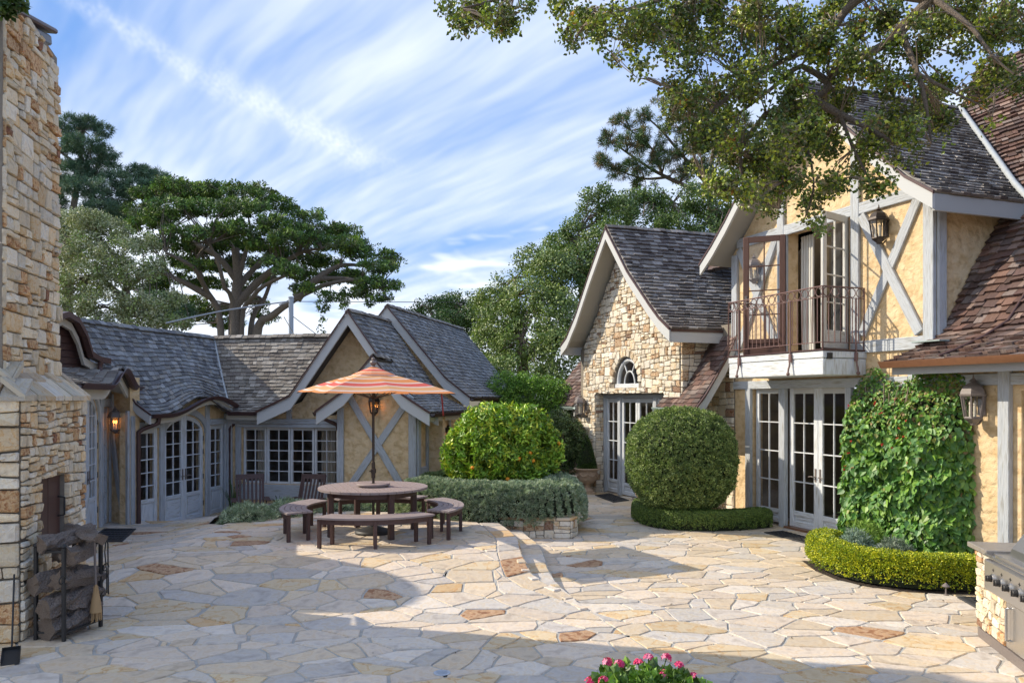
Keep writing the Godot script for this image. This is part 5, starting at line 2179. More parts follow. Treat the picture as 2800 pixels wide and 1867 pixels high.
	roof(o, key, on(FW, lb2, -1.2), on(FW, lb2, 0.5), GREY_SHAKE, {})
	ridge_caps(o, FW.w(3.29, 0.52, 4.4), FW.w(3.29, -2.0, 4.4), TAN_SHAKE)
	ridge_caps(o, FW.w(4.11, 1.12, 3.36), FW.w(4.11, 0.3, 3.36), TAN_SHAKE)
	var g3r := [V(5.38, 2.49), V(4.75, 2.97), V(4.0, 3.87), V(3.25, 4.76)]
	roof(o, key, on(FW, g3r, -2.0), on(FW, g3r, -9.0), GREY_SHAKE, {"expo": 0.13, "wmin": 0.09, "wmax": 0.22})
	var g3l := [V(1.1, 2.5), V(1.6, 2.75), V(3.25, 4.76)]
	roof(o, key, on(FW, g3l, -9.0), on(FW, g3l, -2.0), GREY_SHAKE, {"expo": 0.3})
	ridge_caps(o, FW.w(3.25, -1.98, 4.79), FW.w(3.25, -9.0, 4.79), TAN_SHAKE)
	gutter(o, PackedVector3Array([FW.w(5.42, 1.1, 2.12), FW.w(5.42, -2.0, 2.12)]), FS.out(), 0.06, M.gutter)
	barge(o, FS, 0.33, [V(-0.4, 2.09), V(2.7, 2.09)], 0.14, M.cream, 0.04, "fascia_board")
	gutter(o, PackedVector3Array([FW.w(5.44, -2.0, 2.44), FW.w(5.44, -9.0, 2.44)]), FS.out(), 0.06, M.gutter)
	gutter(o, PackedVector3Array([FW.w(2.78, 1.08, 2.13), FW.w(2.78, 0.1, 2.13)]), -FS.out(), 0.06, M.gutter)
	# downspouts
	downspout(o, [FL.w(-3.0, 0.38, 2.06), FL.w(-3.0, 0.36, 1.95), FL.w(-3.22, 0.12, 1.82), FL.w(-3.24, 0.1, 1.6), FL.w(-3.24, 0.1, 0.5), FL.w(-3.24, 0.1, -0.18)])
	downspout(o, [FL.w(0.12, 0.38, 2.06), FL.w(0.12, 0.36, 1.95), FL.w(-0.02, 0.14, 1.8), FL.w(-0.02, 0.12, 1.6), FL.w(-0.02, 0.12, 0.5), FL.w(-0.02, 0.12, -0.18)])
	downspout(o, [FW.w(2.8, 0.72, 2.08), FW.w(2.82, 0.7, 1.98), FW.w(3.04, 0.55, 1.86), FW.w(3.06, 0.5, 1.7), FW.w(3.06, 0.5, 0.5), FW.w(3.06, 0.5, -0.18)])
	# --- lantern wall and the entrance doors on the left
	a = Acc.new()
	wall(a, FA, -0.1, 0.7, -0.3, func(_t: float) -> float: return 2.85, 0.0, 0.2, [])
	put("wall", a, M.stucco, o)
	a = Acc.new()
	var crook := [V(0.12, 2.5), V(0.14, 2.0), V(0.18, 1.5), V(0.28, 1.0), V(0.42, 0.5), V(0.56, 0.0)]
	for k in crook.size() - 1:
		var p: Vector2 = crook[k]
		var q: Vector2 = crook[k + 1]
		var w := lerpf(0.09, 0.15, k / 4.0)
		beam(a, FA, p.x, p.y + 0.03, q.x, q.y, w, 0.001 + 0.002 * (k % 2), 0.045)
	put("crooked_brace", a, M.timber, o)
	timber(o, FA, 0.03, 0.0, 0.03, 2.7, 0.1, 0.0)
	timber(o, FA, 0.66, -0.1, 0.66, 2.2, 0.08, 0.0)
	lantern("lit lantern on the narrow stucco strip between the two pairs of arched doors", FA, 0.42, 0.0, 1.98, 0.56, true, M.pewter)
	a = Acc.new()
	wall(a, FE, -2.6, 1.77, -0.3, func(_t: float) -> float: return 2.82, 0.0, 0.2, [[-0.3, 0.93, 0.0, 2.5, 0.5], [1.17, 1.68, 0.0, 2.26]], [-1.0, 0.4])
	put("wall", a, M.stucco, o)
	room(o, FE, -0.6, 1.75, 0.0, 2.6, -0.2, 2.0)
	var arch2 := func(t: float) -> float: return 2.0 + 0.5 * sqrt(maxf(0.0, 1.0 - pow((t - 0.315) / 0.615, 2.0)))
	leaf(o, "door", FE, -0.29, 0.313, 0.0, 2.2, -0.06, 2, 6, {"low": 0.62, "stile": 0.1, "top": arch2, "step": 0.3, "handle": 1.0})
	leaf(o, "door", FE, 0.317, 0.92, 0.0, 2.2, -0.06, 2, 6, {"low": 0.62, "stile": 0.1, "top": arch2, "step": 0.3, "handle": -1.0, "hinges": [0.3, 0.95, 1.5, 1.95]})
	leaf(o, "sidelight", FE, 1.17, 1.68, 0.0, 2.26, -0.06, 2, 5, {"low": 0.62, "stile": 0.1})
	arch_casing(o, FE, -0.31, 0.94, 2.0, 0.52, 0.1, 0.002, M.paint)
	timber(o, FE, 1.05, 0.0, 1.05, 2.75, 0.16, 0.0)
	timber(o, FE, 1.12, 2.36, 1.75, 2.36, 0.16, 0.002)
	timber(o, FE, 1.74, 0.0, 1.74, 2.75, 0.08, 0.0)
	timber(o, FE, -0.42, 0.0, -0.42, 2.75, 0.16, 0.0)
	# wavy canopy over the entrance
	var wave := func(t: float) -> float: return 2.66 + (0.32 * pow(0.5 + 0.5 * cos(PI * (t - 0.46) / 1.05), 1.1) if absf(t - 0.46) < 1.05 else 0.0)
	var c0 := PackedVector3Array([FE.w(-2.3, 0.5, 2.68), FE.w(-2.3, 0.1, 2.8), FE.w(-2.3, -0.5, 3.05)])
	var c1 := PackedVector3Array([FE.w(2.2, 0.5, 2.68), FE.w(2.2, 0.1, 2.8), FE.w(2.2, -0.5, 3.05)])
	roof(o, key, c0, c1, TAN_SHAKE, {"disp": func(u: float, v: float) -> float: return (wave.call(lerpf(-2.3, 2.2, u)) - 2.66) * (1.0 - v * 0.8), "nu": 36, "expo": 0.15})
	var cg := PackedVector3Array()
	var cb: Array = []
	for k in 61:
		var t := lerpf(-2.35, 2.3, k / 60.0)
		cg.append(FE.w(t, 0.56, wave.call(t)))
		cb.append(V(t, wave.call(t) - 0.06))
	gutter(o, cg, FE.out(), 0.065, M.gutter)
	barge(o, FE, 0.4, cb, 0.17, M.cream, 0.05, "fascia_board")
	a = Acc.new()
	for k in 30:
		var t0 := lerpf(-2.3, 2.2, k / 30.0)
		var t1 := lerpf(-2.3, 2.2, (k + 1) / 30.0)
		a.quad(FE.w(t0, 0.45, wave.call(t0) - 0.17), FE.w(t1, 0.45, wave.call(t1) - 0.17), FE.w(t1, 0.0, wave.call(t1) - 0.05), FE.w(t0, 0.0, wave.call(t0) - 0.05), Vector3.DOWN)
	put("soffit", a, M.soffit, o)
	downspout(o, [FE.w(2.05, 0.5, 2.62), FE.w(2.1, 0.48, 2.5), FE.w(2.2, 0.3, 2.3)], 0.04)
	# round-headed dormer further along, beyond the chimney
	var rd: Array = []
	for k in 13:
		var g := PI * k / 12.0
		rd.append(V(-7.4 - cos(g) * 1.0, 3.3 + 2.0 * pow(sin(g), 0.8)))
	a = Acc.new()
	for k in 12:
		prism(a, FL, rd[k].x, rd[k + 1].x, 2.6, 2.6, rd[k].y, rd[k + 1].y, -0.3, 1.6)
	put("round_dormer", a, M.deck, o)
	a = Acc.new()
	prism(a, FL, -12.0, -5.0, -0.3, -0.3, 2.8, 2.8, -0.35, 0.2)
	put("wall", a, M.stucco, o)
	# arched dormer above the canopy
	var dp := [V(-1.05, 3.17), V(-0.8, 3.19), V(-0.6, 3.27), V(-0.44, 3.61), V(-0.24, 3.84), V(0.0, 3.92), V(0.24, 3.84), V(0.42, 3.61), V(0.57, 3.27), V(0.78, 3.19), V(1.02, 3.17)]
	var dc := -5.3
	var pts: Array = []
	for p: Vector2 in dp:
		pts.append(V(dc + p.x, p.y))
	barge(o, FL, 0.2, pts, 0.1, M.gutter, 0.12, "gutter")
	var inner: Array = []
	for p: Vector2 in pts:
		inner.append(V(dc + (p.x - dc) * 0.9, p.y - 0.1))
	barge(o, FL, 0.12, inner, 0.13, M.cream, 0.06)
	a = Acc.new()
	for k in dp.size() - 1:
		var p: Vector2 = pts[k]
		var q: Vector2 = pts[k + 1]
		a.quad(FL.w(p.x, 0.3, p.y), FL.w(q.x, 0.3, q.y), FL.w(q.x, -0.9, q.y + 0.02), FL.w(p.x, -0.9, p.y + 0.02), Vector3.UP)
	put("dormer_roof", a, M.gutter, o)
	a = Acc.new()
	for k in 8:
		a.box(FL.xf(dc, 0.0, 2.86 + 0.12 * k), Vector3(1.7 - (0.0 if k < 4 else (k - 3) * 0.28), 0.115, 0.03), 0.008)
	put("siding", a, M.teak, o)
	downspout(o, [FL.w(-4.5, 0.28, 3.14), FL.w(-4.5, 0.26, 3.0), FL.w(-4.55, 0.3, 2.85)], 0.045)


# ---------------------------------------------------------------- the outdoor chimney
func chimney() -> void:
	var o := thing("stone_chimney", "tall two-tier chimney of rough golden stone with a brown fire door", "chimney", Vector3.ZERO)
	var key := "chimney"
	var C := Fr.new(V(-4.94, 8.04), V(-0.182, 0.983), V(0.983, 0.182))
	var F := Fr.new(V(-4.94, 8.04), V(-0.983, -0.182), V(0.182, -0.983))
	var L := 1.85
	var a := Acc.new()
	wall(a, C, 0.0, L, -0.2, func(_t: float) -> float: return 2.44, 0.0, 0.4, [[0.49, 1.2, 0.86, 1.58]])
	prism(a, F, 0.0, 2.4, -0.2, -0.2, 2.44, 2.44, 0.0, 0.4)
	var B := Fr.new(V(C.w(L, 0, 0).x, -C.w(L, 0, 0).z), V(-0.983, -0.182), V(-0.182, 0.983))
	prism(a, B, 0.0, 2.4, -0.2, -0.2, 2.44, 2.44, 0.0, 0.4)
	var base := put("lower_wall", a, M.wall_mortar, o)
	rubble(base, key, C, 0.003, rect(0.0, L, 0.0, 2.43), [rect(0.49, 1.2, 0.86, 1.58)], 0.38, 0.15, 0.03, 0.006, 0.5)
	rubble(base, key, F, 0.003, rect(0.0, 2.4, 0.0, 2.43), [], 0.55, 0.24, 0.04, 0.008)
	a = Acc.new()
	a.box(C.xf(0.845, -0.06, 1.22), Vector3(0.7, 0.71, 0.03), 0.006)
	a.box(C.xf(0.845, -0.045, 1.22), Vector3(0.012, 0.69, 0.008), 0.001)
	var door := put("fire_door", a, M.gutter, o)
	a = Acc.new()
	a.tube(PackedVector3Array([C.w(1.12, -0.04, 1.33), C.w(1.12, 0.03, 1.32), C.w(1.12, 0.03, 1.12), C.w(1.12, -0.04, 1.11)]), PackedFloat32Array([0.011]), 8)
	put("handle", a, M.black, door)
	# sloping shoulder of rough stones in two courses
	for row in 2:
		for s: Array in [[C, L + 0.05], [F, 2.4]]:
			var fr: Fr = s[0]
			var end: float = s[1]
			var x := -0.06
			while x < end - 0.05:
				var w := minf(rf(0.16, 0.36), end - x)
				a = Acc.new()
				var m := stone_look(a)
				a.tint = (a.tint * 0.75 + Color(0.12, 0.12, 0.115)) * rf(0.62, 1.05)
				var q0 := 0.07 - 0.19 * row
				var h0 := 2.42 + 0.165 * row
				prism_slab(a, fr, maxf(x + 0.004, -0.06 + (0.0 if row == 0 else 0.16)), x + w - 0.004, q0 + rf(-0.015, 0.02), q0 - 0.23, h0, h0 + 0.19, 0.055 + rf(-0.015, 0.02))
				put("ledge_stone", a, M.stone[0 if m == 2 else m], o)
				x += w
	# tapering stack
	a = Acc.new()
	for s: Array in [[C, 0.2, 1.70], [F, 0.25, 2.2]]:
		var fr: Fr = s[0]
		prism(a, fr, s[1], s[2], 2.4, 2.4, 6.75, 6.55, -0.25, 0.5)
	prism(a, B, 0.3, 2.2, 2.4, 2.4, 6.5, 6.5, -0.53, 0.4)
	var stack := put("stack_wall", a, M.wall_mortar, o)
	rubble(stack, key, C, -0.247, PackedVector2Array([V(0.24, 2.7), V(1.75, 2.7), V(1.72, 6.45), V(0.24, 6.75)]), [], 0.44, 0.15, 0.03, 0.007)
	rubble(stack, key, F, -0.247, PackedVector2Array([V(0.22, 2.7), V(2.2, 2.7), V(2.2, 6.75), V(0.22, 6.75)]), [], 0.55, 0.25, 0.03, 0.008)
	# metal rain cap, tilted, over a recessed neck
	a = Acc.new()
	a.box(Transform3D(Basis(Quaternion(C.out(), 0.24)) * C.xf(0, 0, 0).basis, C.w(0.75, -1.25, 6.50)), Vector3(1.65, 0.12, 2.0), 0.02)
	put("cap_gutter", a, M.cap_metal, o)
	a = Acc.new()
	a.box(Transform3D(Basis(Quaternion(C.out(), 0.24)) * C.xf(0, 0, 0).basis, C.w(0.75, -1.25, 6.62)), Vector3(1.75, 0.06, 2.1), 0.02)
	put("cap_edge", a, M.gutter, o)
	a = Acc.new()
	a.box(Transform3D(Basis(Quaternion(C.out(), 0.30)) * C.xf(0, 0, 0).basis, C.w(0.45, -1.3, 7.0)), Vector3(1.1, 0.6, 1.5), 0.03)
	put("cap_hood", a, M.cap_metal, o)


func prism_slab(a: Acc, fr: Fr, t0: float, t1: float, q0: float, q1: float, h0: float, h1: float, th: float) -> void:
	var e := rf(-0.012, 0.012)
	var p := [fr.w(t0, q0 + e, h0), fr.w(t1, q0 + e, h0), fr.w(t1, q1, h1), fr.w(t0, q1, h1)]
	var r: Array = []
	for v: Vector3 in p:
		r.append(v + Vector3.UP * (th + rf(-0.008, 0.008)))
	a.quad(r[0], r[1], r[2], r[3], Vector3.UP, V(t0, q0), V(t1, q0), V(t1, q1), V(t0, q1))
	a.quad(p[0], p[1], r[1], r[0], fr.out(), V(t0, 0), V(t1, 0), V(t1, th), V(t0, th))
	a.quad(p[0], p[3], r[3], r[0], -fr.along())
	a.quad(p[1], p[2], r[2], r[1], fr.along())
	a.quad(p[0], p[1], p[2], p[3], Vector3.DOWN)


# ---------------------------------------------------------------- the two-storey house on the right
func right_house() -> void:
	var o := thing("balcony_house", "two-storey ochre stucco house with timber crosses, a balcony and brown shingle roofs", "house", Vector3.ZERO)
	var key := "balcony_house"
	var d := V(-0.3518, 0.9361)
	var n := V(-0.9361, -0.3518)
	var R := Fr.new(V(5.19, 15.18), d, n)
	var g1 := [V(2.03, 5.26), V(1.6, 5.58), V(1.15, 5.98), V(-0.86, 8.0), V(-3.3, 5.72), V(-3.79, 5.38)]
	var a := Acc.new()
	var tops := func(t: float) -> float: return 2.95 if t < -3.37 else line_at(g1, t) - 0.12
	var up_open := [-1.63, -0.05, 3.26, 5.56]
	wall(a, R, -3.37, 1.62, -0.2, tops, 0.0, 0.25, [[-2.55, 1.0, 0.0, 2.64], up_open], [1.15, -0.86, -3.3])
	wall(a, R, -9.5, -3.37, -0.2, func(_t: float) -> float: return 2.98, 0.0, 0.25, [[-6.3, -4.72, 0.0, 2.55]])
	put("wall", a, M.stucco, o)
	room(o, R, -2.5, 0.95, 0.0, 2.6, -0.25, 3.5)
	room(o, R, -6.3, -4.7, 0.0, 2.6, -0.25, 2.5)
	# ground-floor glazing
	var sd := {"low": 0.26, "stile": 0.1, "rail": 0.1}
	leaf(o, "sidelight", R, 0.17, 0.95, 0.05, 2.64, -0.1, 2, 4, sd)
	leaf(o, "door", R, -0.805, -0.05, 0.04, 2.64, -0.1, 2, 4, {"low": 0.3, "stile": 0.11, "rail": 0.11, "handle": -1.0})
	leaf(o, "door", R, -1.565, -0.81, 0.04, 2.64, -0.1, 2, 4, {"low": 0.3, "stile": 0.11, "rail": 0.11, "handle": 1.0})
	leaf(o, "sidelight", R, -2.5, -1.72, 0.05, 2.64, -0.1, 2, 4, sd)
	leaf(o, "door", R, -5.55, -4.76, 0.04, 2.5, -0.1, 2, 4, {"low": 0.3, "stile": 0.12, "rail": 0.12, "hinges": [0.3, 1.25, 2.1], "mat": M.paint})
	leaf(o, "door", R, -6.3, -5.56, 0.04, 2.5, -0.1, 2, 4, {"low": 0.3, "stile": 0.12, "rail": 0.12})
	a = Acc.new()
	a.box(R.xf(-0.81, -0.02, 0.02), Vector3(1.56, 0.04, 0.2), 0.008)
	put("threshold", a, M.copper, o)
	timber(o, R, 1.55, 2.71, -2.9, 2.71, 0.16, 0.0, 0.06)
	timber(o, R, 1.06, 0.0, 1.06, 2.63, 0.16, 0.0, 0.07)
	timber(o, R, 0.06, 0.0, 0.06, 2.63, 0.17, -0.04, 0.09)
	timber(o, R, -1.64, 0.0, -1.64, 2.63, 0.13, -0.04, 0.09)
	timber(o, R, -2.6, 0.0, -2.6, 2.63, 0.16, 0.0, 0.07)
	timber(o, R, -2.9, 2.71, -9.0, 2.71, 0.16, 0.0, 0.06)
	timber(o, R, -4.52, 0.0, -4.52, 2.95, 0.17, 0.0, 0.09)
	timber(o, R, -6.5, 0.0, -6.5, 2.95, 0.24, 0.0, 0.09)
	timber(o, R, -2.95, 2.65, -2.95, 3.0, 0.14, 0.0, 0.05)
	# upper storey frame
	timber(o, R, 1.52, 3.2, 1.52, 5.4, 0.18, 0.0, 0.06)
	timber(o, R, 1.5, 3.28, 0.0, 3.28, 0.17, 0.0, 0.05)
	timber(o, R, -1.7, 3.3, -3.3, 3.3, 0.2, 0.0, 0.05)
	timber(o, R, 1.45, 5.62, -3.35, 5.62, 0.19, 0.0, 0.05)
	timber(o, R, -1.79, 3.2, -1.79, 7.0, 0.19, 0.004, 0.055)
	timber(o, R, 0.09, 3.2, 0.09, 7.0, 0.19, 0.004, 0.055)
	timber(o, R, -3.28, 3.2, -3.28, 5.55, 0.19, 0.0, 0.07)
	timber(o, R, -1.92, 5.5, -3.1, 3.45, 0.17, 0.0, 0.06)
	timber(o, R, -3.05, 5.5, -1.92, 3.5, 0.17, 0.0, 0.046)
	timber(o, R, 0.25, 5.5, 1.4, 3.45, 0.17, 0.0, 0.06)
	timber(o, R, 1.4, 5.5, 0.25, 3.5, 0.17, 0.0, 0.046)
	lantern("unlit bronze lantern high on the wall between the crossed beams right of the balcony", R, -2.42, 0.0, 5.18, 0.66, false, M.bronze)
	lantern("unlit lantern seen through the glass of the open brown balcony door", R, 0.75, 0.0, 4.95, 0.62, false, M.pewter)
	lantern("large grey lantern beside the leafy vine, right of the ground-floor doors", R, -4.14, 0.0, 2.36, 0.74, false, M.pewter)
	# balcony room: pale sloping ceiling, dark walls
	room(o, R, -2.4, 0.9, 3.26, 5.9, -0.25, 3.2)
	a = Acc.new()
	a.quad(R.w(0.9, -0.3, 4.6), R.w(0.9, -3.2, 4.6), R.w(-0.9, -3.2, 5.88), R.w(-0.9, -0.3, 5.88))
	put("sloping_ceiling", a, M.cream, o)
	a = Acc.new()
	for j in 9:
		var x := -0.12 - 0.035 * j
		a.tube(PackedVector3Array([R.w(x, -0.3 - 0.03 * (j % 2), 5.5), R.w(x + 0.01, -0.3 - 0.03 * (j % 2), 4.4), R.w(x - 0.02, -0.3 - 0.02 * (j % 2), 3.28)]), PackedFloat32Array([0.03]), 6, false)
	put("curtain", a, M.cream, o)
	var ar := thing("wardrobe", "dark carved wooden wardrobe standing inside the open balcony doors", "wardrobe", R.w(-0.75, -1.5, 3.26), "", atan2(R.out().x, R.out().z))
	a = Acc.new()
	a.box(Transform3D(Basis(), Vector3(0, 0.95, 0)), Vector3(1.0, 1.9, 0.5), 0.02)
	put("body", a, M.brown_door, ar)
	a = Acc.new()
	for s: float in [-1.0, 1.0]:
		a.box(Transform3D(Basis(), Vector3(s * 0.24, 1.0, 0.255)), Vector3(0.44, 1.5, 0.02), 0.008)
	put("door_panel", a, M.brown_door, ar)
	a = Acc.new()
	for k in 9:
		var x := lerpf(-0.48, 0.48, k / 8.0)
		a.box(Transform3D(Basis(), Vector3(x, 1.92 + 0.12 * cos(x * 3.0), 0.2)), Vector3(0.13, 0.1, 0.1), 0.02)
	put("carved_crest", a, M.brown_door, ar)
	# the two open leaves
	var h1 := R.w(-0.05, 0.04, 0)
	var F1 := Fr.new(V(h1.x, -h1.z), (d * 0.72 + n * 0.69).normalized(), (n * 0.72 - d * 0.69).normalized())
	leaf(o, "open_door", F1, 0.0, 0.78, 3.28, 5.54, -0.02, 2, 4, {"low": 0.3, "stile": 0.11, "rail": 0.11, "mat": M.brown_door, "handle": 1.0})
	var h2 := R.w(-1.62, 0.04, 0)
	var F2 := Fr.new(V(h2.x, -h2.z), (n * 0.955 - d * 0.295).normalized(), (n * 0.295 + d * 0.955).normalized())
	leaf(o, "open_door", F2, 0.0, 0.78, 3.28, 5.54, -0.02, 2, 4, {"low": 0.3, "stile": 0.11, "rail": 0.11, "mat": M.cream, "handle": 1.0})
	timber(o, R, -0.02, 3.26, -0.02, 5.56, 0.08, -0.02, 0.05)
	# --- balcony
	var T0 := -2.0
	var T1 := 0.52
	var D := 0.9
	a = Acc.new()
	a.box(R.xf((T0 + T1) * 0.5, D * 0.5, 2.965), Vector3(T1 - T0, 0.27, D), 0.01)
	a.box(R.xf((T0 + T1) * 0.5, D * 0.5, 3.165), Vector3(T1 - T0 + 0.02, 0.115, D + 0.02), 0.01)
	var bal := put("balcony", a, M.paint, o)
	a = Acc.new()
	a.box(R.xf((T0 + T1) * 0.5, D * 0.5 + 0.01, 3.237), Vector3(T1 - T0 + 0.06, 0.025, D + 0.04), 0.006)
	put("deck", a, M.gutter, bal)
	var runs := [[R.w(T1, D + 0.01, 0), R.w(T0, D + 0.01, 0)], [R.w(T0, D + 0.01, 0), R.w(T0 , 0.05, 0)], [R.w(T1, 0.05, 0), R.w(T1, D + 0.01, 0)]]
	for run: Array in runs:
		var p: Vector3 = run[0]
		var q: Vector3 = run[1]
		var l := p.distance_to(q)
		var x := (q - p).normalized()
		for s: Array in [[4.27, 0.018], [4.095, 0.012], [3.36, 0.014]]:
			a = Acc.new()
			a.bar(p + Vector3.UP * float(s[0]), q + Vector3.UP * float(s[0]), s[1], 0.03 if s[0] > 4.2 else 0.016, Vector3.UP, 0.003)
			put("rail", a, M.iron, bal)
		var nr := int(l / 0.165)
		for k in nr:
			a = Acc.new()
			var c := p.lerp(q, (k + 0.5) / nr) + Vector3.UP * 4.183
			var ring := PackedVector3Array()
			for j in 17:
				var g := TAU * j / 16.0
				ring.append(c + (x * cos(g) + Vector3.UP * sin(g)) * 0.074)
			a.tube(ring, PackedFloat32Array([0.0075]), 6, false)
			put("ring", a, M.iron, bal)
		var nb := int(l / 0.115)
		for k in nb + 1:
			a = Acc.new()
			var c := p.lerp(q, float(k) / nb)
			var thick := 0.011 if k > 0 and k < nb else 0.02
			a.bar(c + Vector3.UP * (3.24 if thick > 0.015 else 3.36), c + Vector3.UP * (4.27 if thick > 0.015 else 4.095), thick, thick, x, 0.0)
			put("baluster", a, M.iron, bal)
	for s: Array in [[T1 - 0.35, D + 0.03, 0], [T0 + 0.75, D + 0.03, 0], [T0 - 0.03, 0.25, 1]]:
		a = Acc.new()
		var out := R.out() if s[2] == 0 else -R.along()
		var p := R.w(s[0], s[1], 0)
		limb(a, [p + Vector3.UP * 4.1, p + Vector3.UP * 3.3, p + out * 0.02 + Vector3.UP * 3.0, p + out * 0.05 + Vector3.UP * 2.92, p + out * 0.05 + Vector3.UP * 2.88], 0.016, 0.016, 8)
		a.lathe(Transform3D(Basis(), p + out * 0.05 + Vector3.UP * 2.86), PackedVector2Array([V(0, -0.035), V(0.026, -0.02), V(0.034, 0.0), V(0.026, 0.02), V(0, 0.035)]), 10)
		a.box(Transform3D(R.xf(0, 0, 0).basis, p + Vector3.UP * 3.13), Vector3(0.06, 0.14, 0.04), 0.004)
		put("bracket", a, M.iron, bal)
	a = Acc.new()
	a.box(Transform3D(R.xf(0, 0, 0).basis, R.w(T0 - 0.012, D - 0.12, 3.14)), Vector3(0.03, 0.1, 0.11), 0.004)
	put("outlet_box", a, M.black, bal)
	# --- cheek wall of the upper storey
	var ck := R.w(-3.37, 0, 0)
	var CK := Fr.new(V(ck.x, -ck.z), -n, -d)
	a = Acc.new()
	for k in 10:
		var s0 := 1.6 * k / 10.0
		var s1 := 1.6 * (k + 1) / 10.0
		prism(a, CK, s0, s1, maxf(2.9, 3.2 + 1.32 * s0), maxf(2.9, 3.2 + 1.32 * s1), 5.5, 5.5, 0.0, 0.2)
	put("wall", a, M.stucco, o)
	timber(o, CK, 0.08, 3.35, 0.08, 5.45, 0.16, 0.0, 0.05)
	# --- roofs of the big gable
	var rr := [V(-3.79, 5.42), V(-3.3, 5.78), V(-0.86, 8.06)]
	var rl := on(R, rr, 0.5)
	var rv := PackedVector3Array([R.w(-3.79, -1.35, 5.42), R.w(-3.3, -1.75, 5.78), R.w(-0.86, -3.45, 8.06)])
	roof(o, key, rl, rv, DARK_SHAKE, {"under": M.soffit, "expo": 0.135, "butt": 0.034, "wmin": 0.1, "wmax": 0.22})
	var lf := [V(2.03, 5.30), V(1.6, 5.62), V(1.15, 6.02), V(-0.86, 8.06)]
	roof(o, key, on(R, lf, -3.4), on(R, lf, 0.5), RED_SHAKE, {"under": M.soffit, "expo": 0.15})
	barge(o, R, 0.5, g1, 0.22, M.barge)
	barge(o, R, 0.53, [V(2.06, 5.28), V(1.6, 5.63), V(1.15, 6.03), V(-0.86, 8.05), V(-3.3, 5.77), V(-3.81, 5.42)], 0.05, M.gutter, 0.035, "roof_edge")
	ridge_caps(o, R.w(-0.86, 0.52, 8.09), R.w(-0.86, -3.4, 8.09), DARK_SHAKE)
	# eave boards and soffits
	var EK := Fr.new(V(R.w(-3.79, 0.5, 0).x, -R.w(-3.79, 0.5, 0).z), -n, -d)
	barge(o, EK, -0.05, [V(0.0, 5.38), V(1.9, 5.38)], 0.24, M.timber, 0.05, "fascia_board")
	a = Acc.new()
	a.quad(EK.w(0, -0.03, 5.2), EK.w(1.9, -0.03, 5.2), EK.w(1.9, -0.5, 5.35), EK.w(0, -0.5, 5.35), Vector3.DOWN)
	put("soffit", a, M.soffit, o)
	# --- long brown slope: lower flare, then up to the main ridge
	var pl := [V(0.62, 2.99), V(0.42, 3.08), V(0.1, 3.27), V(-0.14, 3.47), V(-0.72, 4.42), V(-1.47, 5.43)]
	var ll := PackedVector3Array()
	var lr := PackedVector3Array()
	for i in pl.size():
		var p: Vector2 = pl[i]
		ll.append(R.w([-3.02, -3.1, -3.25, -3.39, -3.39, -3.39][i], p.x, p.y))
		lr.append(R.w(-9.5, p.x, p.y))
	roof(o, key, ll, lr, RED_SHAKE, {"expo": 0.13, "wmin": 0.08, "wmax": 0.2, "butt": 0.042, "rag": 0.03})
	var ul := PackedVector3Array([R.w(-3.79, -1.38, 5.35), R.w(-3.3, -1.78, 5.78), R.w(-0.86, -3.48, 8.06), R.w(-0.6, -4.3, 9.1)])
	var ur := PackedVector3Array([R.w(-9.5, -1.4, 5.35), R.w(-9.5, -1.75, 5.78), R.w(-9.5, -3.45, 8.06), R.w(-9.5, -4.3, 9.1)])
	roof(o, key, ul, ur, RED_SHAKE, {"expo": 0.14, "wmin": 0.09, "wmax": 0.22, "butt": 0.044, "rag": 0.03})
	swept(o, "valley_flashing", PackedVector3Array([R.w(-3.82, -1.33, 5.47), R.w(-3.3, -1.73, 5.86), R.w(-0.86, -3.43, 8.13)]), 0.05, M.flashing)
	roof(o, key, PackedVector3Array([R.w(5.2, -0.9, 5.5), R.w(4.2, -1.6, 6.4), R.w(1.2, -3.4, 8.2)]), PackedVector3Array([R.w(0.6, -0.9, 5.5), R.w(0.6, -1.6, 6.4), R.w(0.6, -3.4, 8.2)]), RED_SHAKE, {"expo": 0.16})
	# copper strip down the brown slope
	swept(o, "valley_flashing", PackedVector3Array([R.w(-3.95, 0.6, 3.05), R.w(-4.05, 0.42, 3.13), R.w(-4.25, 0.1, 3.32), R.w(-4.42, -0.14, 3.53), R.w(-4.62, -0.72, 4.48), R.w(-4.85, -1.42, 5.42)]), 0.022, M.gutter)
	gutter(o, PackedVector3Array([R.w(-2.98, 0.66, 2.98), R.w(-9.5, 0.66, 2.98)]), R.out(), 0.07, M.copper)
	barge(o, R, 0.5, [V(-3.08, 2.95), V(-9.5, 2.95)], 0.15, M.timber, 0.06, "fascia_board")
	a = Acc.new()
	a.quad(R.w(-3.08, 0.52, 2.8), R.w(-9.5, 0.52, 2.8), R.w(-9.5, 0.0, 2.86), R.w(-3.08, 0.0, 2.86), Vector3.DOWN)
	put("soffit", a, M.soffit, o)
	a = Acc.new()
	a.box(R.xf(-3.45, 0.2, 3.29), Vector3(0.5, 0.02, 0.22), 0.003)
	put("step_flashing", a, M.verdigris, o)


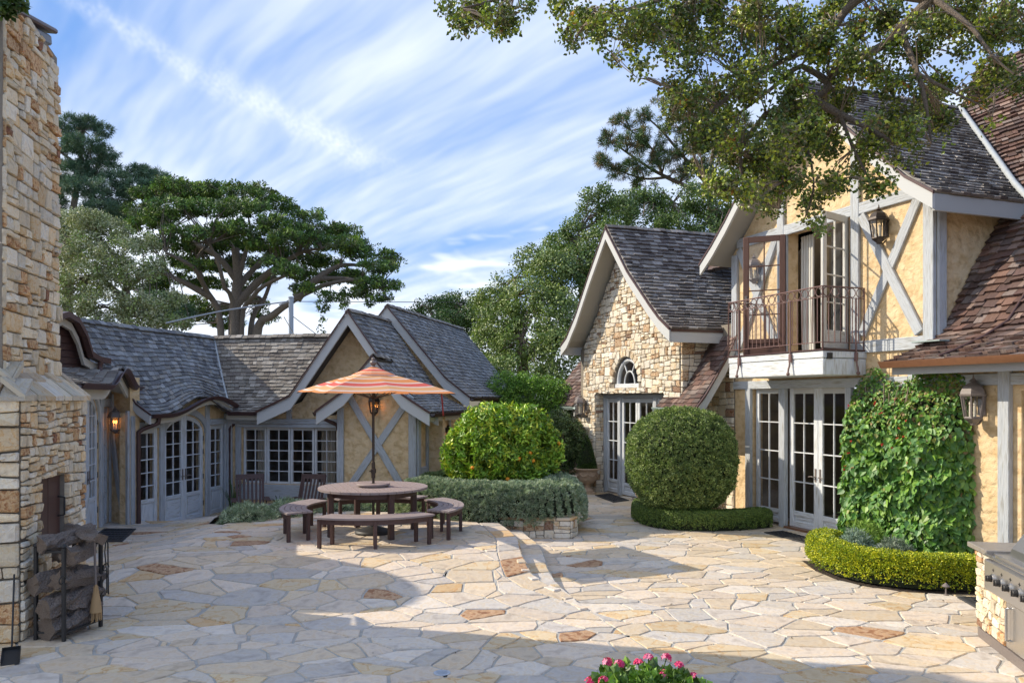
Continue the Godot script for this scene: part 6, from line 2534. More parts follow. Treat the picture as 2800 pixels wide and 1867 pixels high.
# ---------------------------------------------------------------- the stone wing
func stone_wing() -> void:
	var o := thing("stone_wing", "steep-gabled stone wing with an arched window above white glazed doors", "house", Vector3.ZERO)
	var key := "stone_wing"
	pale = 0.45
	var d := V(-0.3518, 0.9361)
	var n := V(-0.9361, -0.3518)
	var R := Fr.new(V(5.19, 15.18), d, n)
	var P := [V(1.97, 3.86), V(2.4, 4.13), V(2.78, 4.44), V(3.77, 5.31), V(4.84, 6.51), V(5.75, 5.5), V(6.5, 4.60), V(7.1, 4.03), V(7.47, 3.84)]
	var tops := func(t: float) -> float: return line_at(P, t) - 0.16
	var arch := [4.2, 5.42, 2.70, 3.44, 0.62]
	var gate := [3.05, 6.45, 0.0, 2.56]
	var a := Acc.new()
	wall(a, R, 2.35, 7.34, -0.2, tops, 0.78, 0.4, [arch, gate], [2.4, 2.78, 3.77, 4.84, 5.75, 6.5, 7.1])
	wall(a, R, 7.34, 8.2, -0.2, func(_t: float) -> float: return 2.3, 0.76, 0.35, [])
	var f := put("front_wall", a, M.wall_mortar, o)
	var outline := PackedVector2Array([V(2.36, 0.0), V(7.34, 0.0)])
	for k in range(P.size() - 2, 0, -1):
		var p: Vector2 = P[k]
		outline.append(V(clampf(p.x, 2.36, 7.34), p.y - 0.18))
	var ring := PackedVector2Array()
	var hole := PackedVector2Array([V(4.2, 2.70), V(5.42, 2.70)])
	ring.append_array(PackedVector2Array([V(4.03, 2.70), V(5.59, 2.70)]))
	for k in 17:
		var g := PI * k / 16.0
		hole.append(V(4.81 + cos(g) * 0.61, 2.82 + sin(g) * 0.62))
		ring.append(V(4.81 + cos(g) * 0.80, 2.82 + sin(g) * 0.82))
	rubble(f, key, R, 0.782, outline, [rect(3.05, 6.45, -0.1, 2.56), ring], 0.40, 0.13, 0.028, 0.006)
	rubble(f, key, R, 0.762, rect(7.35, 8.2, 0.0, 2.25), [], 0.34, 0.16, 0.02, 0.006)
	for k in 13:
		var g0 := PI * k / 13.0 + 0.012
		var g1 := PI * (k + 1) / 13.0 - 0.012
		var v := PackedVector2Array()
		for s: Array in [[g0, 0.0], [(g0 + g1) * 0.5, 0.0], [g1, 0.0], [g1, 1.0], [(g0 + g1) * 0.5, 1.0], [g0, 1.0]]:
			v.append(V(4.81 + cos(s[0]) * lerpf(0.62, 0.81, s[1]), 2.82 + sin(s[0]) * lerpf(0.63, 0.83, s[1])))
		var st := stone_piece(v, R, 0.782, 0.035, 0.004)
		if st.size() > 0:
			put("arch_stone", st[0], st[1], f)
	# jambs of the door recess and the return to the house
	var j0 := R.w(6.45, 0.78, 0)
	var J := Fr.new(V(j0.x, -j0.z), -n, -d)
	rubble(f, key, J, 0.002, rect(0.0, 0.34, 0.0, 2.54), [], 0.3, 0.16, 0.014, 0.005)
	var s0 := R.w(2.35, 0.8, 0)
	var S := Fr.new(V(s0.x, -s0.z), -n, -d)
	a = Acc.new()
	prism(a, S, 0.02, 0.85, -0.2, -0.2, 3.95, 3.95, 0.0, 0.3)
	prism(a, R, 1.56, 2.4, -0.2, -0.2, 4.0, 4.0, 0.015, 0.25)
	var side := put("side_wall", a, M.wall_mortar, o)
	rubble(side, key, S, 0.003, rect(0.0, 0.84, 0.0, 3.93), [], 0.40, 0.18, 0.024, 0.006)
	rubble(side, key, R, 0.018, rect(1.57, 2.36, 0.0, 3.6), [], 0.46, 0.2, 0.024, 0.006)
	# arched window
	a = Acc.new()
	var fr := PackedVector3Array()
	var fi := PackedVector3Array()
	for k in 21:
		var g := PI * k / 20.0
		fr.append(R.w(4.81 + cos(g) * 0.56, 0.68, 2.80 + sin(g) * 0.58))
		fi.append(R.w(4.81 + cos(g) * 0.25, 0.68, 2.80 + sin(g) * 0.30))
	a.tube(fr, PackedFloat32Array([0.06]), 6)
	a.bar(R.w(4.2, 0.7, 2.75), R.w(5.42, 0.7, 2.75), 0.1, 0.12, Vector3.UP)
	var win := put("arched_window", a, M.paint, o)
	a = Acc.new()
	a.tube(fi, PackedFloat32Array([0.02]), 6)
	put("muntin", a, M.paint, win)
	for g: float in [PI * 0.34, PI * 0.66]:
		a = Acc.new()
		a.bar(R.w(4.81 + cos(g) * 0.25, 0.68, 2.80 + sin(g) * 0.30), R.w(4.81 + cos(g) * 0.57, 0.68, 2.80 + sin(g) * 0.58), 0.028, 0.03, R.out(), 0.004)
		put("muntin", a, M.paint, win)
	for k in 12:
		if k % 3 != 0:
			continue
		a = Acc.new()
		for m in 3:
			var g0 := PI * (k + m) / 12.0
			var g1 := PI * (k + m + 1) / 12.0
			a.quad(R.w(4.81, 0.665, 2.80), R.w(4.81 + cos(g0) * 0.57, 0.665, 2.80 + sin(g0) * 0.58), R.w(4.81 + cos(g1) * 0.57, 0.665, 2.80 + sin(g1) * 0.58), R.w(4.81, 0.665, 2.80), R.out())
		put("pane", a, M.glass, win)
	room(o, R, 2.6, 7.0, 0.0, 3.6, 0.35, 3.0)
	# glazed doors
	var q := 0.46
	timber(o, R, 6.40, 0.0, 6.40, 2.55, 0.1, q, 0.1)
	timber(o, R, 5.60, 0.0, 5.60, 2.55, 0.14, q, 0.1)
	timber(o, R, 3.86, 0.0, 3.86, 2.55, 0.14, q, 0.1)
	timber(o, R, 3.09, 0.0, 3.09, 2.55, 0.08, q, 0.1)
	timber(o, R, 3.05, 2.50, 6.45, 2.50, 0.1, q + 0.003, 0.1)
	leaf(o, "sidelight", R, 5.67, 6.35, 0.03, 2.44, q, 2, 4, {"low": 0.34, "stile": 0.09})
	leaf(o, "door", R, 4.735, 5.53, 0.03, 2.44, q, 2, 4, {"low": 0.3, "stile": 0.1, "handle": -1.0})
	leaf(o, "door", R, 3.93, 4.73, 0.03, 2.44, q, 2, 4, {"low": 0.3, "stile": 0.1, "handle": 1.0})
	leaf(o, "sidelight", R, 3.13, 3.79, 0.03, 2.44, q, 2, 4, {"low": 0.34, "stile": 0.09})
	lantern("grey lantern on the stone pillar left of the arched window doors", R, 7.0, 0.8, 2.2, 0.68, false, M.pewter)
	# steep roof
	var right: Array = []
	var left: Array = []
	for k in 5:
		right.append((P[k] as Vector2) + V(0, 0.05))
		left.append((P[8 - k] as Vector2) + V(0, 0.05))
	var back := PackedVector3Array()
	for k in 5:
		back.append(R.w(right[k].x, lerpf(-0.15, -2.1, k / 4.0), right[k].y))
	roof(o, key, on(R, right, 1.3), back, DARK_SHAKE, {"under": M.soffit, "expo": 0.15, "butt": 0.04, "wmin": 0.12, "wmax": 0.26, "rag": 0.022})
	roof(o, key, on(R, left, -2.1), on(R, left, 1.3), DARK_SHAKE, {"under": M.soffit, "expo": 0.16})
	barge(o, R, 1.28, P, 0.24, M.barge)
	var edge: Array = []
	for p: Vector2 in P:
		edge.append(p + V(0, 0.05))
	barge(o, R, 1.31, edge, 0.05, M.gutter, 0.035, "roof_edge")
	ridge_caps(o, R.w(4.84, 1.32, 6.6), R.w(4.84, -2.1, 6.6), DARK_SHAKE)
	var e0 := R.w(1.97, 1.3, 0)
	var E := Fr.new(V(e0.x, -e0.z), -n, -d)
	barge(o, E, -0.05, [V(0.0, 3.83), V(1.35, 3.83)], 0.22, M.barge, 0.05, "fascia_board")
	barge(o, E, -0.01, [V(0.0, 3.88), V(1.35, 3.88)], 0.05, M.gutter, 0.03, "roof_edge")
	a = Acc.new()
	a.quad(E.w(0, -0.03, 3.63), E.w(1.35, -0.03, 3.63), E.w(1.35, -0.45, 3.75), E.w(0.0, -0.45, 3.75), Vector3.DOWN)
	put("soffit", a, M.soffit, o)
	var w0 := R.w(7.47, 1.3, 0)
	var EW := Fr.new(V(w0.x, -w0.z), -n, d)
	barge(o, EW, -0.05, [V(0.0, 3.83), V(1.35, 3.83)], 0.22, M.barge, 0.05, "fascia_board")
	# sweeping little roofs either side
	var sw := [V(1.0, 2.27), V(0.8, 2.52), V(0.6, 2.80), V(0.3, 3.25), V(0.02, 3.76)]
	var A := PackedVector3Array()
	var B := PackedVector3Array()
	for p: Vector2 in sw:
		A.append(R.w(1.5, p.x, p.y))
		B.append(R.w(2.34, p.x, p.y))
	roof(o, key, A, B, RED_SHAKE, {"expo": 0.12, "under": M.soffit})
	roof(o, key, PackedVector3Array([R.w(2.34, 1.0, 2.27), R.w(2.34, 0.84, 2.47)]), PackedVector3Array([R.w(3.0, 1.0, 2.27), R.w(3.0, 0.84, 2.47)]), RED_SHAKE, {"expo": 0.12, "under": M.soffit})
	var b0 := R.w(1.5, 0, 0)
	var BK := Fr.new(V(b0.x, -b0.z), n, -d)
	barge(o, BK, 0.0, [V(0.99, 2.22), V(0.8, 2.46), V(0.6, 2.75), V(0.3, 3.20), V(0.04, 3.7)], 0.24, M.barge)
	barge(o, BK, 0.03, [V(1.01, 2.28), V(0.8, 2.53), V(0.6, 2.82), V(0.3, 3.27), V(0.04, 3.79)], 0.05, M.gutter, 0.04, "roof_edge")
	gutter(o, PackedVector3Array([R.w(1.48, 1.05, 2.23), R.w(3.05, 1.05, 2.23)]), R.out(), 0.06, M.verdigris)
	A = PackedVector3Array()
	B = PackedVector3Array()
	for p: Vector2 in [V(1.0, 2.25), V(0.8, 2.52), V(0.55, 2.85), V(0.2, 3.3), V(-0.2, 3.75)]:
		A.append(R.w(7.36, p.x, p.y))
		B.append(R.w(9.0, p.x, p.y))
	roof(o, key, A, B, RED_SHAKE, {"expo": 0.12, "under": M.soffit})
	gutter(o, PackedVector3Array([R.w(7.2, 1.05, 2.2), R.w(9.0, 1.05, 2.2)]), R.out(), 0.06, M.verdigris)
	var b1 := R.w(7.36, 0, 0)
	var BL := Fr.new(V(b1.x, -b1.z), n, -d)
	barge(o, BL, 0.0, [V(0.99, 2.2), V(0.8, 2.46), V(0.55, 2.79)], 0.24, M.barge)


# ---------------------------------------------------------------- grill island
func grill_island() -> void:
	pale = 0.15
	var o := thing("grill_counter", "stone-faced outdoor counter with a grey slab top at the right edge", "counter", Vector3.ZERO)
	var dir := V(0.202, 0.979)
	var G := Fr.new(V(4.60, 7.15), dir, V(-0.979, 0.202))
	# outside faces left; back face turned to the house
	var a := Acc.new()
	prism(a, G, -3.0, 1.2, -0.05, -0.05, 0.9, 0.9, 0.0, 0.9)
	var part := put("wall", a, M.wall_mortar, o)
	rubble(part, "grill_counter", G, 0.003, rect(0.78, 1.2, 0.1, 0.9), [], 0.26, 0.12, 0.02, 0.005)
	rubble(part, "grill_counter", G, 0.003, rect(0.42, 0.78, 0.1, 0.56), [], 0.28, 0.14, 0.02, 0.005)
	var b := G.w(1.2, 0, 0)
	var Bk := Fr.new(V(b.x, -b.z), V(0.979, -0.202), V(0.202, 0.979))
	rubble(part, "grill_counter", Bk, 0.003, rect(0.0, 0.9, 0.0, 0.9), [], 0.3, 0.16, 0.02, 0.005)
	a = Acc.new()
	a.box(G.xf(1.0, -0.42, 0.925), Vector3(0.52, 0.05, 1.0), 0.006)
	a.box(G.xf(-0.2, -0.80, 0.925), Vector3(1.9, 0.05, 0.24), 0.006)
	put("counter_slab", a, M.slab, o)
	a = Acc.new()
	a.box(G.xf(-0.2, 0.01, 0.05), Vector3(2.6, 0.1, 0.04), 0.004)
	put("kick_plate", a, M.pewter, o)
	var g := thing("gas_grill", "stainless steel gas grill with black knobs built into the stone counter", "grill", Vector3.ZERO)
	a = Acc.new()
	a.box(G.xf(-0.05, 0.03, 0.72), Vector3(1.62, 0.30, 0.12), 0.012)
	a.box(G.xf(-0.05, -0.35, 0.90), Vector3(1.60, 0.06, 0.72), 0.006)
	put("control_panel", a, M.steel, g)
	for k in 5:
		var kn := Acc.new()
		var c := G.xf(0.52 - 0.2 * k, 0.09, 0.72)
		var x := Transform3D(c.basis * Basis(Vector3.RIGHT, PI * 0.5), c.origin)
		kn.lathe(x, PackedVector2Array([V(0.045, 0.0), V(0.045, 0.012), V(0.036, 0.014), V(0.036, 0.02)]), 20)
		put("bezel", kn, M.steel, g)
		kn = Acc.new()
		kn.lathe(x, PackedVector2Array([V(0.03, 0.015), V(0.03, 0.055), V(0.024, 0.062), V(0.0, 0.062)]), 14)
		kn.box(Transform3D(x.basis, x * Vector3(0, 0.064, 0)), Vector3(0.012, 0.012, 0.055), 0.002)
		put("knob", kn, M.black, g)
		kn = Acc.new()
		kn.box(Transform3D(c.basis, G.w(0.52 - 0.2 * k, 0.091, 0.80)), Vector3(0.05, 0.006, 0.003), 0.0)
		kn.box(Transform3D(c.basis, G.w(0.52 - 0.2 * k, 0.0913, 0.80)), Vector3(0.006, 0.03, 0.0034), 0.0)
		put("burner_mark", kn, M.black, g)
	a = Acc.new()
	a.tube(PackedVector3Array([G.w(0.66, 0.03, 0.9), G.w(0.66, 0.11, 0.925), G.w(-0.74, 0.11, 0.925), G.w(-0.74, 0.03, 0.9)]), PackedFloat32Array([0.014]), 10)
	put("towel_rail", a, M.steel, g)
	# domed hood: swept section
	a = Acc.new()
	var sec := [V(-0.08, 0.93), V(-0.1, 1.0), V(-0.2, 1.14), V(-0.36, 1.24), V(-0.55, 1.27), V(-0.7, 1.24), V(-0.72, 0.93)]
	for k in sec.size() - 1:
		var p: Vector2 = sec[k]
		var q: Vector2 = sec[k + 1]
		a.quad(G.w(0.6, p.x, p.y), G.w(-0.7, p.x, p.y), G.w(-0.7, q.x, q.y), G.w(0.6, q.x, q.y), G.out() * (0.5 if k < 3 else -0.5) + Vector3.UP)
	for t: float in [0.6, -0.7]:
		for k in sec.size() - 2:
			a.quad(G.w(t, sec[0].x, sec[0].y), G.w(t, sec[k + 1].x, sec[k + 1].y), G.w(t, sec[k + 2].x, sec[k + 2].y), G.w(t, sec[k + 2].x, sec[k + 2].y), G.along() * (1.0 if t > 0 else -1.0))
	put("hood", a, M.steel, g)
	a = Acc.new()
	a.box(G.xf(-0.2, 0.012, 0.36), Vector3(1.2, 0.5, 0.02), 0.006)
	a.box(G.xf(0.09, 0.026, 0.34), Vector3(0.5, 0.4, 0.012), 0.006)
	put("door_panel", a, M.steel, g)
	a = Acc.new()
	a.tube(PackedVector3Array([G.w(0.27, 0.03, 0.5), G.w(0.27, 0.07, 0.5), G.w(0.27, 0.07, 0.2), G.w(0.27, 0.03, 0.2)]), PackedFloat32Array([0.012]), 10)
	put("door_handle", a, M.steel, g)


# ---------------------------------------------------------------- garden
func ball_points(c: Vector3, r: Vector3, power: float, count: int, seed_: int) -> Array:
	var g := RandomNumberGenerator.new()
	g.seed = seed_
	var f := FastNoiseLite.new()
	f.seed = seed_
	f.frequency = 1.3
	var pts := PackedVector3Array()
	var nor := PackedVector3Array()
	for k in count:
		var d := Vector3(g.randfn(), g.randfn(), g.randfn()).normalized()
		var s := pow(pow(absf(d.x), power) + pow(absf(d.y), power) + pow(absf(d.z), power), -1.0 / power)
		var e := g.randf()
		if f.get_noise_3dv(d * 9.0) < -0.22 and g.randf() < 0.75:
			continue
		var p := d * s * (1.0 + f.get_noise_3dv(d * 2.0) * 0.06 + f.get_noise_3dv(d * 7.0) * 0.03 - 0.08 * e * e)
		pts.append(c + p * r)
		nor.append(d)
	return [pts, nor]


func garden() -> void:
	# planter with the clipped grey mounds and the orange tree
	var o := thing("stone_planter", "low stone planter wall with a flagstone cap beside the curved steps", "planter", Vector3.ZERO)
	stone_block(o, "planter", [V(-0.5, 14.2), V(0.2, 14.06), V(1.02, 13.98), V(1.16, 14.3), V(1.22, 15.4), V(1.0, 16.8)], 0.0, 0.30, 0.05, 0.02, 0.24, 0.36, 0.15)
	var a := Acc.new()
	for s: Array in [[-4.9, 1.0, 14.25, 18.6]]:
		a.quad(Vector3(-3.2, 0.2, -14.6), Vector3(1.0, 0.2, -14.2), Vector3(0.9, 0.2, -17.6), Vector3(-3.2, 0.2, -17.8), Vector3.UP)
	put("soil", a, M.soil, o)
	var grey := [Color(0.25, 0.31, 0.21), Color(0.32, 0.37, 0.27), Color(0.18, 0.24, 0.16), Color(0.36, 0.41, 0.31), Color(0.13, 0.18, 0.11)]
	var sprig := leaf_mesh(12, 0.055, 0.012, 0.012, 41, 0.9, 0.1)
	var m := thing("santolina_mound", "grey-green clipped shrub mound ringing the orange tree on the stone planter", "shrub", Vector3.ZERO)
	var path := [V(-2.0, 15.6), V(-1.4, 14.95), V(-0.6, 14.52), V(0.2, 14.42), V(0.75, 14.55), V(0.9, 15.1), V(0.86, 15.9), V(0.5, 16.7)]
	hedge_core(m, path, 0.42, 0.2, 0.84, 0.7)
	var g := hedge_points(path, 0.46, 0.2, 0.88, 1500.0, 42, 0.62, 0.03)
	foliage(m, "leaves", M.leaf_soft, sprig, g[0], g[1], 0.7, 1.3, grey, 43, 0.35)
	m = thing("santolina_hedge", "low grey-green shrub row behind the orange tree trunk in the planter", "shrub", Vector3.ZERO)
	path = [V(-1.9, 16.4), V(-1.2, 17.0), V(-0.3, 17.25), V(0.3, 17.1)]
	hedge_core(m, path, 0.36, 0.2, 0.78, 0.7)
	g = hedge_points(path, 0.4, 0.2, 0.84, 1100.0, 44, 0.62, 0.03)
	foliage(m, "leaves", M.leaf_soft, sprig, g[0], g[1], 0.7, 1.3, [Color(0.12, 0.17, 0.07), Color(0.16, 0.21, 0.1), Color(0.09, 0.13, 0.05)], 45, 0.35)
	# loose plants beyond the terrace edge
	for s: Array in [[Vector3(-4.72, 0.1, -14.4), Vector3(0.52, 0.36, 0.45), "grey lavender clump at the terrace edge in front of the garden chairs"], [Vector3(-4.15, 0.1, -14.95), Vector3(0.46, 0.36, 0.42), "grey lavender clump beyond the left curved bench"], [Vector3(-2.5, 0.1, -15.75), Vector3(0.7, 0.36, 0.4), "low green clump behind the round table"], [Vector3(-3.4, 0.05, -15.7), Vector3(0.45, 0.34, 0.4), "small grey clump seen between the bench legs"]]:
		m = thing("lavender_clump", s[2], "shrub", s[0])
		var b := crown([[Vector3(0, 0.08, 0), s[1]]], 420.0, 0.5, -0.6, 2.0, 46)
		foliage(m, "leaves", M.leaf_soft, leaf_mesh(12, 0.085, 0.012, 0.015, 47, 0.7, 0.1), b[0], b[1], 0.7, 1.3, grey, 48, 0.4)
		a = Acc.new()
		a.lathe(Transform3D(), PackedVector2Array([V(0.0, -0.2), V(0.28, -0.15), V(0.3, 0.1), V(0.18, 0.26), V(0.0, 0.3)]), 10)
		put("branches", a, M.core, m)
	for s: Array in [[Vector3(-6.35, -0.2, -18.2), 0.95, "spiky green strap-leaved plant by the downspout"], [Vector3(-5.2, -0.2, -17.9), 0.5, "small strap-leaved plant below the long window"], [Vector3(-4.5, -0.2, -17.7), 0.42, "short green strap leaves between the two garden chairs"]]:
		m = thing("strap_plant", s[2], "plant", s[0])
		a = Acc.new()
		for k in 26:
			var t := rf(0, TAU)
			var l: float = s[1] * rf(0.6, 1.1)
			var dr := Vector3(cos(t), 0, sin(t))
			var bend := rf(0.2, 0.75)
			var pts := [Vector3(dr.x * 0.03, 0, dr.z * 0.03), dr * l * 0.14 + Vector3.UP * l * 0.5, dr * l * 0.36 + Vector3.UP * l * 0.85, dr * l * (0.45 + bend * 0.35) + Vector3.UP * l * (1.02 - bend * 0.4)]
			var sd := dr.cross(Vector3.UP)
			a.tint = Color(0.06, 0.11, 0.03) * rf(0.7, 1.5)
			for j in 3:
				var w0 := 0.014 * (1.0 - j * 0.3)
				var w1 := 0.014 * (1.0 - (j + 1) * 0.32)
				a.quad(pts[j] - sd * w0, pts[j] + sd * w0, pts[j + 1] + sd * w1, pts[j + 1] - sd * w1)
		put("leaves", a, M.leaf, m)
	# orange tree
	m = thing("orange_tree", "round glossy orange tree with a few ripe oranges growing in the planter", "tree", Vector3(-0.2, 0.2, -16.1))
	a = Acc.new()
	limb(a, [Vector3(0, 0, 0), Vector3(0.03, 0.3, 0), Vector3(0.0, 0.62, 0.02)], 0.075, 0.055)
	for k in 6:
		var t := TAU * k / 6.0
		limb(a, [Vector3(0.0, 0.55, 0.0), Vector3(cos(t) * 0.3, 0.95, sin(t) * 0.3), Vector3(cos(t) * 0.75, 1.3 + 0.2 * (k % 2), sin(t) * 0.7)], 0.035, 0.012, 6)
	put("trunk", a, M.bark, m)
	var blobs := [[Vector3(0, 1.27, 0), Vector3(1.08, 0.74, 1.0)], [Vector3(-0.65, 1.12, 0.25), Vector3(0.52, 0.62, 0.5)], [Vector3(0.68, 1.22, 0.2), Vector3(0.52, 0.58, 0.5)], [Vector3(-0.2, 1.72, 0.2), Vector3(0.62, 0.42, 0.6)], [Vector3(0.35, 1.75, 0.0), Vector3(0.6, 0.36, 0.55)], [Vector3(0.1, 0.95, 0.6), Vector3(0.8, 0.5, 0.4)], [Vector3(-0.45, 0.75, 0.4), Vector3(0.4, 0.35, 0.4)]]
	g = crown(blobs, 260.0, 0.62, -0.22, 1.6, 51)
	foliage(m, "crown", M.leaf, leaf_mesh(7, 0.105, 0.05, 0.05, 52, 0.25), g[0], g[1], 0.75, 1.15, [Color(0.125, 0.237, 0.025), Color(0.200, 0.338, 0.037), Color(0.088, 0.163, 0.022), Color(0.300, 0.425, 0.050), Color(0.375, 0.413, 0.050)], 53, 0.6)
	var at := [Vector3(0.33, 1.10, 0.92), Vector3(0.60, 1.06, 0.86), Vector3(0.12, 0.72, 0.98), Vector3(-0.13, 0.56, 0.9), Vector3(-1.05, 0.66, 0.5), Vector3(1.12, 1.36, 0.42), Vector3(-0.55, 0.93, 0.92), Vector3(0.55, 1.2, 0.85)]
	for p: Vector3 in at:
		a = Acc.new()
		var r := rf(0.034, 0.043)
		a.lathe(Transform3D(Basis(), p), PackedVector2Array([V(0, -r), V(r * 0.6, -r * 0.8), V(r * 0.95, -r * 0.3), V(r, 0.05 * r), V(r * 0.85, r * 0.55), V(r * 0.45, r * 0.9), V(0, r * 0.95)]), 12)
		put("fruit", a, M.orange, m)
	# clipped ball and its box ring
	var c := Vector3(3.28, 1.25, -15.55)
	m = thing("ball_topiary", "large clipped round green shrub in front of the stone wing", "topiary", Vector3(3.28, 0, -15.55))
	a = Acc.new()
	for s: Array in [[-0.12, 0.05], [0.1, -0.08], [0.28, 0.1]]:
		limb(a, [Vector3(s[0], 0.0, s[1]), Vector3(s[0] * 1.4, 0.3, s[1]), Vector3(s[0] * 2.5, 0.8, s[1] * 2.0)], 0.05, 0.03, 7)
	put("trunk", a, M.twig, m)
	a = Acc.new()
	var prof := PackedVector2Array()
	for k in 15:
		var t := PI * k / 14.0 - PI * 0.5
		prof.append(V(0.88 * pow(maxf(0.0, cos(t)), 0.85), 1.25 + 0.86 * signf(sin(t)) * pow(absf(sin(t)), 0.9)))
	a.lathe(Transform3D(), prof, 24)
	put("branches", a, M.core, m)
	g = ball_points(Vector3(0, 1.25, 0), Vector3(1.03, 1.0, 1.03), 2.35, 21000, 55)
	foliage(m, "leaves", M.leaf, leaf_mesh(6, 0.036, 0.022, 0.022, 56, 0.5), g[0], g[1], 0.8, 1.25, [Color(0.10, 0.15, 0.042), Color(0.16, 0.21, 0.065), Color(0.06, 0.095, 0.03), Color(0.24, 0.29, 0.10)], 57, 0.45)
	var box := leaf_mesh(6, 0.024, 0.015, 0.016, 58, 0.5)
	m = thing("box_hedge", "low dark green box hedge curving round the ball shrub to the house wall", "hedge", Vector3.ZERO)
	path = [V(2.72, 16.75), V(2.62, 16.2), V(2.66, 15.6), V(2.86, 15.15), V(3.2, 14.92), V(3.7, 14.86), V(4.3, 15.0), V(4.92, 15.32)]
	hedge_core(m, path, 0.17, 0.0, 0.33, 0.45)
	g = hedge_points(path, 0.19, 0.0, 0.36, 3600.0, 59, 0.42, 0.012)
	foliage(m, "leaves", M.leaf, box, g[0], g[1], 0.8, 1.3, [Color(0.075, 0.128, 0.027), Color(0.120, 0.180, 0.038), Color(0.053, 0.090, 0.021), Color(0.165, 0.225, 0.045)], 60, 0.4)
	m = thing("golden_box_hedge", "low bright yellow-green box hedge curving round the leafy vine bed", "hedge", Vector3.ZERO)
	path = [V(5.0, 12.35), V(4.62, 12.0), V(4.52, 11.5), V(4.56, 11.0), V(4.74, 10.6), V(5.1, 10.32), V(5.6, 10.2), V(6.2, 10.16), V(6.7, 10.12)]
	hedge_core(m, path, 0.155, 0.03, 0.38, 0.45)
	g = hedge_points(path, 0.175, 0.04, 0.42, 3600.0, 61, 0.45, 0.03)
	foliage(m, "leaves", M.leaf, leaf_mesh(6, 0.026, 0.017, 0.018, 62, 0.5), g[0], g[1], 0.8, 1.3, [Color(0.34, 0.40, 0.025), Color(0.46, 0.47, 0.03), Color(0.2, 0.27, 0.025), Color(0.54, 0.52, 0.035), Color(0.1, 0.15, 0.02)], 63, 0.4)
	a = Acc.new()
	for k in 11:
		var p: Vector2 = along_path(path, [0.0, 0.52, 1.03, 1.53, 1.97, 2.43, 2.94, 3.54, 4.04], 0.3 + 0.35 * k)[0]
		limb(a, [Vector3(p.x, -0.02, -p.y), Vector3(p.x + rf(-0.04, 0.04), 0.1, -p.y), Vector3(p.x + rf(-0.1, 0.1), 0.24, -p.y)], 0.016, 0.008, 5)
	put("stem", a, M.straw, m)
	a = Acc.new()
	var bedp := [V(4.85, 12.5), V(4.36, 12.05), V(4.3, 11.4), V(4.36, 10.85), V(4.6, 10.4), V(5.0, 10.1), V(5.6, 9.98), V(6.75, 9.93), V(7.0, 10.5), V(6.5, 11.9), V(5.9, 13.2)]
	for k in range(1, bedp.size() - 1):
		a.quad(Vector3(5.6, 0.012, -11.6), Vector3(bedp[k].x, 0.008, -bedp[k].y), Vector3(bedp[k + 1].x, 0.008, -bedp[k + 1].y), Vector3(5.6, 0.012, -11.6), Vector3.UP)
	var bed := put("planting_bed", a, M.soil, self)
	structure(bed)
	for s: Array in [[Vector3(5.05, 0.0, -11.75), Vector3(0.22, 0.30, 0.22), [Color(0.14, 0.2, 0.17), Color(0.2, 0.26, 0.22)], "blue-grey tufted herb inside the golden hedge"], [Vector3(5.32, 0.0, -11.95), Vector3(0.25, 0.38, 0.25), [Color(0.13, 0.22, 0.03), Color(0.2, 0.3, 0.06)], "fresh green feathery herb between the golden hedge and the vine"], [Vector3(5.35, 0.0, -11.2), Vector3(0.25, 0.26, 0.25), [Color(0.2, 0.23, 0.2), Color(0.12, 0.16, 0.12)], "silvery low herb at the foot of the leafy vine"]]:
		m = thing("herb_clump", s[3], "plant", s[0])
		g = crown([[Vector3(0, 0.2, 0), s[1]]], 700.0, 0.3, -0.7, 2.0, 64)
		foliage(m, "leaves", M.leaf_soft, leaf_mesh(12, 0.07, 0.01, 0.012, 65, 0.8, 0.1), g[0], g[1], 0.7, 1.3, s[2], 66, 0.4)
	vine()
	path_light("small path light at the foot of the golden hedge", Vector3(5.4, 0.0, -9.96))
	path_light("small path light in front of the grey lavender clump", Vector3(-4.78, -0.02, -13.9))
	# wall and urns by the stone wing
	o = thing("seat_wall", "low curved stone wall with a flagstone top beside the urn", "wall", Vector3.ZERO)
	stone_block(o, "seat_wall", [V(0.92, 20.4), V(1.10, 19.5), V(1.42, 19.3)], 0.0, 0.50, 0.06, 0.03, 0.3, 0.34, 0.16)
	stone_block(o, "seat_wall", [V(1.15, 21.3), V(1.75, 21.45)], 0.0, 0.46, 0.06, 0.03, 0.3, 0.34, 0.16)
	urn_planter("terracotta urn planted with a cone topiary left of the stone wing doors", Vector3(1.93, 0.0, -20.6), 1.12, true)
	urn_planter("terracotta urn half hidden behind the clipped ball shrub", Vector3(2.92, 0.0, -17.5), 1.0, false)
	# shrubs between the houses
	shrub("round_shrub", "grey-green bushy shrub between the orange tree and the stone wing", Vector3(1.08, 0, -21.4), [[Vector3(0, 1.05, 0), Vector3(0.8, 1.05, 0.6)], [Vector3(0.3, 1.4, 0), Vector3(0.6, 0.6, 0.6)], [Vector3(-0.4, 0.7, 0), Vector3(0.6, 0.7, 0.6)]], [Color(0.07, 0.11, 0.04), Color(0.11, 0.15, 0.06), Color(0.045, 0.075, 0.028)], 71)
	shrub("green_hedge", "bright green loose hedge behind the orange tree", Vector3(0.35, 0, -23.0), [[Vector3(0, 1.6, 0), Vector3(1.1, 1.5, 0.7)], [Vector3(0.9, 1.5, 0.2), Vector3(0.8, 1.4, 0.7)], [Vector3(-0.6, 1.7, 0), Vector3(0.7, 1.45, 0.7)], [Vector3(0.3, 2.5, 0), Vector3(0.9, 0.6, 0.6)]], [Color(0.09, 0.19, 0.025), Color(0.14, 0.26, 0.04), Color(0.06, 0.12, 0.02), Color(0.2, 0.32, 0.05)], 72)
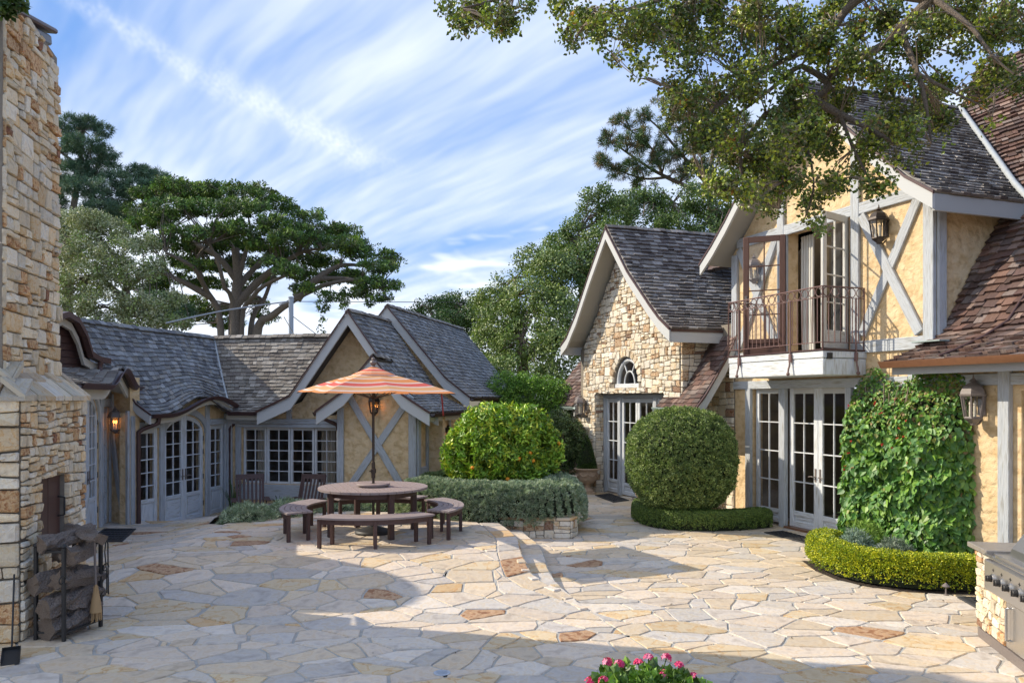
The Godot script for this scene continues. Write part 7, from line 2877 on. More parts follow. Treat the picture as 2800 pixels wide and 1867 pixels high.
	shrub("dark_shrub", "dark green shrub in the shade left of the seat wall", Vector3(0.3, 0, -20.3), [[Vector3(0, 0.7, 0), Vector3(0.9, 0.8, 0.6)]], [Color(0.04, 0.075, 0.02), Color(0.06, 0.1, 0.03)], 73)
	# geraniums in the foreground
	m = thing("potted_geranium", "pot of pink geraniums standing close to the camera at the bottom edge", "flower pot", Vector3(0.76, 0, -4.65))
	a = Acc.new()
	a.lathe(Transform3D(), PackedVector2Array([V(0.0, 0.0), V(0.19, 0.0), V(0.25, 0.36), V(0.29, 0.37), V(0.29, 0.44), V(0.25, 0.44), V(0.24, 0.4), V(0.0, 0.4)]), 28)
	put("pot", a, M.terracotta, m)
	g = crown([[Vector3(0, 0.62, 0), Vector3(0.37, 0.25, 0.34)], [Vector3(0.1, 0.72, 0.0), Vector3(0.26, 0.16, 0.24)]], 380.0, 0.35, -0.5, 3.0, 74)
	foliage(m, "leaves", M.leaf, leaf_mesh(5, 0.055, 0.05, 0.025, 75, 0.6), g[0], g[1], 0.7, 1.2, [Color(0.09, 0.17, 0.025), Color(0.15, 0.26, 0.04), Color(0.06, 0.11, 0.02)], 76, 0.5)
	var heads := [Vector3(-0.31, 0.80, 0.0), Vector3(-0.24, 0.84, 0.1), Vector3(-0.13, 0.885, -0.05), Vector3(-0.19, 0.875, -0.12), Vector3(0.0, 0.86, -0.15), Vector3(0.05, 0.905, -0.1), Vector3(0.12, 0.86, 0.05), Vector3(0.16, 0.90, -0.12), Vector3(0.22, 0.875, -0.05), Vector3(0.30, 0.82, -0.02), Vector3(0.33, 0.78, 0.06), Vector3(-0.1, 0.80, 0.22), Vector3(0.1, 0.8, 0.22), Vector3(0.25, 0.79, 0.16), Vector3(-0.34, 0.76, 0.08), Vector3(-0.24, 0.76, 0.2)]
	for p: Vector3 in heads:
		a = Acc.new()
		for k in 9:
			var dd := Vector3(rf(-1, 1), rf(0.0, 1), rf(-1, 1)).normalized()
			var ctr := p + dd * 0.024
			var kk := rf(0.8, 1.1)
			var sd := dd.cross(Vector3(rf(-1, 1), rf(-1, 1), rf(-1, 1))).normalized()
			var s2 := dd.cross(sd)
			for j in 5:
				var t0 := TAU * j / 5.0
				var e0 := sd * cos(t0) + s2 * sin(t0)
				var e1 := sd * cos(t0 + 0.55) + s2 * sin(t0 + 0.55)
				var e2 := sd * cos(t0 - 0.55) + s2 * sin(t0 - 0.55)
				a.tint = Color(0.80, 0.05, 0.19) * kk if k % 3 != 0 else Color(0.85, 0.28, 0.42) * kk
				a.quad(ctr, ctr + e2 * 0.014 + dd * 0.004, ctr + e0 * 0.022 + dd * 0.002, ctr + e1 * 0.014 + dd * 0.004, dd)
		var fl := put("flower_head", a, M.petal, m)
		a = Acc.new()
		a.tint = Color(0.12, 0.2, 0.05)
		a.tube(PackedVector3Array([p, p * Vector3(0.7, 1, 0.7) - Vector3.UP * 0.12, p * Vector3(0.4, 0, 0.4) + Vector3.UP * 0.5]), PackedFloat32Array([0.004]), 5, false)
		put("stalk", a, M.leaf, fl)


func shrub(called: String, label: String, at: Vector3, blobs: Array, cols: Array, seed_: int) -> void:
	var m := thing(called, label, "shrub", at)
	var a := Acc.new()
	for b: Array in blobs:
		var e: Vector3 = b[1]
		var c: Vector3 = b[0]
		limb(a, [Vector3(c.x * 0.3, 0, c.z * 0.3), c * Vector3(0.8, 0.5, 0.8), c + Vector3(0, e.y * 0.5, 0)], 0.04, 0.015, 6)
	put("stem", a, M.twig, m)
	var g := crown(blobs, 210.0, 0.55, -0.3, 1.5, seed_)
	foliage(m, "leaves", M.leaf, leaf_mesh(7, 0.075, 0.034, 0.05, seed_, 0.3), g[0], g[1], 0.7, 1.2, cols, seed_ + 1, 0.6)


func vine() -> void:
	# big heart-shaped leaves on the wall right of the doors
	var n := V(-0.9361, -0.3518)
	var R := Fr.new(V(5.19, 15.18), V(-0.3518, 0.9361), n)
	var o := thing("wall_vine", "broad leafy vine with heart-shaped leaves and red buds covering the stucco wall", "vine", Vector3.ZERO)
	var a := Acc.new()
	for k in 16:
		var t := rf(-3.7, -1.9)
		limb(a, [R.w(lerpf(t, -2.8, 0.7), 0.25, 0.0), R.w(lerpf(t, -2.8, 0.3), 0.3, 1.0), R.w(t, 0.3, 2.0), R.w(t + rf(-0.2, 0.2), 0.25, rf(2.3, 2.7))], 0.018, 0.006, 6)
	put("stem", a, M.twig, o)
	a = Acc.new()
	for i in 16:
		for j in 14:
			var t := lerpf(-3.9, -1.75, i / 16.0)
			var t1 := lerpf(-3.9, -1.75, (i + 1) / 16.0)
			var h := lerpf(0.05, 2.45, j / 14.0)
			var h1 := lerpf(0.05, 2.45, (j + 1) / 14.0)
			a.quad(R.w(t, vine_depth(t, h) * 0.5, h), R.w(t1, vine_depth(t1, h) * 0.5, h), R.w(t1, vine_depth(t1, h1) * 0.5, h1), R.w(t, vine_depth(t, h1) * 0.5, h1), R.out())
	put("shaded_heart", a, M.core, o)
	var lm := Acc.new()
	# heart: base notch, lobes, tip; folded along the midrib
	var half := [V(0.0, 0.06), V(0.2, 0.0), V(0.42, 0.12), V(0.47, 0.36), V(0.33, 0.68), V(0.12, 0.92), V(0.0, 1.08)]
	for s: float in [-1.0, 1.0]:
		for k in half.size() - 1:
			var p: Vector2 = half[k]
			var q: Vector2 = half[k + 1]
			lm.tri_s(Vector3(0, 0.42, -0.05), Vector3(p.x * s, p.y, 0.10 * p.x - 0.12 * p.y * p.y), Vector3(q.x * s, q.y, 0.10 * q.x - 0.12 * q.y * q.y), Vector3(-0.15 * s, 0, 1), Vector3(-0.3 * s, 0, 1), Vector3(-0.3 * s, 0.1, 1))
	var heart := lm.mesh()
	var tones := [Color(0.091, 0.221, 0.039), Color(0.143, 0.286, 0.046), Color(0.065, 0.156, 0.033), Color(0.195, 0.338, 0.052), Color(0.104, 0.234, 0.072)]
	var young := [Color(0.2, 0.28, 0.05), Color(0.25, 0.26, 0.06), Color(0.24, 0.17, 0.07), Color(0.17, 0.26, 0.05)]
	var mats: Array = []
	for c: Color in tones + young:
		var m: StandardMaterial3D = M.leaf.duplicate()
		m.albedo_color = c.linear_to_srgb()
		m.vertex_color_use_as_albedo = false
		m.roughness = 0.5
		mats.append(m)
	var rest := PackedVector3Array()
	var buf := PackedFloat32Array()
	var singles := 0
	for k in 12000:
		var t := rf(-4.0, -1.68)
		var h := pow(rng.randf(), 0.9) * 2.95
		var d := vine_depth(t, h)
		if d <= 0.02:
			continue
		var lump := 0.5 + 0.5 * sin(t * 9.0 + sin(h * 5.0) * 2.0) * sin(h * 8.0 + t * 3.0)
		var depth := d * (1.0 - 0.62 * rng.randf() * rng.randf()) * lerpf(0.84, 1.1, lump)
		if lump < 0.25 and rng.randf() < 0.45:
			continue
		var e := 0.05
		var slope := V((vine_depth(t + e, h) - vine_depth(t - e, h)) / (2.0 * e), (vine_depth(t, h + e) - vine_depth(t, h - e)) / (2.0 * e))
		var nn := (R.out() - R.along() * clampf(slope.x, -2, 2) - Vector3.UP * clampf(slope.y, -2, 2)).normalized()
		nn = (nn + Vector3(rf(-0.85, 0.85), rf(-0.2, 0.9), rf(-0.85, 0.85))).normalized()
		var down := (Vector3.DOWN + Vector3(rf(-0.7, 0.7), rf(-0.2, 0.4), rf(-0.7, 0.7)))
		var y := (down - nn * down.dot(nn)).normalized()
		var top := smooth(1.5, 2.6, h)
		var s := rf(0.07, 0.13) * lerpf(1.0, 0.5, top)
		var yng := rng.randf() < 0.03 + 0.45 * top
		if yng:
			s *= 0.7
		var xf := Transform3D(Basis(y.cross(nn) * s, y * s, nn * s), R.w(t, depth, h))
		var mi: int = tones.size() + rng.randi() % young.size() if yng else rng.randi() % tones.size()
		if singles < 300 and depth > d * 0.9 and h < 2.0 and rng.randf() < 0.3:
			put_mesh("leaf", heart, mats[mi], o, xf)
			singles += 1
		else:
			var c: Color = (tones + young)[mi]
			var kk := rf(0.8, 1.35)
			buf.append_array(PackedFloat32Array([xf.basis.x.x, xf.basis.y.x, xf.basis.z.x, xf.origin.x, xf.basis.x.y, xf.basis.y.y, xf.basis.z.y, xf.origin.y, xf.basis.x.z, xf.basis.y.z, xf.basis.z.z, xf.origin.z, c.r * kk, c.g * kk, c.b * kk, 1.0]))
	var mm := MultiMesh.new()
	mm.transform_format = MultiMesh.TRANSFORM_3D
	mm.use_colors = true
	mm.mesh = heart
	mm.instance_count = buf.size() / 16
	mm.buffer = buf
	var mo := MultiMeshInstance3D.new()
	mo.name = "leaves"
	mo.multimesh = mm
	mo.material_override = M.leaf
	o.add_child(mo, true)
	stuff(mo)
	for k in 26:
		a = Acc.new()
		var t := rf(-3.6, -1.75)
		var h := rf(1.2, 2.5)
		var p := R.w(t, vine_depth(t, h) + 0.03, h)
		a.tint = Color(0.62, 0.02, 0.025)
		for j in 6:
			a.bar(p, p + Vector3(rf(-1, 1), rf(-0.6, 1), rf(-1, 1)).normalized() * rf(0.02, 0.035), 0.007, 0.007, Vector3.UP, 0.0)
		put("bud", a, M.petal, o)


func vine_depth(t: float, h: float) -> float:
	# how far the vine stands off the wall
	var c := (t + 2.83) / 1.12
	var top := 2.5 + 0.14 * sin(t * 5.0) - 0.25 * smooth(-2.4, -1.7, t)
	if h > top + 0.35 or absf(c) > 1.12:
		return 0.0
	var e := 1.0 - pow(absf(c) / 1.05, 6.0)
	var u := 1.0 - smooth(top - 0.5, top + 0.3, h)
	return maxf(0.0, e) * (0.18 + 0.42 * u) * (0.9 + 0.14 * sin(t * 7.0 + h * 4.0) * sin(h * 6.0 - t * 3.0))


# ---------------------------------------------------------------- trees beyond the roofs
func trees() -> void:
	var cyp := leaf_mesh(14, 0.20, 0.075, 0.2, 81, 0.5, 0.1, 0.5)
	var B := Vector3(-14.52, 5.05, -42.00)
	B.y = -0.5
	var limbs := [
		[[B, Vector3(-14.56, 5.97, -42.00), Vector3(-14.52, 7.33, -42.00), Vector3(-14.40, 8.70, -42.00), Vector3(-14.52, 10.30, -42.00)], 0.561, 0.210],
		[[B + Vector3(-0.5, 0, 0.4), Vector3(-15.13, 6.37, -41.50), Vector3(-15.51, 7.66, -41.00), Vector3(-15.57, 8.41, -40.00), Vector3(-15.60, 8.89, -39.00), Vector3(-16.44, 9.35, -38.00)], 0.330, 0.070],
		[[Vector3(-15.51, 7.66, -41.00), Vector3(-16.33, 8.19, -40.00), Vector3(-17.30, 8.68, -39.00), Vector3(-17.47, 8.73, -38.00)], 0.198, 0.049],
		[[Vector3(-15.57, 8.41, -40.00), Vector3(-15.67, 9.49, -40.00), Vector3(-15.51, 10.34, -41.00)], 0.165, 0.049],
		[[B + Vector3(-0.2, 0, 0.6), Vector3(-14.28, 6.77, -41.00), Vector3(-14.37, 7.97, -40.00), Vector3(-14.51, 9.19, -39.50), Vector3(-14.75, 9.95, -39.00)], 0.297, 0.070],
		[[Vector3(-14.40, 8.70, -42.00), Vector3(-14.06, 9.85, -42.00), Vector3(-13.72, 10.99, -42.00), Vector3(-13.83, 11.90, -42.00)], 0.198, 0.042],
		[[Vector3(-14.52, 7.33, -42.00), Vector3(-13.15, 8.70, -42.00), Vector3(-11.94, 9.22, -41.00), Vector3(-10.83, 9.89, -41.00), Vector3(-9.48, 9.93, -40.00)], 0.264, 0.056],
		[[B + Vector3(0.4, 0, 0.3), Vector3(-14.18, 6.42, -42.00), Vector3(-13.56, 7.50, -41.50), Vector3(-12.83, 8.11, -41.00), Vector3(-11.43, 8.52, -40.00), Vector3(-10.09, 8.68, -39.00)], 0.264, 0.056],
		[[B + Vector3(0.9, 0, 0.0), Vector3(-13.88, 6.01, -42.50), Vector3(-13.34, 7.68, -43.00), Vector3(-12.99, 8.62, -43.00), Vector3(-12.67, 9.87, -43.50), Vector3(-12.58, 11.39, -44.00)], 0.277, 0.056],
		[[B + Vector3(1.3, 0, 0.2), Vector3(-13.38, 5.74, -42.00), Vector3(-12.43, 6.71, -41.50), Vector3(-11.05, 7.55, -41.00), Vector3(-10.16, 8.00, -41.00), Vector3(-9.16, 8.26, -40.50), Vector3(-7.52, 8.41, -40.00)], 0.409, 0.070],
		[[Vector3(-11.05, 7.55, -41.00), Vector3(-9.94, 8.56, -41.00), Vector3(-8.82, 9.22, -41.00), Vector3(-7.49, 9.22, -41.00)], 0.277, 0.056],
		[[Vector3(-9.72, 8.56, -41.00), Vector3(-8.28, 8.48, -40.50), Vector3(-6.65, 7.97, -40.00), Vector3(-6.22, 7.32, -40.00)], 0.132, 0.035],
		[[Vector3(-14.40, 8.25, -42.00), Vector3(-13.77, 9.24, -42.50), Vector3(-12.53, 10.72, -43.00), Vector3(-11.59, 11.66, -43.00)], 0.198, 0.042],
		[[Vector3(-14.52, 8.70, -42.00), Vector3(-15.43, 9.85, -42.00), Vector3(-16.57, 10.53, -42.00), Vector3(-17.71, 11.44, -42.00), Vector3(-18.63, 12.58, -42.00)], 0.198, 0.042]]
	var pads := [[-19.08, 13.16, -42.00, 0.87, 0.27],[-17.40, 13.35, -41.00, 0.96, 0.25],[-16.97, 13.53, -43.00, 1.19, 0.28],[-15.32, 13.32, -42.00, 1.16, 0.25],[-13.73, 13.01, -41.00, 1.14, 0.22],[-13.33, 13.54, -42.00, 0.43, 0.16],[-13.23, 13.39, -43.00, 0.75, 0.16],[-12.23, 12.58, -42.00, 1.03, 0.27],[-13.22, 11.87, -39.50, 1.27, 0.26],[-15.16, 11.81, -39.50, 1.27, 0.26],[-16.45, 11.75, -39.00, 1.19, 0.28],[-17.51, 11.23, -39.00, 1.02, 0.25],[-10.83, 11.68, -41.00, 0.85, 0.22],[-11.51, 11.02, -39.50, 1.16, 0.24],[-10.57, 10.69, -40.00, 1.04, 0.24],[-9.61, 11.26, -42.00, 1.03, 0.23],[-8.58, 11.22, -42.00, 0.78, 0.18],[-8.61, 10.15, -40.00, 1.17, 0.24],[-7.82, 9.89, -41.00, 0.91, 0.25],[-6.76, 9.02, -40.00, 0.98, 0.20],[-6.53, 9.96, -42.00, 0.57, 0.14],[-6.19, 9.62, -42.00, 0.48, 0.16],[-6.83, 8.19, -40.00, 1.02, 0.22],[-8.58, 8.82, -42.00, 1.16, 0.23],[-10.42, 9.79, -43.00, 1.26, 0.23],[-12.58, 10.32, -44.00, 1.17, 0.22],[-13.06, 10.70, -39.00, 1.25, 0.25],[-14.70, 10.80, -40.00, 1.17, 0.24],[-15.61, 10.38, -38.50, 1.13, 0.23],[-16.66, 9.95, -39.00, 1.00, 0.21],[-12.30, 10.15, -40.00, 1.07, 0.22],[-10.66, 8.52, -38.00, 0.74, 0.14],[-11.53, 9.02, -38.50, 0.67, 0.15],[-10.66, 10.72, -43.00, 1.12, 0.23],[-14.97, 10.92, -44.00, 1.29, 0.24],[-16.88, 10.68, -44.00, 1.15, 0.24],[-17.84, 9.96, -44.00, 1.12, 0.24],[-16.29, 9.88, -45.00, 1.05, 0.22],[-9.04, 7.54, -40.00, 0.70, 0.15],[-7.74, 7.75, -40.00, 0.80, 0.15],[-9.48, 7.10, -40.00, 0.22, 0.39],[-10.22, 7.90, -39.50, 0.64, 0.13],[-6.43, 7.54, -40.00, 0.54, 0.15],[-9.48, 6.12, -40.00, 0.15, 0.35],[-8.39, 7.32, -40.00, 0.17, 0.30],[-7.09, 7.32, -40.00, 0.22, 0.26],[-6.15, 8.22, -41.00, 0.51, 0.16],[-17.40, 9.05, -46.00, 1.07, 0.25],[-18.65, 8.05, -46.00, 1.07, 0.25],[-16.90, 7.55, -46.00, 0.95, 0.25],[-14.40, 7.30, -46.00, 0.53, 0.25],[-10.80, 10.17, -38.50, 0.90, 0.19],[-18.56, 9.00, -44.00, 1.00, 0.29],[-19.75, 8.52, -44.00, 0.96, 0.29],[-17.76, 7.19, -45.00, 0.98, 0.29],[-18.98, 6.71, -45.00, 0.98, 0.24],[-15.40, 8.80, -46.00, 0.65, 0.23],[-16.76, 6.89, -47.00, 1.02, 0.31],[-15.78, 9.06, -40.00, 0.87, 0.22],[-18.39, 11.02, -40.00, 0.78, 0.26],[-19.54, 12.36, -42.00, 0.78, 0.27],[-18.84, 12.12, -43.00, 0.93, 0.28],[-13.90, 7.05, -46.00, 0.55, 0.20],[-14.65, 8.05, -46.00, 0.65, 0.20],[-15.07, 10.13, -45.00, 1.08, 0.24],[-14.09, 9.15, -45.00, 0.88, 0.22],[-19.77, 10.53, -42.00, 0.68, 0.23],[-10.19, 8.85, -43.00, 1.03, 0.26],[-11.36, 9.09, -43.00, 0.93, 0.23],[-7.44, 10.53, -42.00, 0.55, 0.18],[-15.80, 13.31, -45.00, 0.98, 0.24],[-10.42, 12.36, -43.00, 0.61, 0.19]]
	var blobs: Array = []
	for p: Array in pads:
		blobs.append([Vector3(p[0], p[1], p[2]), Vector3(p[3], p[4], p[3] * 1.1)])
	tree("cypress_tree", "great spreading cypress with layered dark crown and many pale limbs behind the cottage roof", "tree", "", B, limbs, blobs, cyp, M.leaf_soft, 26.0, 0.6, 1.15, [Color(0.06, 0.12, 0.026), Color(0.10, 0.17, 0.034), Color(0.035, 0.072, 0.02), Color(0.15, 0.22, 0.042), Color(0.085, 0.105, 0.055)], 82, M.bark, 0.2, -0.13, 1.0, 320, 0.35)
	# pine at the far left
	var pin := leaf_mesh(22, 0.26, 0.03, 0.08, 83, 0.6, 0.1)
	var P := Vector3(-25.65, 6.30, -46.00)
	P.y = -0.5
	blobs = puffs([[-25.28, 18.18, -46.00, 0.85, 0.40],[-24.28, 18.18, -46.00, 0.65, 0.35],[-23.53, 17.80, -46.00, 0.50, 0.30],[-26.03, 17.18, -46.00, 0.85, 0.55],[-24.11, 16.73, -45.00, 1.12, 0.49],[-23.40, 16.55, -46.00, 0.75, 0.35],[-23.90, 15.68, -46.00, 1.25, 0.55],[-25.09, 15.14, -45.00, 1.17, 0.59],[-22.28, 14.73, -45.00, 0.93, 0.39],[-23.58, 14.02, -44.00, 1.43, 0.48],[-22.52, 13.80, -45.00, 1.22, 0.49],[-26.40, 13.80, -46.00, 1.00, 0.60],[-21.40, 15.43, -46.00, 0.85, 0.35],[-20.53, 15.05, -46.00, 1.00, 0.40],[-20.69, 14.29, -45.00, 1.22, 0.44],[-19.10, 14.04, -45.00, 0.73, 0.34],[-24.77, 12.11, -44.00, 0.96, 0.48],[-22.62, 12.83, -44.00, 1.20, 0.43],[-17.96, 7.44, -41.00, 1.20, 0.33],[-17.07, 7.00, -41.00, 0.89, 0.31],[-18.63, 7.00, -41.00, 0.89, 0.31],[-26.21, 11.49, -47.00, 1.12, 0.61],[-22.89, 13.03, -47.00, 1.28, 0.51]])
	tree("pine_tree", "tall dark blue-green pine at the far left beside the chimney", "tree", "", P, [[[P, Vector3(-25.52, 9.30, -46.00), Vector3(-25.27, 12.80, -46.00), Vector3(-24.90, 15.30, -46.00), Vector3(-24.65, 17.80, -46.00)], 0.5, 0.1], [[Vector3(-25.27, 12.30, -46.00), Vector3(-23.65, 12.80, -46.00), Vector3(-21.90, 13.80, -46.00), Vector3(-20.40, 14.55, -46.00)], 0.2, 0.05], [[Vector3(-25.03, 14.80, -46.00), Vector3(-23.90, 15.30, -46.00), Vector3(-22.90, 15.05, -46.00)], 0.14, 0.04], [[Vector3(-25.40, 10.30, -46.00), Vector3(-23.14, 9.64, -45.00), Vector3(-20.47, 8.39, -43.00), Vector3(-17.96, 7.22, -41.00)], 0.2, 0.06], [[Vector3(-24.90, 15.80, -46.00), Vector3(-25.90, 16.55, -46.00), Vector3(-26.40, 17.05, -46.00)], 0.12, 0.04]], blobs, pin, M.leaf_soft, 26.0, 0.75, 1.35, [Color(0.06, 0.115, 0.07), Color(0.09, 0.15, 0.09), Color(0.042, 0.082, 0.055), Color(0.14, 0.195, 0.125)], 84, M.bark, 0.3, -0.3, 0.8, 90, 0.5)
	# grey-green oak over the cottage ridge
	var oak := leaf_mesh(12, 0.12, 0.07, 0.17, 85, 0.3)
	var O := Vector3(-14.45, 4.31, -30.00)
	O.y = -0.5
	blobs = puffs([[-17.29, 9.09, -31.00, 0.67, 0.57],[-15.91, 9.04, -30.00, 0.75, 0.46],[-15.02, 8.71, -30.00, 0.68, 0.42],[-15.97, 7.97, -29.50, 0.96, 0.55],[-14.28, 7.71, -29.00, 0.79, 0.50],[-13.79, 8.22, -30.00, 0.52, 0.36],[-13.32, 7.32, -29.50, 0.58, 0.35],[-13.81, 6.93, -29.00, 0.87, 0.47],[-15.38, 6.77, -29.00, 1.10, 0.63],[-17.62, 7.74, -31.00, 0.67, 0.84],[-12.55, 5.98, -29.00, 0.63, 0.28],[-13.10, 5.76, -28.50, 0.77, 0.34],[-14.50, 5.76, -28.50, 0.93, 0.46],[-16.17, 5.82, -29.00, 0.79, 0.57],[-12.23, 5.19, -29.00, 0.57, 0.22],[-13.10, 5.15, -28.50, 0.77, 0.25],[-14.58, 4.99, -28.50, 0.62, 0.22]])
	tree("grey_oak_tree", "pale grey-green oak behind the left end of the cottage roof", "tree", "", O, [[[O, Vector3(-14.48, 5.61, -30.00), Vector3(-14.45, 6.75, -30.00), Vector3(-14.61, 7.73, -30.00)], 0.32, 0.12], [[Vector3(-14.46, 6.10, -30.00), Vector3(-15.59, 7.08, -30.00), Vector3(-16.40, 7.90, -30.00)], 0.16, 0.05], [[Vector3(-14.45, 6.59, -30.00), Vector3(-13.63, 7.24, -30.00), Vector3(-13.14, 7.57, -30.00)], 0.14, 0.04], [[Vector3(-14.51, 7.24, -30.00), Vector3(-15.26, 8.22, -30.00), Vector3(-15.75, 8.71, -30.00)], 0.12, 0.04]], blobs, oak, M.leaf_soft, 50.0, 0.6, 1.15, [Color(0.22, 0.245, 0.135), Color(0.29, 0.305, 0.19), Color(0.14, 0.165, 0.085), Color(0.19, 0.25, 0.075), Color(0.36, 0.36, 0.25)], 86, M.bark_pale, 0.45, -0.18, 0.9, 90, 0.6)
	# oaks behind the middle
	var names := [["dark-leaved oak rising behind the grey cottage gables", [[-3.83, 6.99, -40.00, 1.00, 0.43],[-4.70, 6.78, -40.00, 0.57, 0.26],[-2.67, 6.99, -39.00, 1.06, 0.55],[-1.78, 6.15, -38.00, 1.03, 0.70],[-3.02, 6.04, -38.00, 1.24, 0.54]], [Color(0.064, 0.120, 0.032), Color(0.096, 0.160, 0.045), Color(0.045, 0.080, 0.022)], Vector3(-2.96, 3.84, -40.00)],
		["big green oak in the gap between cottage and stone wing", [[-0.83, 6.47, -33.00, 0.79, 0.61],[0.07, 7.36, -33.00, 0.79, 0.61],[0.88, 8.08, -33.00, 0.72, 0.61],[-0.45, 5.48, -32.00, 1.04, 0.87],[0.75, 6.28, -31.50, 1.10, 0.96],[1.63, 7.56, -32.00, 0.87, 0.70],[-0.97, 4.43, -32.00, 0.87, 0.77],[0.40, 4.71, -31.00, 1.18, 0.84],[1.58, 5.72, -31.00, 1.01, 1.01],[1.86, 4.31, -30.00, 0.98, 0.82],[0.07, 3.49, -30.00, 1.14, 0.65],[-1.11, 3.53, -31.00, 0.74, 0.57],[1.53, 3.17, -30.00, 0.98, 0.55],[2.59, 4.71, -31.00, 0.51, 0.84]], [Color(0.126, 0.180, 0.054), Color(0.180, 0.240, 0.078), Color(0.084, 0.126, 0.036), Color(0.240, 0.288, 0.108)], Vector3(0.42, 2.17, -32.00)],
		["dense green oak behind the stone wing gable", [[2.11, 8.99, -34.00, 0.74, 0.48],[2.85, 9.55, -34.00, 0.74, 0.52],[3.40, 10.28, -34.00, 0.63, 0.55],[3.86, 11.12, -34.00, 0.41, 0.37],[3.22, 11.02, -34.00, 0.30, 0.26],[2.76, 8.08, -33.00, 0.90, 0.83],[3.84, 8.98, -33.00, 0.90, 0.72],[2.58, 7.01, -33.00, 0.90, 0.90],[4.51, 10.28, -34.00, 0.81, 0.63],[3.77, 7.51, -34.00, 0.74, 0.74]], [Color(0.106, 0.163, 0.050), Color(0.150, 0.213, 0.069), Color(0.062, 0.106, 0.031), Color(0.200, 0.250, 0.100)], Vector3(3.40, 2.15, -34.00)],
		["rounded green oak behind the stone wing ridge, below the pine", [[5.36, 11.14, -36.00, 0.90, 0.59],[6.34, 11.33, -36.00, 0.78, 0.51],[7.22, 11.04, -36.00, 0.90, 0.63],[8.30, 11.43, -36.00, 0.94, 0.63],[9.27, 10.94, -36.00, 0.94, 0.70],[5.78, 10.13, -35.00, 0.95, 0.65],[7.30, 9.94, -35.00, 1.07, 0.57],[8.83, 9.75, -35.00, 1.07, 0.68],[10.25, 10.35, -36.00, 0.98, 0.78]], [Color(0.094, 0.150, 0.045), Color(0.138, 0.200, 0.062), Color(0.056, 0.094, 0.027)], Vector3(7.71, 2.14, -36.00)]]
	var i := 0
	for s: Array in names:
		var base: Vector3 = s[3]
		base.y = -0.5
		blobs = puffs(s[1])
		var top: Vector3 = blobs[blobs.size() / 2][0]
		var first: Vector3 = blobs[1][0]
		var last: Vector3 = blobs[blobs.size() - 1][0]
		tree("oak_tree", s[0], "tree", "oaks behind the houses", base, [[[base, base.lerp(top, 0.4) + Vector3(0.2, 0, 0), top], 0.4, 0.12], [[base.lerp(top, 0.5), first.lerp(top, 0.3), first], 0.2, 0.05], [[base.lerp(top, 0.45), last.lerp(top, 0.3), last], 0.2, 0.05]], blobs, oak, M.leaf, 36.0, 0.7, 1.3, s[2], 90 + i, M.bark_pale, 0.45, -0.22, 0.55, 80, 0.6)
		i += 3
	# airy pine on the right
	var Q := Vector3(11.10, 2.78, -44.00)
	Q.y = -0.5
	blobs = puffs([[5.36, 16.65, -44.00, 0.57, 0.48],[5.00, 15.46, -44.00, 0.48, 0.43],[6.07, 17.49, -44.00, 0.81, 0.43],[7.03, 18.04, -44.00, 0.81, 0.38],[7.99, 18.45, -44.00, 0.72, 0.33],[6.40, 16.10, -43.00, 0.93, 0.47],[7.57, 16.57, -43.00, 1.03, 0.47],[8.74, 17.15, -43.00, 1.03, 0.51],[5.83, 14.86, -44.00, 0.62, 0.38],[6.87, 14.93, -43.00, 0.89, 0.42],[8.27, 15.40, -43.00, 0.93, 0.47],[9.68, 16.10, -43.00, 0.93, 0.51],[9.91, 14.81, -43.00, 0.93, 0.42],[9.18, 14.74, -44.00, 0.72, 0.33],[10.86, 17.37, -44.00, 0.96, 0.57],[11.57, 15.94, -44.00, 0.96, 0.62],[7.27, 14.26, -44.00, 0.62, 0.29],[12.29, 17.13, -44.00, 0.96, 0.96]])
	tree("airy_pine_tree", "open-crowned pine standing above the oaks behind the stone wing", "tree", "", Q, [[[Q, Vector3(11.10, 9.96, -44.00), Vector3(10.86, 13.78, -44.00), Vector3(11.10, 16.18, -44.00), Vector3(11.33, 17.61, -44.00)], 0.4, 0.1], [[Vector3(10.86, 13.55, -44.00), Vector3(9.18, 14.26, -44.00), Vector3(7.75, 14.98, -44.00), Vector3(6.31, 15.94, -44.00), Vector3(5.36, 16.65, -44.00)], 0.16, 0.04], [[Vector3(10.90, 14.02, -44.00), Vector3(9.42, 15.70, -44.00), Vector3(8.23, 17.13, -44.00), Vector3(7.27, 17.97, -44.00)], 0.14, 0.04], [[Vector3(8.70, 14.62, -44.00), Vector3(7.27, 14.50, -44.00), Vector3(5.83, 14.98, -44.00)], 0.1, 0.03], [[Vector3(8.23, 14.74, -44.00), Vector3(7.75, 16.06, -44.00), Vector3(6.55, 17.13, -44.00)], 0.1, 0.03]], blobs, pin, M.leaf_soft, 30.0, 0.7, 1.25, [Color(0.065, 0.115, 0.04), Color(0.09, 0.145, 0.05), Color(0.05, 0.085, 0.035), Color(0.18, 0.13, 0.07)], 104, M.bark, 0.2, -0.12, 0.9, 130, 0.5)
	overhanging_oak()
	power_line()


func puffs(list: Array) -> Array:
	var r: Array = []
	for p: Array in list:
		r.append([Vector3(p[0], p[1], p[2]), Vector3(p[3], p[4], (p[3] + p[4]) * 0.5)])
	return r


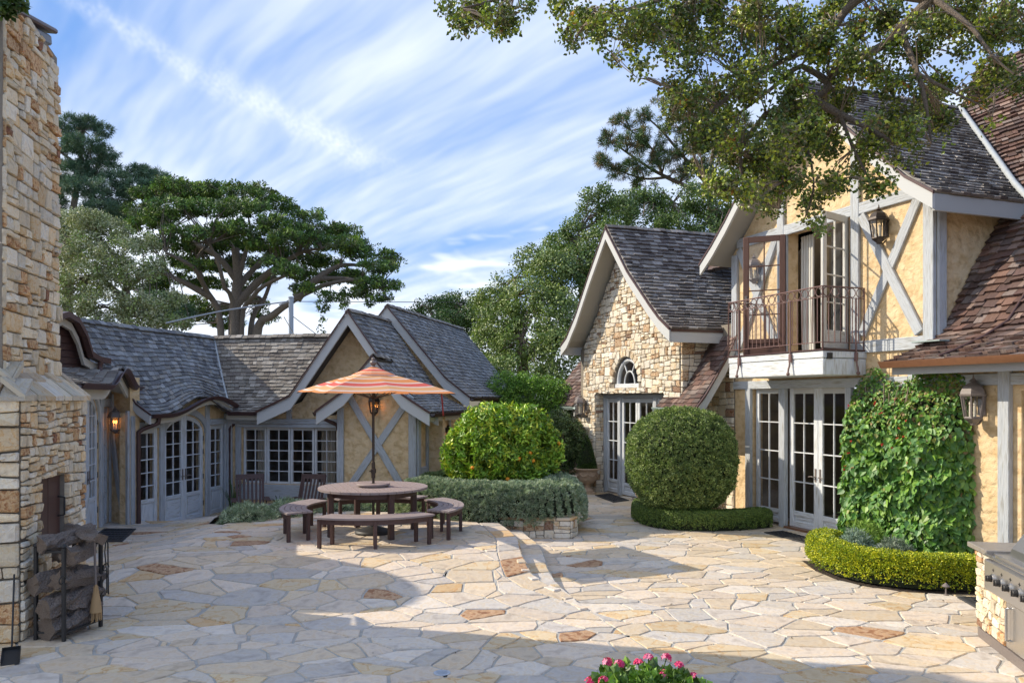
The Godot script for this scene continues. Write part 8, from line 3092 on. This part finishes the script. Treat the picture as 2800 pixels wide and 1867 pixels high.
func overhanging_oak() -> void:
	var T := Vector3(7.6, 0, -3.2)
	var o := thing("overhanging_oak", "oak branches with small dark leaves and bare twigs hanging into the top right", "tree", T)
	var limbs := [
		[[T, Vector3(7.5, 3.0, -3.4), Vector3(7.0, 5.6, -4.4), Vector3(4.00, 5.94, -6.60)], 0.3, 0.075],
		[[Vector3(4.00, 5.94, -6.60), Vector3(3.62, 5.90, -6.90), Vector3(3.45, 5.69, -7.10), Vector3(3.22, 5.55, -7.20), Vector3(3.01, 5.48, -7.30), Vector3(2.89, 5.36, -7.30), Vector3(2.87, 5.25, -7.30), Vector3(2.75, 5.17, -7.30), Vector3(2.55, 5.12, -7.30), Vector3(2.32, 5.04, -7.30)], 0.06, 0.024],
		[[Vector3(2.75, 5.17, -7.30), Vector3(2.95, 5.00, -7.20), Vector3(3.14, 4.85, -7.10), Vector3(3.36, 4.67, -7.00)], 0.045, 0.012],
		[[Vector3(2.89, 5.32, -7.30), Vector3(2.67, 5.52, -7.40), Vector3(2.50, 5.40, -7.50), Vector3(2.16, 5.15, -7.60)], 0.035, 0.012],
		[[Vector3(3.62, 5.90, -6.90), Vector3(3.15, 6.07, -7.20), Vector3(2.99, 5.88, -7.40), Vector3(2.79, 5.73, -7.50), Vector3(2.49, 5.61, -7.60), Vector3(2.12, 5.52, -7.60)], 0.06, 0.015],
		[[Vector3(3.15, 6.07, -7.20), Vector3(2.51, 6.29, -7.40), Vector3(1.71, 6.21, -7.40), Vector3(1.09, 6.00, -7.30), Vector3(0.64, 5.79, -7.20)], 0.06, 0.012],
		[[Vector3(1.71, 6.21, -7.40), Vector3(0.67, 6.17, -7.10), Vector3(0.02, 5.97, -7.00), Vector3(-0.44, 5.85, -7.00)], 0.04, 0.01],
		[[Vector3(2.49, 5.61, -7.60), Vector3(1.96, 5.23, -7.60), Vector3(1.69, 4.83, -7.50), Vector3(1.79, 4.44, -7.40)], 0.03, 0.008],
		[[Vector3(2.32, 5.04, -7.30), Vector3(2.08, 4.69, -7.30), Vector3(2.16, 4.33, -7.30), Vector3(2.40, 4.15, -7.20)], 0.028, 0.007],
		[[Vector3(2.55, 5.12, -7.30), Vector3(2.64, 4.74, -7.20), Vector3(2.68, 4.36, -7.10), Vector3(2.60, 4.05, -7.10)], 0.022, 0.006],
		[[Vector3(2.95, 5.00, -7.20), Vector3(3.03, 4.66, -7.10), Vector3(3.10, 4.41, -7.00), Vector3(3.17, 4.25, -7.00)], 0.02, 0.006],
		[[Vector3(3.62, 5.90, -6.90), Vector3(3.78, 5.51, -6.60), Vector3(3.84, 5.18, -6.40), Vector3(3.95, 5.00, -6.30)], 0.03, 0.008],
		[[Vector3(3.45, 5.69, -7.10), Vector3(3.50, 5.24, -6.90), Vector3(3.53, 4.87, -6.80), Vector3(3.56, 4.61, -6.80)], 0.035, 0.008],
		[[Vector3(3.50, 5.24, -6.90), Vector3(3.69, 5.01, -6.70), Vector3(3.85, 4.87, -6.60)], 0.02, 0.006]]
	var hubs: Array = []
	var a := Acc.new()
	var first := true
	for l: Array in limbs:
		var pts: Array = []
		for p: Vector3 in l[0]:
			pts.append(p - T)
			if not first:
				hubs.append(p - T)
		limb(a, pts, l[1], l[2], 8)
		put("trunk" if first else "branch", a, M.bark_pale, o)
		a = Acc.new()
		first = false
	var spots := [[-0.49, 5.66, -6.60, 0.12, 0.08],[-0.33, 6.03, -7.40, 0.17, 0.10],[-0.10, 5.71, -6.91, 0.15, 0.11],[0.06, 6.22, -7.71, 0.14, 0.08],[-0.22, 5.74, -7.21, 0.07, 0.05],[-0.42, 5.60, -6.72, 0.07, 0.05],[0.47, 6.10, -7.52, 0.11, 0.07],[0.47, 5.71, -7.02, 0.09, 0.07],[0.74, 6.13, -7.83, 0.17, 0.14],[0.61, 5.69, -7.33, 0.08, 0.06],[0.83, 5.62, -6.83, 0.16, 0.16],[1.05, 5.75, -7.64, 0.14, 0.12],[1.14, 5.76, -7.14, 0.18, 0.18],[1.03, 5.17, -6.64, 0.09, 0.08],[1.39, 5.95, -7.45, 0.20, 0.20],[1.38, 5.41, -6.95, 0.13, 0.13],[1.56, 5.44, -7.75, 0.13, 0.11],[1.51, 5.03, -7.26, 0.10, 0.12],[1.52, 5.04, -6.76, 0.14, 0.13],[1.74, 5.96, -7.56, 0.23, 0.23],[1.71, 5.42, -7.07, 0.18, 0.17],[1.98, 5.38, -7.87, 0.20, 0.19],[1.58, 4.91, -7.37, 0.10, 0.10],[1.62, 4.71, -6.88, 0.15, 0.14],[1.98, 4.72, -7.68, 0.17, 0.15],[1.97, 4.85, -7.18, 0.18, 0.17],[1.87, 4.21, -6.69, 0.15, 0.10],[2.26, 4.66, -7.49, 0.19, 0.16],[2.14, 4.21, -7.00, 0.14, 0.11],[2.52, 4.29, -7.80, 0.11, 0.08],[2.08, 5.76, -7.30, 0.24, 0.24],[2.01, 5.16, -6.81, 0.18, 0.18],[2.50, 5.86, -7.61, 0.23, 0.25],[2.41, 5.21, -7.11, 0.15, 0.15],[2.21, 4.59, -6.62, 0.17, 0.18],[2.68, 5.89, -7.42, 0.20, 0.20],[2.46, 4.38, -6.92, 0.13, 0.10],[2.87, 4.31, -7.73, 0.11, 0.11],[2.69, 4.08, -7.23, 0.07, 0.06],[2.59, 3.86, -6.73, 0.05, 0.04],[2.97, 4.84, -7.54, 0.16, 0.12],[2.69, 5.56, -7.04, 0.15, 0.15],[3.21, 6.22, -7.84, 0.21, 0.15],[3.09, 5.74, -7.35, 0.12, 0.10],[2.81, 4.33, -6.85, 0.11, 0.09],[3.26, 5.29, -7.65, 0.18, 0.10],[3.17, 4.72, -7.16, 0.14, 0.13],[3.05, 4.24, -6.66, 0.11, 0.09],[3.50, 5.02, -7.46, 0.18, 0.15],[3.35, 5.15, -6.97, 0.15, 0.10],[3.52, 5.59, -7.77, 0.13, 0.08],[3.57, 4.64, -7.27, 0.14, 0.10],[3.40, 4.71, -6.78, 0.13, 0.13],[3.60, 6.09, -7.58, 0.15, 0.11],[3.60, 5.51, -7.08, 0.13, 0.10],[4.17, 5.55, -7.89, 0.17, 0.15],[3.95, 5.00, -7.39, 0.10, 0.10],[3.84, 5.35, -6.89, 0.16, 0.13],[4.41, 6.02, -7.70, 0.18, 0.17],[4.20, 5.17, -7.20, 0.14, 0.09],[4.06, 5.23, -6.70, 0.16, 0.12],[4.71, 5.81, -7.51, 0.16, 0.18],[4.44, 5.25, -7.01, 0.11, 0.11],[4.82, 6.25, -7.81, 0.19, 0.13],[4.19, 6.05, -7.32, 0.12, 0.08],[4.02, 4.80, -6.82, 0.07, 0.05],[4.24, 4.91, -7.62, 0.08, 0.06],[3.13, 5.78, -7.13, 0.09, 0.07],[2.03, 5.67, -6.63, 0.22, 0.11],[1.96, 6.06, -7.43, 0.20, 0.11],[2.47, 5.03, -6.94, 0.17, 0.14],[2.96, 5.16, -7.74, 0.17, 0.13],[2.46, 4.95, -7.24, 0.18, 0.14],[2.47, 4.70, -6.75, 0.15, 0.11],[2.40, 4.64, -7.55, 0.16, 0.16],[2.47, 4.57, -7.06, 0.15, 0.14],[3.11, 5.24, -7.86, 0.15, 0.11],[3.02, 5.39, -7.36, 0.14, 0.12],[2.93, 5.34, -6.87, 0.15, 0.09],[3.43, 6.01, -7.67, 0.21, 0.14],[3.45, 5.58, -7.17, 0.14, 0.10],[3.32, 5.55, -6.68, 0.13, 0.09],[2.82, 5.27, -7.48, 0.12, 0.08],[3.70, 5.69, -6.98, 0.15, 0.15],[4.25, 6.23, -7.79, 0.17, 0.13],[3.11, 4.57, -7.29, 0.10, 0.09],[3.04, 4.75, -6.79, 0.11, 0.09],[2.99, 4.45, -7.60, 0.09, 0.09],[2.41, 4.36, -7.10, 0.13, 0.12],[1.70, 4.19, -6.60, 0.11, 0.09],[1.71, 4.60, -7.41, 0.10, 0.08],[4.15, 5.66, -6.91, 0.15, 0.15],[4.00, 5.32, -7.71, 0.13, 0.11],[3.47, 4.66, -7.22, 0.10, 0.09]]
	var blobs: Array = []
	for p: Array in spots:
		blobs.append([Vector3(p[0], p[1], p[2]) - T, Vector3(p[3], p[4], (p[3] + p[4]) * 0.55)])
	var g := crown(blobs, 470.0, 0.12, -0.02, 3.4, 111)
	a = Acc.new()
	var few_pts := PackedVector3Array()
	for j in 900:
		few_pts.append(g[0][rng.randi() % g[0].size()])
	twigs(a, Array(few_pts.slice(0, 300)), few_pts, 3200, 0.004, 0.0016, 0.36)
	twigs(a, hubs, few_pts, 700, 0.006, 0.0025, 0.6)
	put("twigs", a, M.twig, o)
	foliage(o, "crown", M.leaf, leaf_mesh(8, 0.045, 0.03, 0.055, 112, 0.15, 0.3), g[0], g[1], 0.75, 1.2, [Color(0.12, 0.17, 0.035), Color(0.08, 0.12, 0.03), Color(0.21, 0.26, 0.04), Color(0.05, 0.08, 0.022), Color(0.32, 0.35, 0.045), Color(0.14, 0.15, 0.07), Color(0.17, 0.145, 0.08)], 113, 0.8)
	var few := PackedVector3Array()
	var fn := PackedVector3Array()
	for j in 70:
		var q: int = rng.randi() % g[0].size()
		few.append(g[0][q])
		fn.append(g[1][q])
	foliage(o, "withered_leaves", M.leaf_soft, leaf_mesh(6, 0.045, 0.03, 0.04, 114, 0.0), few, fn, 0.7, 1.2, [Color(0.32, 0.12, 0.04), Color(0.4, 0.2, 0.05)], 115, 0.8)
	# a sprig near the chimney top
	var s := thing("leafy_sprig", "dark leafy sprig at the top left corner before the chimney", "branch", Vector3(-2.92, 4.71, -4.60))
	a = Acc.new()
	limb(a, [Vector3(-0.3, 0.5, 0.1), Vector3(-0.1, 0.15, 0.0), Vector3(0.02, 0.0, 0.0), Vector3(0.08, -0.04, 0.0)], 0.012, 0.003, 6)
	put("twig", a, M.twig, s)
	g = crown([[Vector3(-0.02, 0.0, 0), Vector3(0.075, 0.06, 0.06)], [Vector3(0.08, 0.0, 0), Vector3(0.05, 0.02, 0.04)]], 1500.0, 0.2, -0.6, 3.0, 116)
	foliage(s, "leaves", M.leaf, leaf_mesh(4, 0.06, 0.035, 0.02, 117), g[0], g[1], 0.7, 1.1, [Color(0.03, 0.06, 0.015), Color(0.06, 0.1, 0.02)], 118, 0.7)


func power_line() -> void:
	var base := Vector3(-9.11, 2.70, -33.00)
	var o := thing("utility_pole", "slim grey metal utility pole rising behind the cottage ridge", "pole", Vector3(base.x, -0.5, base.z))
	var a := Acc.new()
	var top: Vector3 = Vector3(-9.11, 6.54, -33.00) - o.position
	a.tube(PackedVector3Array([Vector3.ZERO, top]), PackedFloat32Array([0.12, 0.1]), 12)
	put("shaft", a, M.galv, o)
	a = Acc.new()
	a.bar(top + Vector3(-0.5, -0.25, 0), top + Vector3(0.12, -0.05, 0), 0.05, 0.05)
	a.lathe(Transform3D(Basis(), top), PackedVector2Array([V(0.1, 0.0), V(0.12, 0.02), V(0.12, 0.08), V(0.0, 0.1)]), 10)
	put("bracket", a, M.galv, o)
	var words := ["pale thick overhead cable slanting left from the pole", "thin overhead wire running right from the pole to the oaks", "thin guy wire slanting down left of the pole", "thin guy wire slanting down right of the pole"]
	var lines := [[Vector3(-12.11, 5.07, -28.00), Vector3(-11.02, 5.68, -30.00), Vector3(-10.19, 6.14, -32.00), Vector3(-9.18, 6.43, -33.00)], [Vector3(-9.11, 6.43, -33.00), Vector3(-6.20, 6.65, -35.00), Vector3(-1.57, 6.99, -38.00)], [Vector3(-9.40, 5.79, -33.00), Vector3(-8.63, 4.85, -32.00)], [Vector3(-9.04, 5.82, -33.00), Vector3(-7.82, 4.89, -33.00)]]
	for i in 4:
		var w := thing("overhead_wire", words[i], "cable", Vector3.ZERO)
		a = Acc.new()
		limb(a, lines[i], 0.035 if i == 0 else 0.016, 0.03 if i == 0 else 0.016, 6)
		put("cable", a, M.cable if i == 0 else M.cable_dark, w)


# ---------------------------------------------------------------- sky
func make_sky() -> Sky:
	# blue air with long wind-drawn cirrus, a broken vapour trail and a low bank
	var w := 3072
	var h := 1536
	var streak := FastNoiseLite.new()
	streak.seed = 5
	streak.frequency = 1.0
	streak.fractal_octaves = 4
	var veil := FastNoiseLite.new()
	veil.seed = 9
	veil.frequency = 0.35
	veil.fractal_octaves = 3
	var fine := FastNoiseLite.new()
	fine.seed = 14
	fine.frequency = 3.0
	fine.fractal_octaves = 3
	var bank := FastNoiseLite.new()
	bank.seed = 21
	bank.frequency = 2.0
	bank.fractal_octaves = 4
	var data := PackedByteArray()
	data.resize(w * h * 3)
	var wind := deg_to_rad(-38.0)
	var wx := sin(wind)
	var wz := cos(wind)
	var at := 0
	var lut := PackedByteArray()
	lut.resize(1025)
	for i in 1025:
		lut[i] = int(clampf(Color(i / 1024.0, 0, 0).linear_to_srgb().r, 0, 1) * 255.0)
	for j in h:
		var el := PI * (0.5 - (j + 0.5) / h)
		if el < -0.02:
			for i in w:
				data[at] = 112
				data[at + 1] = 106
				data[at + 2] = 96
				at += 3
			continue
		var ce := cos(el)
		var se := maxf(sin(el), 0.012)
		var low := pow(1.0 - maxf(sin(el), 0.0), 3.5)
		var br := lerpf(0.085, 0.25, low)
		var bg := lerpf(0.215, 0.42, low)
		var bb := lerpf(0.52, 0.72, low)
		for i in w:
			var az := wrapf((i + 0.5) / w * TAU, -PI, PI)
			var dx := sin(az) * ce
			var dz := cos(az) * ce
			var px := dx / (se + 0.06)
			var pz := dz / (se + 0.06)
			var u := px * wx + pz * wz
			var v := px * wz - pz * wx
			var sway := v + 0.10 * veil.get_noise_2d(u * 1.4, v * 1.4)
			var d := streak.get_noise_2d(u * 0.30 + v * 0.1, sway * 1.5) * 0.95 + fine.get_noise_2d(u * 0.30, sway * 2.2) * 0.30 + fine.get_noise_2d(u * 0.9 + 9.0, sway * 7.0) * 0.16
			var big := veil.get_noise_2d(u * 0.6 + 3.0, v * 0.9)
			var c := clampf(0.40 + d * 0.44 + big * 0.62 + clampf(-sin(az) * 0.5, -0.18, 0.30) * ce, 0.0, 1.0)
			c = lerpf(c, c * c * (3.0 - 2.0 * c), 0.6)
			c = minf(c, 0.93)
			# low rounded bank near the horizon
			var b := clampf((bank.get_noise_2d(az * 3.0, el * 16.0) * 0.12 + 0.175 - el) * 16.0, 0.0, 1.0)
			c = maxf(c, b * 0.9)
			# vapour trail
			var tx := az + 0.44
			var line := 0.387 - 0.36 * (tx) - el
			if tx > -0.25 and tx < 0.33:
				var wob := fine.get_noise_2d(tx * 5.0, 3.0) * 0.012
				var wd := lerpf(0.013, 0.03, clampf(tx * 2.5 + 0.4, 0.0, 1.0)) * (1.0 + fine.get_noise_2d(tx * 9.0, 8.0) * 0.6)
				var f := clampf(1.0 - absf(line + wob) / wd, 0.0, 1.0) * clampf((0.33 - tx) * 12.0, 0.0, 1.0) * clampf((tx + 0.25) * 6.0, 0.0, 1.0)
				f = f * f * (3.0 - 2.0 * f)
				c = minf(0.97, c + f * 0.3 * (0.7 + 0.6 * fine.get_noise_2d(tx * 60.0, el * 60.0)))
			var k := 0.80 + 0.16 * c
			data[at] = lut[int(clampf(lerpf(br, 0.72 * k, c), 0.0, 1.0) * 1024.0)]
			data[at + 1] = lut[int(clampf(lerpf(bg, 0.765 * k, c), 0.0, 1.0) * 1024.0)]
			data[at + 2] = lut[int(clampf(lerpf(bb, 0.83 * k, c), 0.0, 1.0) * 1024.0)]
			at += 3
	var im := Image.create_from_data(w, h, false, Image.FORMAT_RGB8, data)
	var pm := PanoramaSkyMaterial.new()
	pm.panorama = ImageTexture.create_from_image(im)
	var s := Sky.new()
	s.sky_material = pm
	return s


# ---------------------------------------------------------------- scene
func _ready() -> void:
	rng.seed = 20240
	var cam := Camera3D.new()
	cam.name = "camera"
	cam.projection = Camera3D.PROJECTION_FRUSTUM
	cam.keep_aspect = Camera3D.KEEP_HEIGHT
	cam.near = 0.1
	cam.size = 0.1 * 1568.0 / 1840.0
	cam.frustum_offset = Vector2(0.0, 0.1 * 130.0 / 1840.0)
	cam.far = 800.0
	cam.position = EYE
	add_child(cam)
	cam.current = true
	var env := Environment.new()
	env.background_mode = Environment.BG_SKY
	env.sky = make_sky()
	env.background_energy_multiplier = 0.80
	env.tonemap_mode = Environment.TONE_MAPPER_LINEAR
	env.tonemap_exposure = 2.1
	env.sdfgi_enabled = true
	env.ssao_enabled = true
	env.ssil_enabled = true
	var we := WorldEnvironment.new()
	we.name = "environment"
	we.environment = env
	add_child(we)
	var sun := DirectionalLight3D.new()
	sun.name = "sun"
	sun.light_color = Color(1.0, 0.95, 0.86)
	sun.light_energy = 0.84
	sun.light_angular_distance = 0.5
	sun.shadow_enabled = true
	add_child(sun)
	var dir := Vector3(3.75, -2.62, 1.02).normalized()
	sun.look_at_from_position(Vector3.ZERO, dir, Vector3.UP)

	make_materials()
	courtyard()
	left_cottage()
	chimney()
	right_house()
	stone_wing()
	settle(300)
	garden()
	trees()

	var T := Vector3(-2.23, 0.28, -12.87)
	round_table(T)
	umbrella(T)
	curved_bench("curved wooden bench nearest the camera, in front of the round table", T, -79.0, h_upper)
	curved_bench("curved wooden bench left of the round table with sunlit slats", T, 182.0, h_upper)
	curved_bench("curved wooden bench right of the round table beside the grey shrubs", T, 8.0, h_upper)
	curved_bench("curved wooden bench behind the round table, mostly hidden", T, 96.0, h_upper)
	folding_chair("slatted garden chair by the downspout below the long window's left end", Vector3(-5.55, -0.2, -17.0), 0.35)
	folding_chair("slatted garden chair below the long window, just left of the round table", Vector3(-4.42, -0.2, -17.0), -0.25)
	side_table("little slatted side table between the two garden chairs", Vector3(-5.0, -0.2, -16.6), 0.1)
	log_rack(Vector3(-4.62, 0.0, -8.35), 1.39)
	ash_shovel(Vector3(-4.72, 0.0, -7.55), 0.5)
	grill_island()
	settle(300)
	door_mat("black scroll mat before the arched doors beside the chimney", [V(-7.24, 13.6), V(-6.62, 13.6), V(-7.02, 14.95), V(-7.62, 14.95)], 0.004)
	door_mat("black scroll mat before the stone wing's glazed doors", [V(2.08, 20.1), V(2.38, 18.75), V(2.80, 19.1), V(2.5, 20.5)], 0.004)
	door_mat("black scroll mat at the double doors under the balcony", [V(4.58, 14.55), V(4.98, 13.3), V(5.35, 13.4), V(4.97, 14.72)], 0.004)
	door_mat("black scroll mat half hidden behind the stone grill counter", [V(5.46, 9.82), V(5.38, 9.1), V(6.3, 9.0), V(6.4, 9.75)], 0.004)
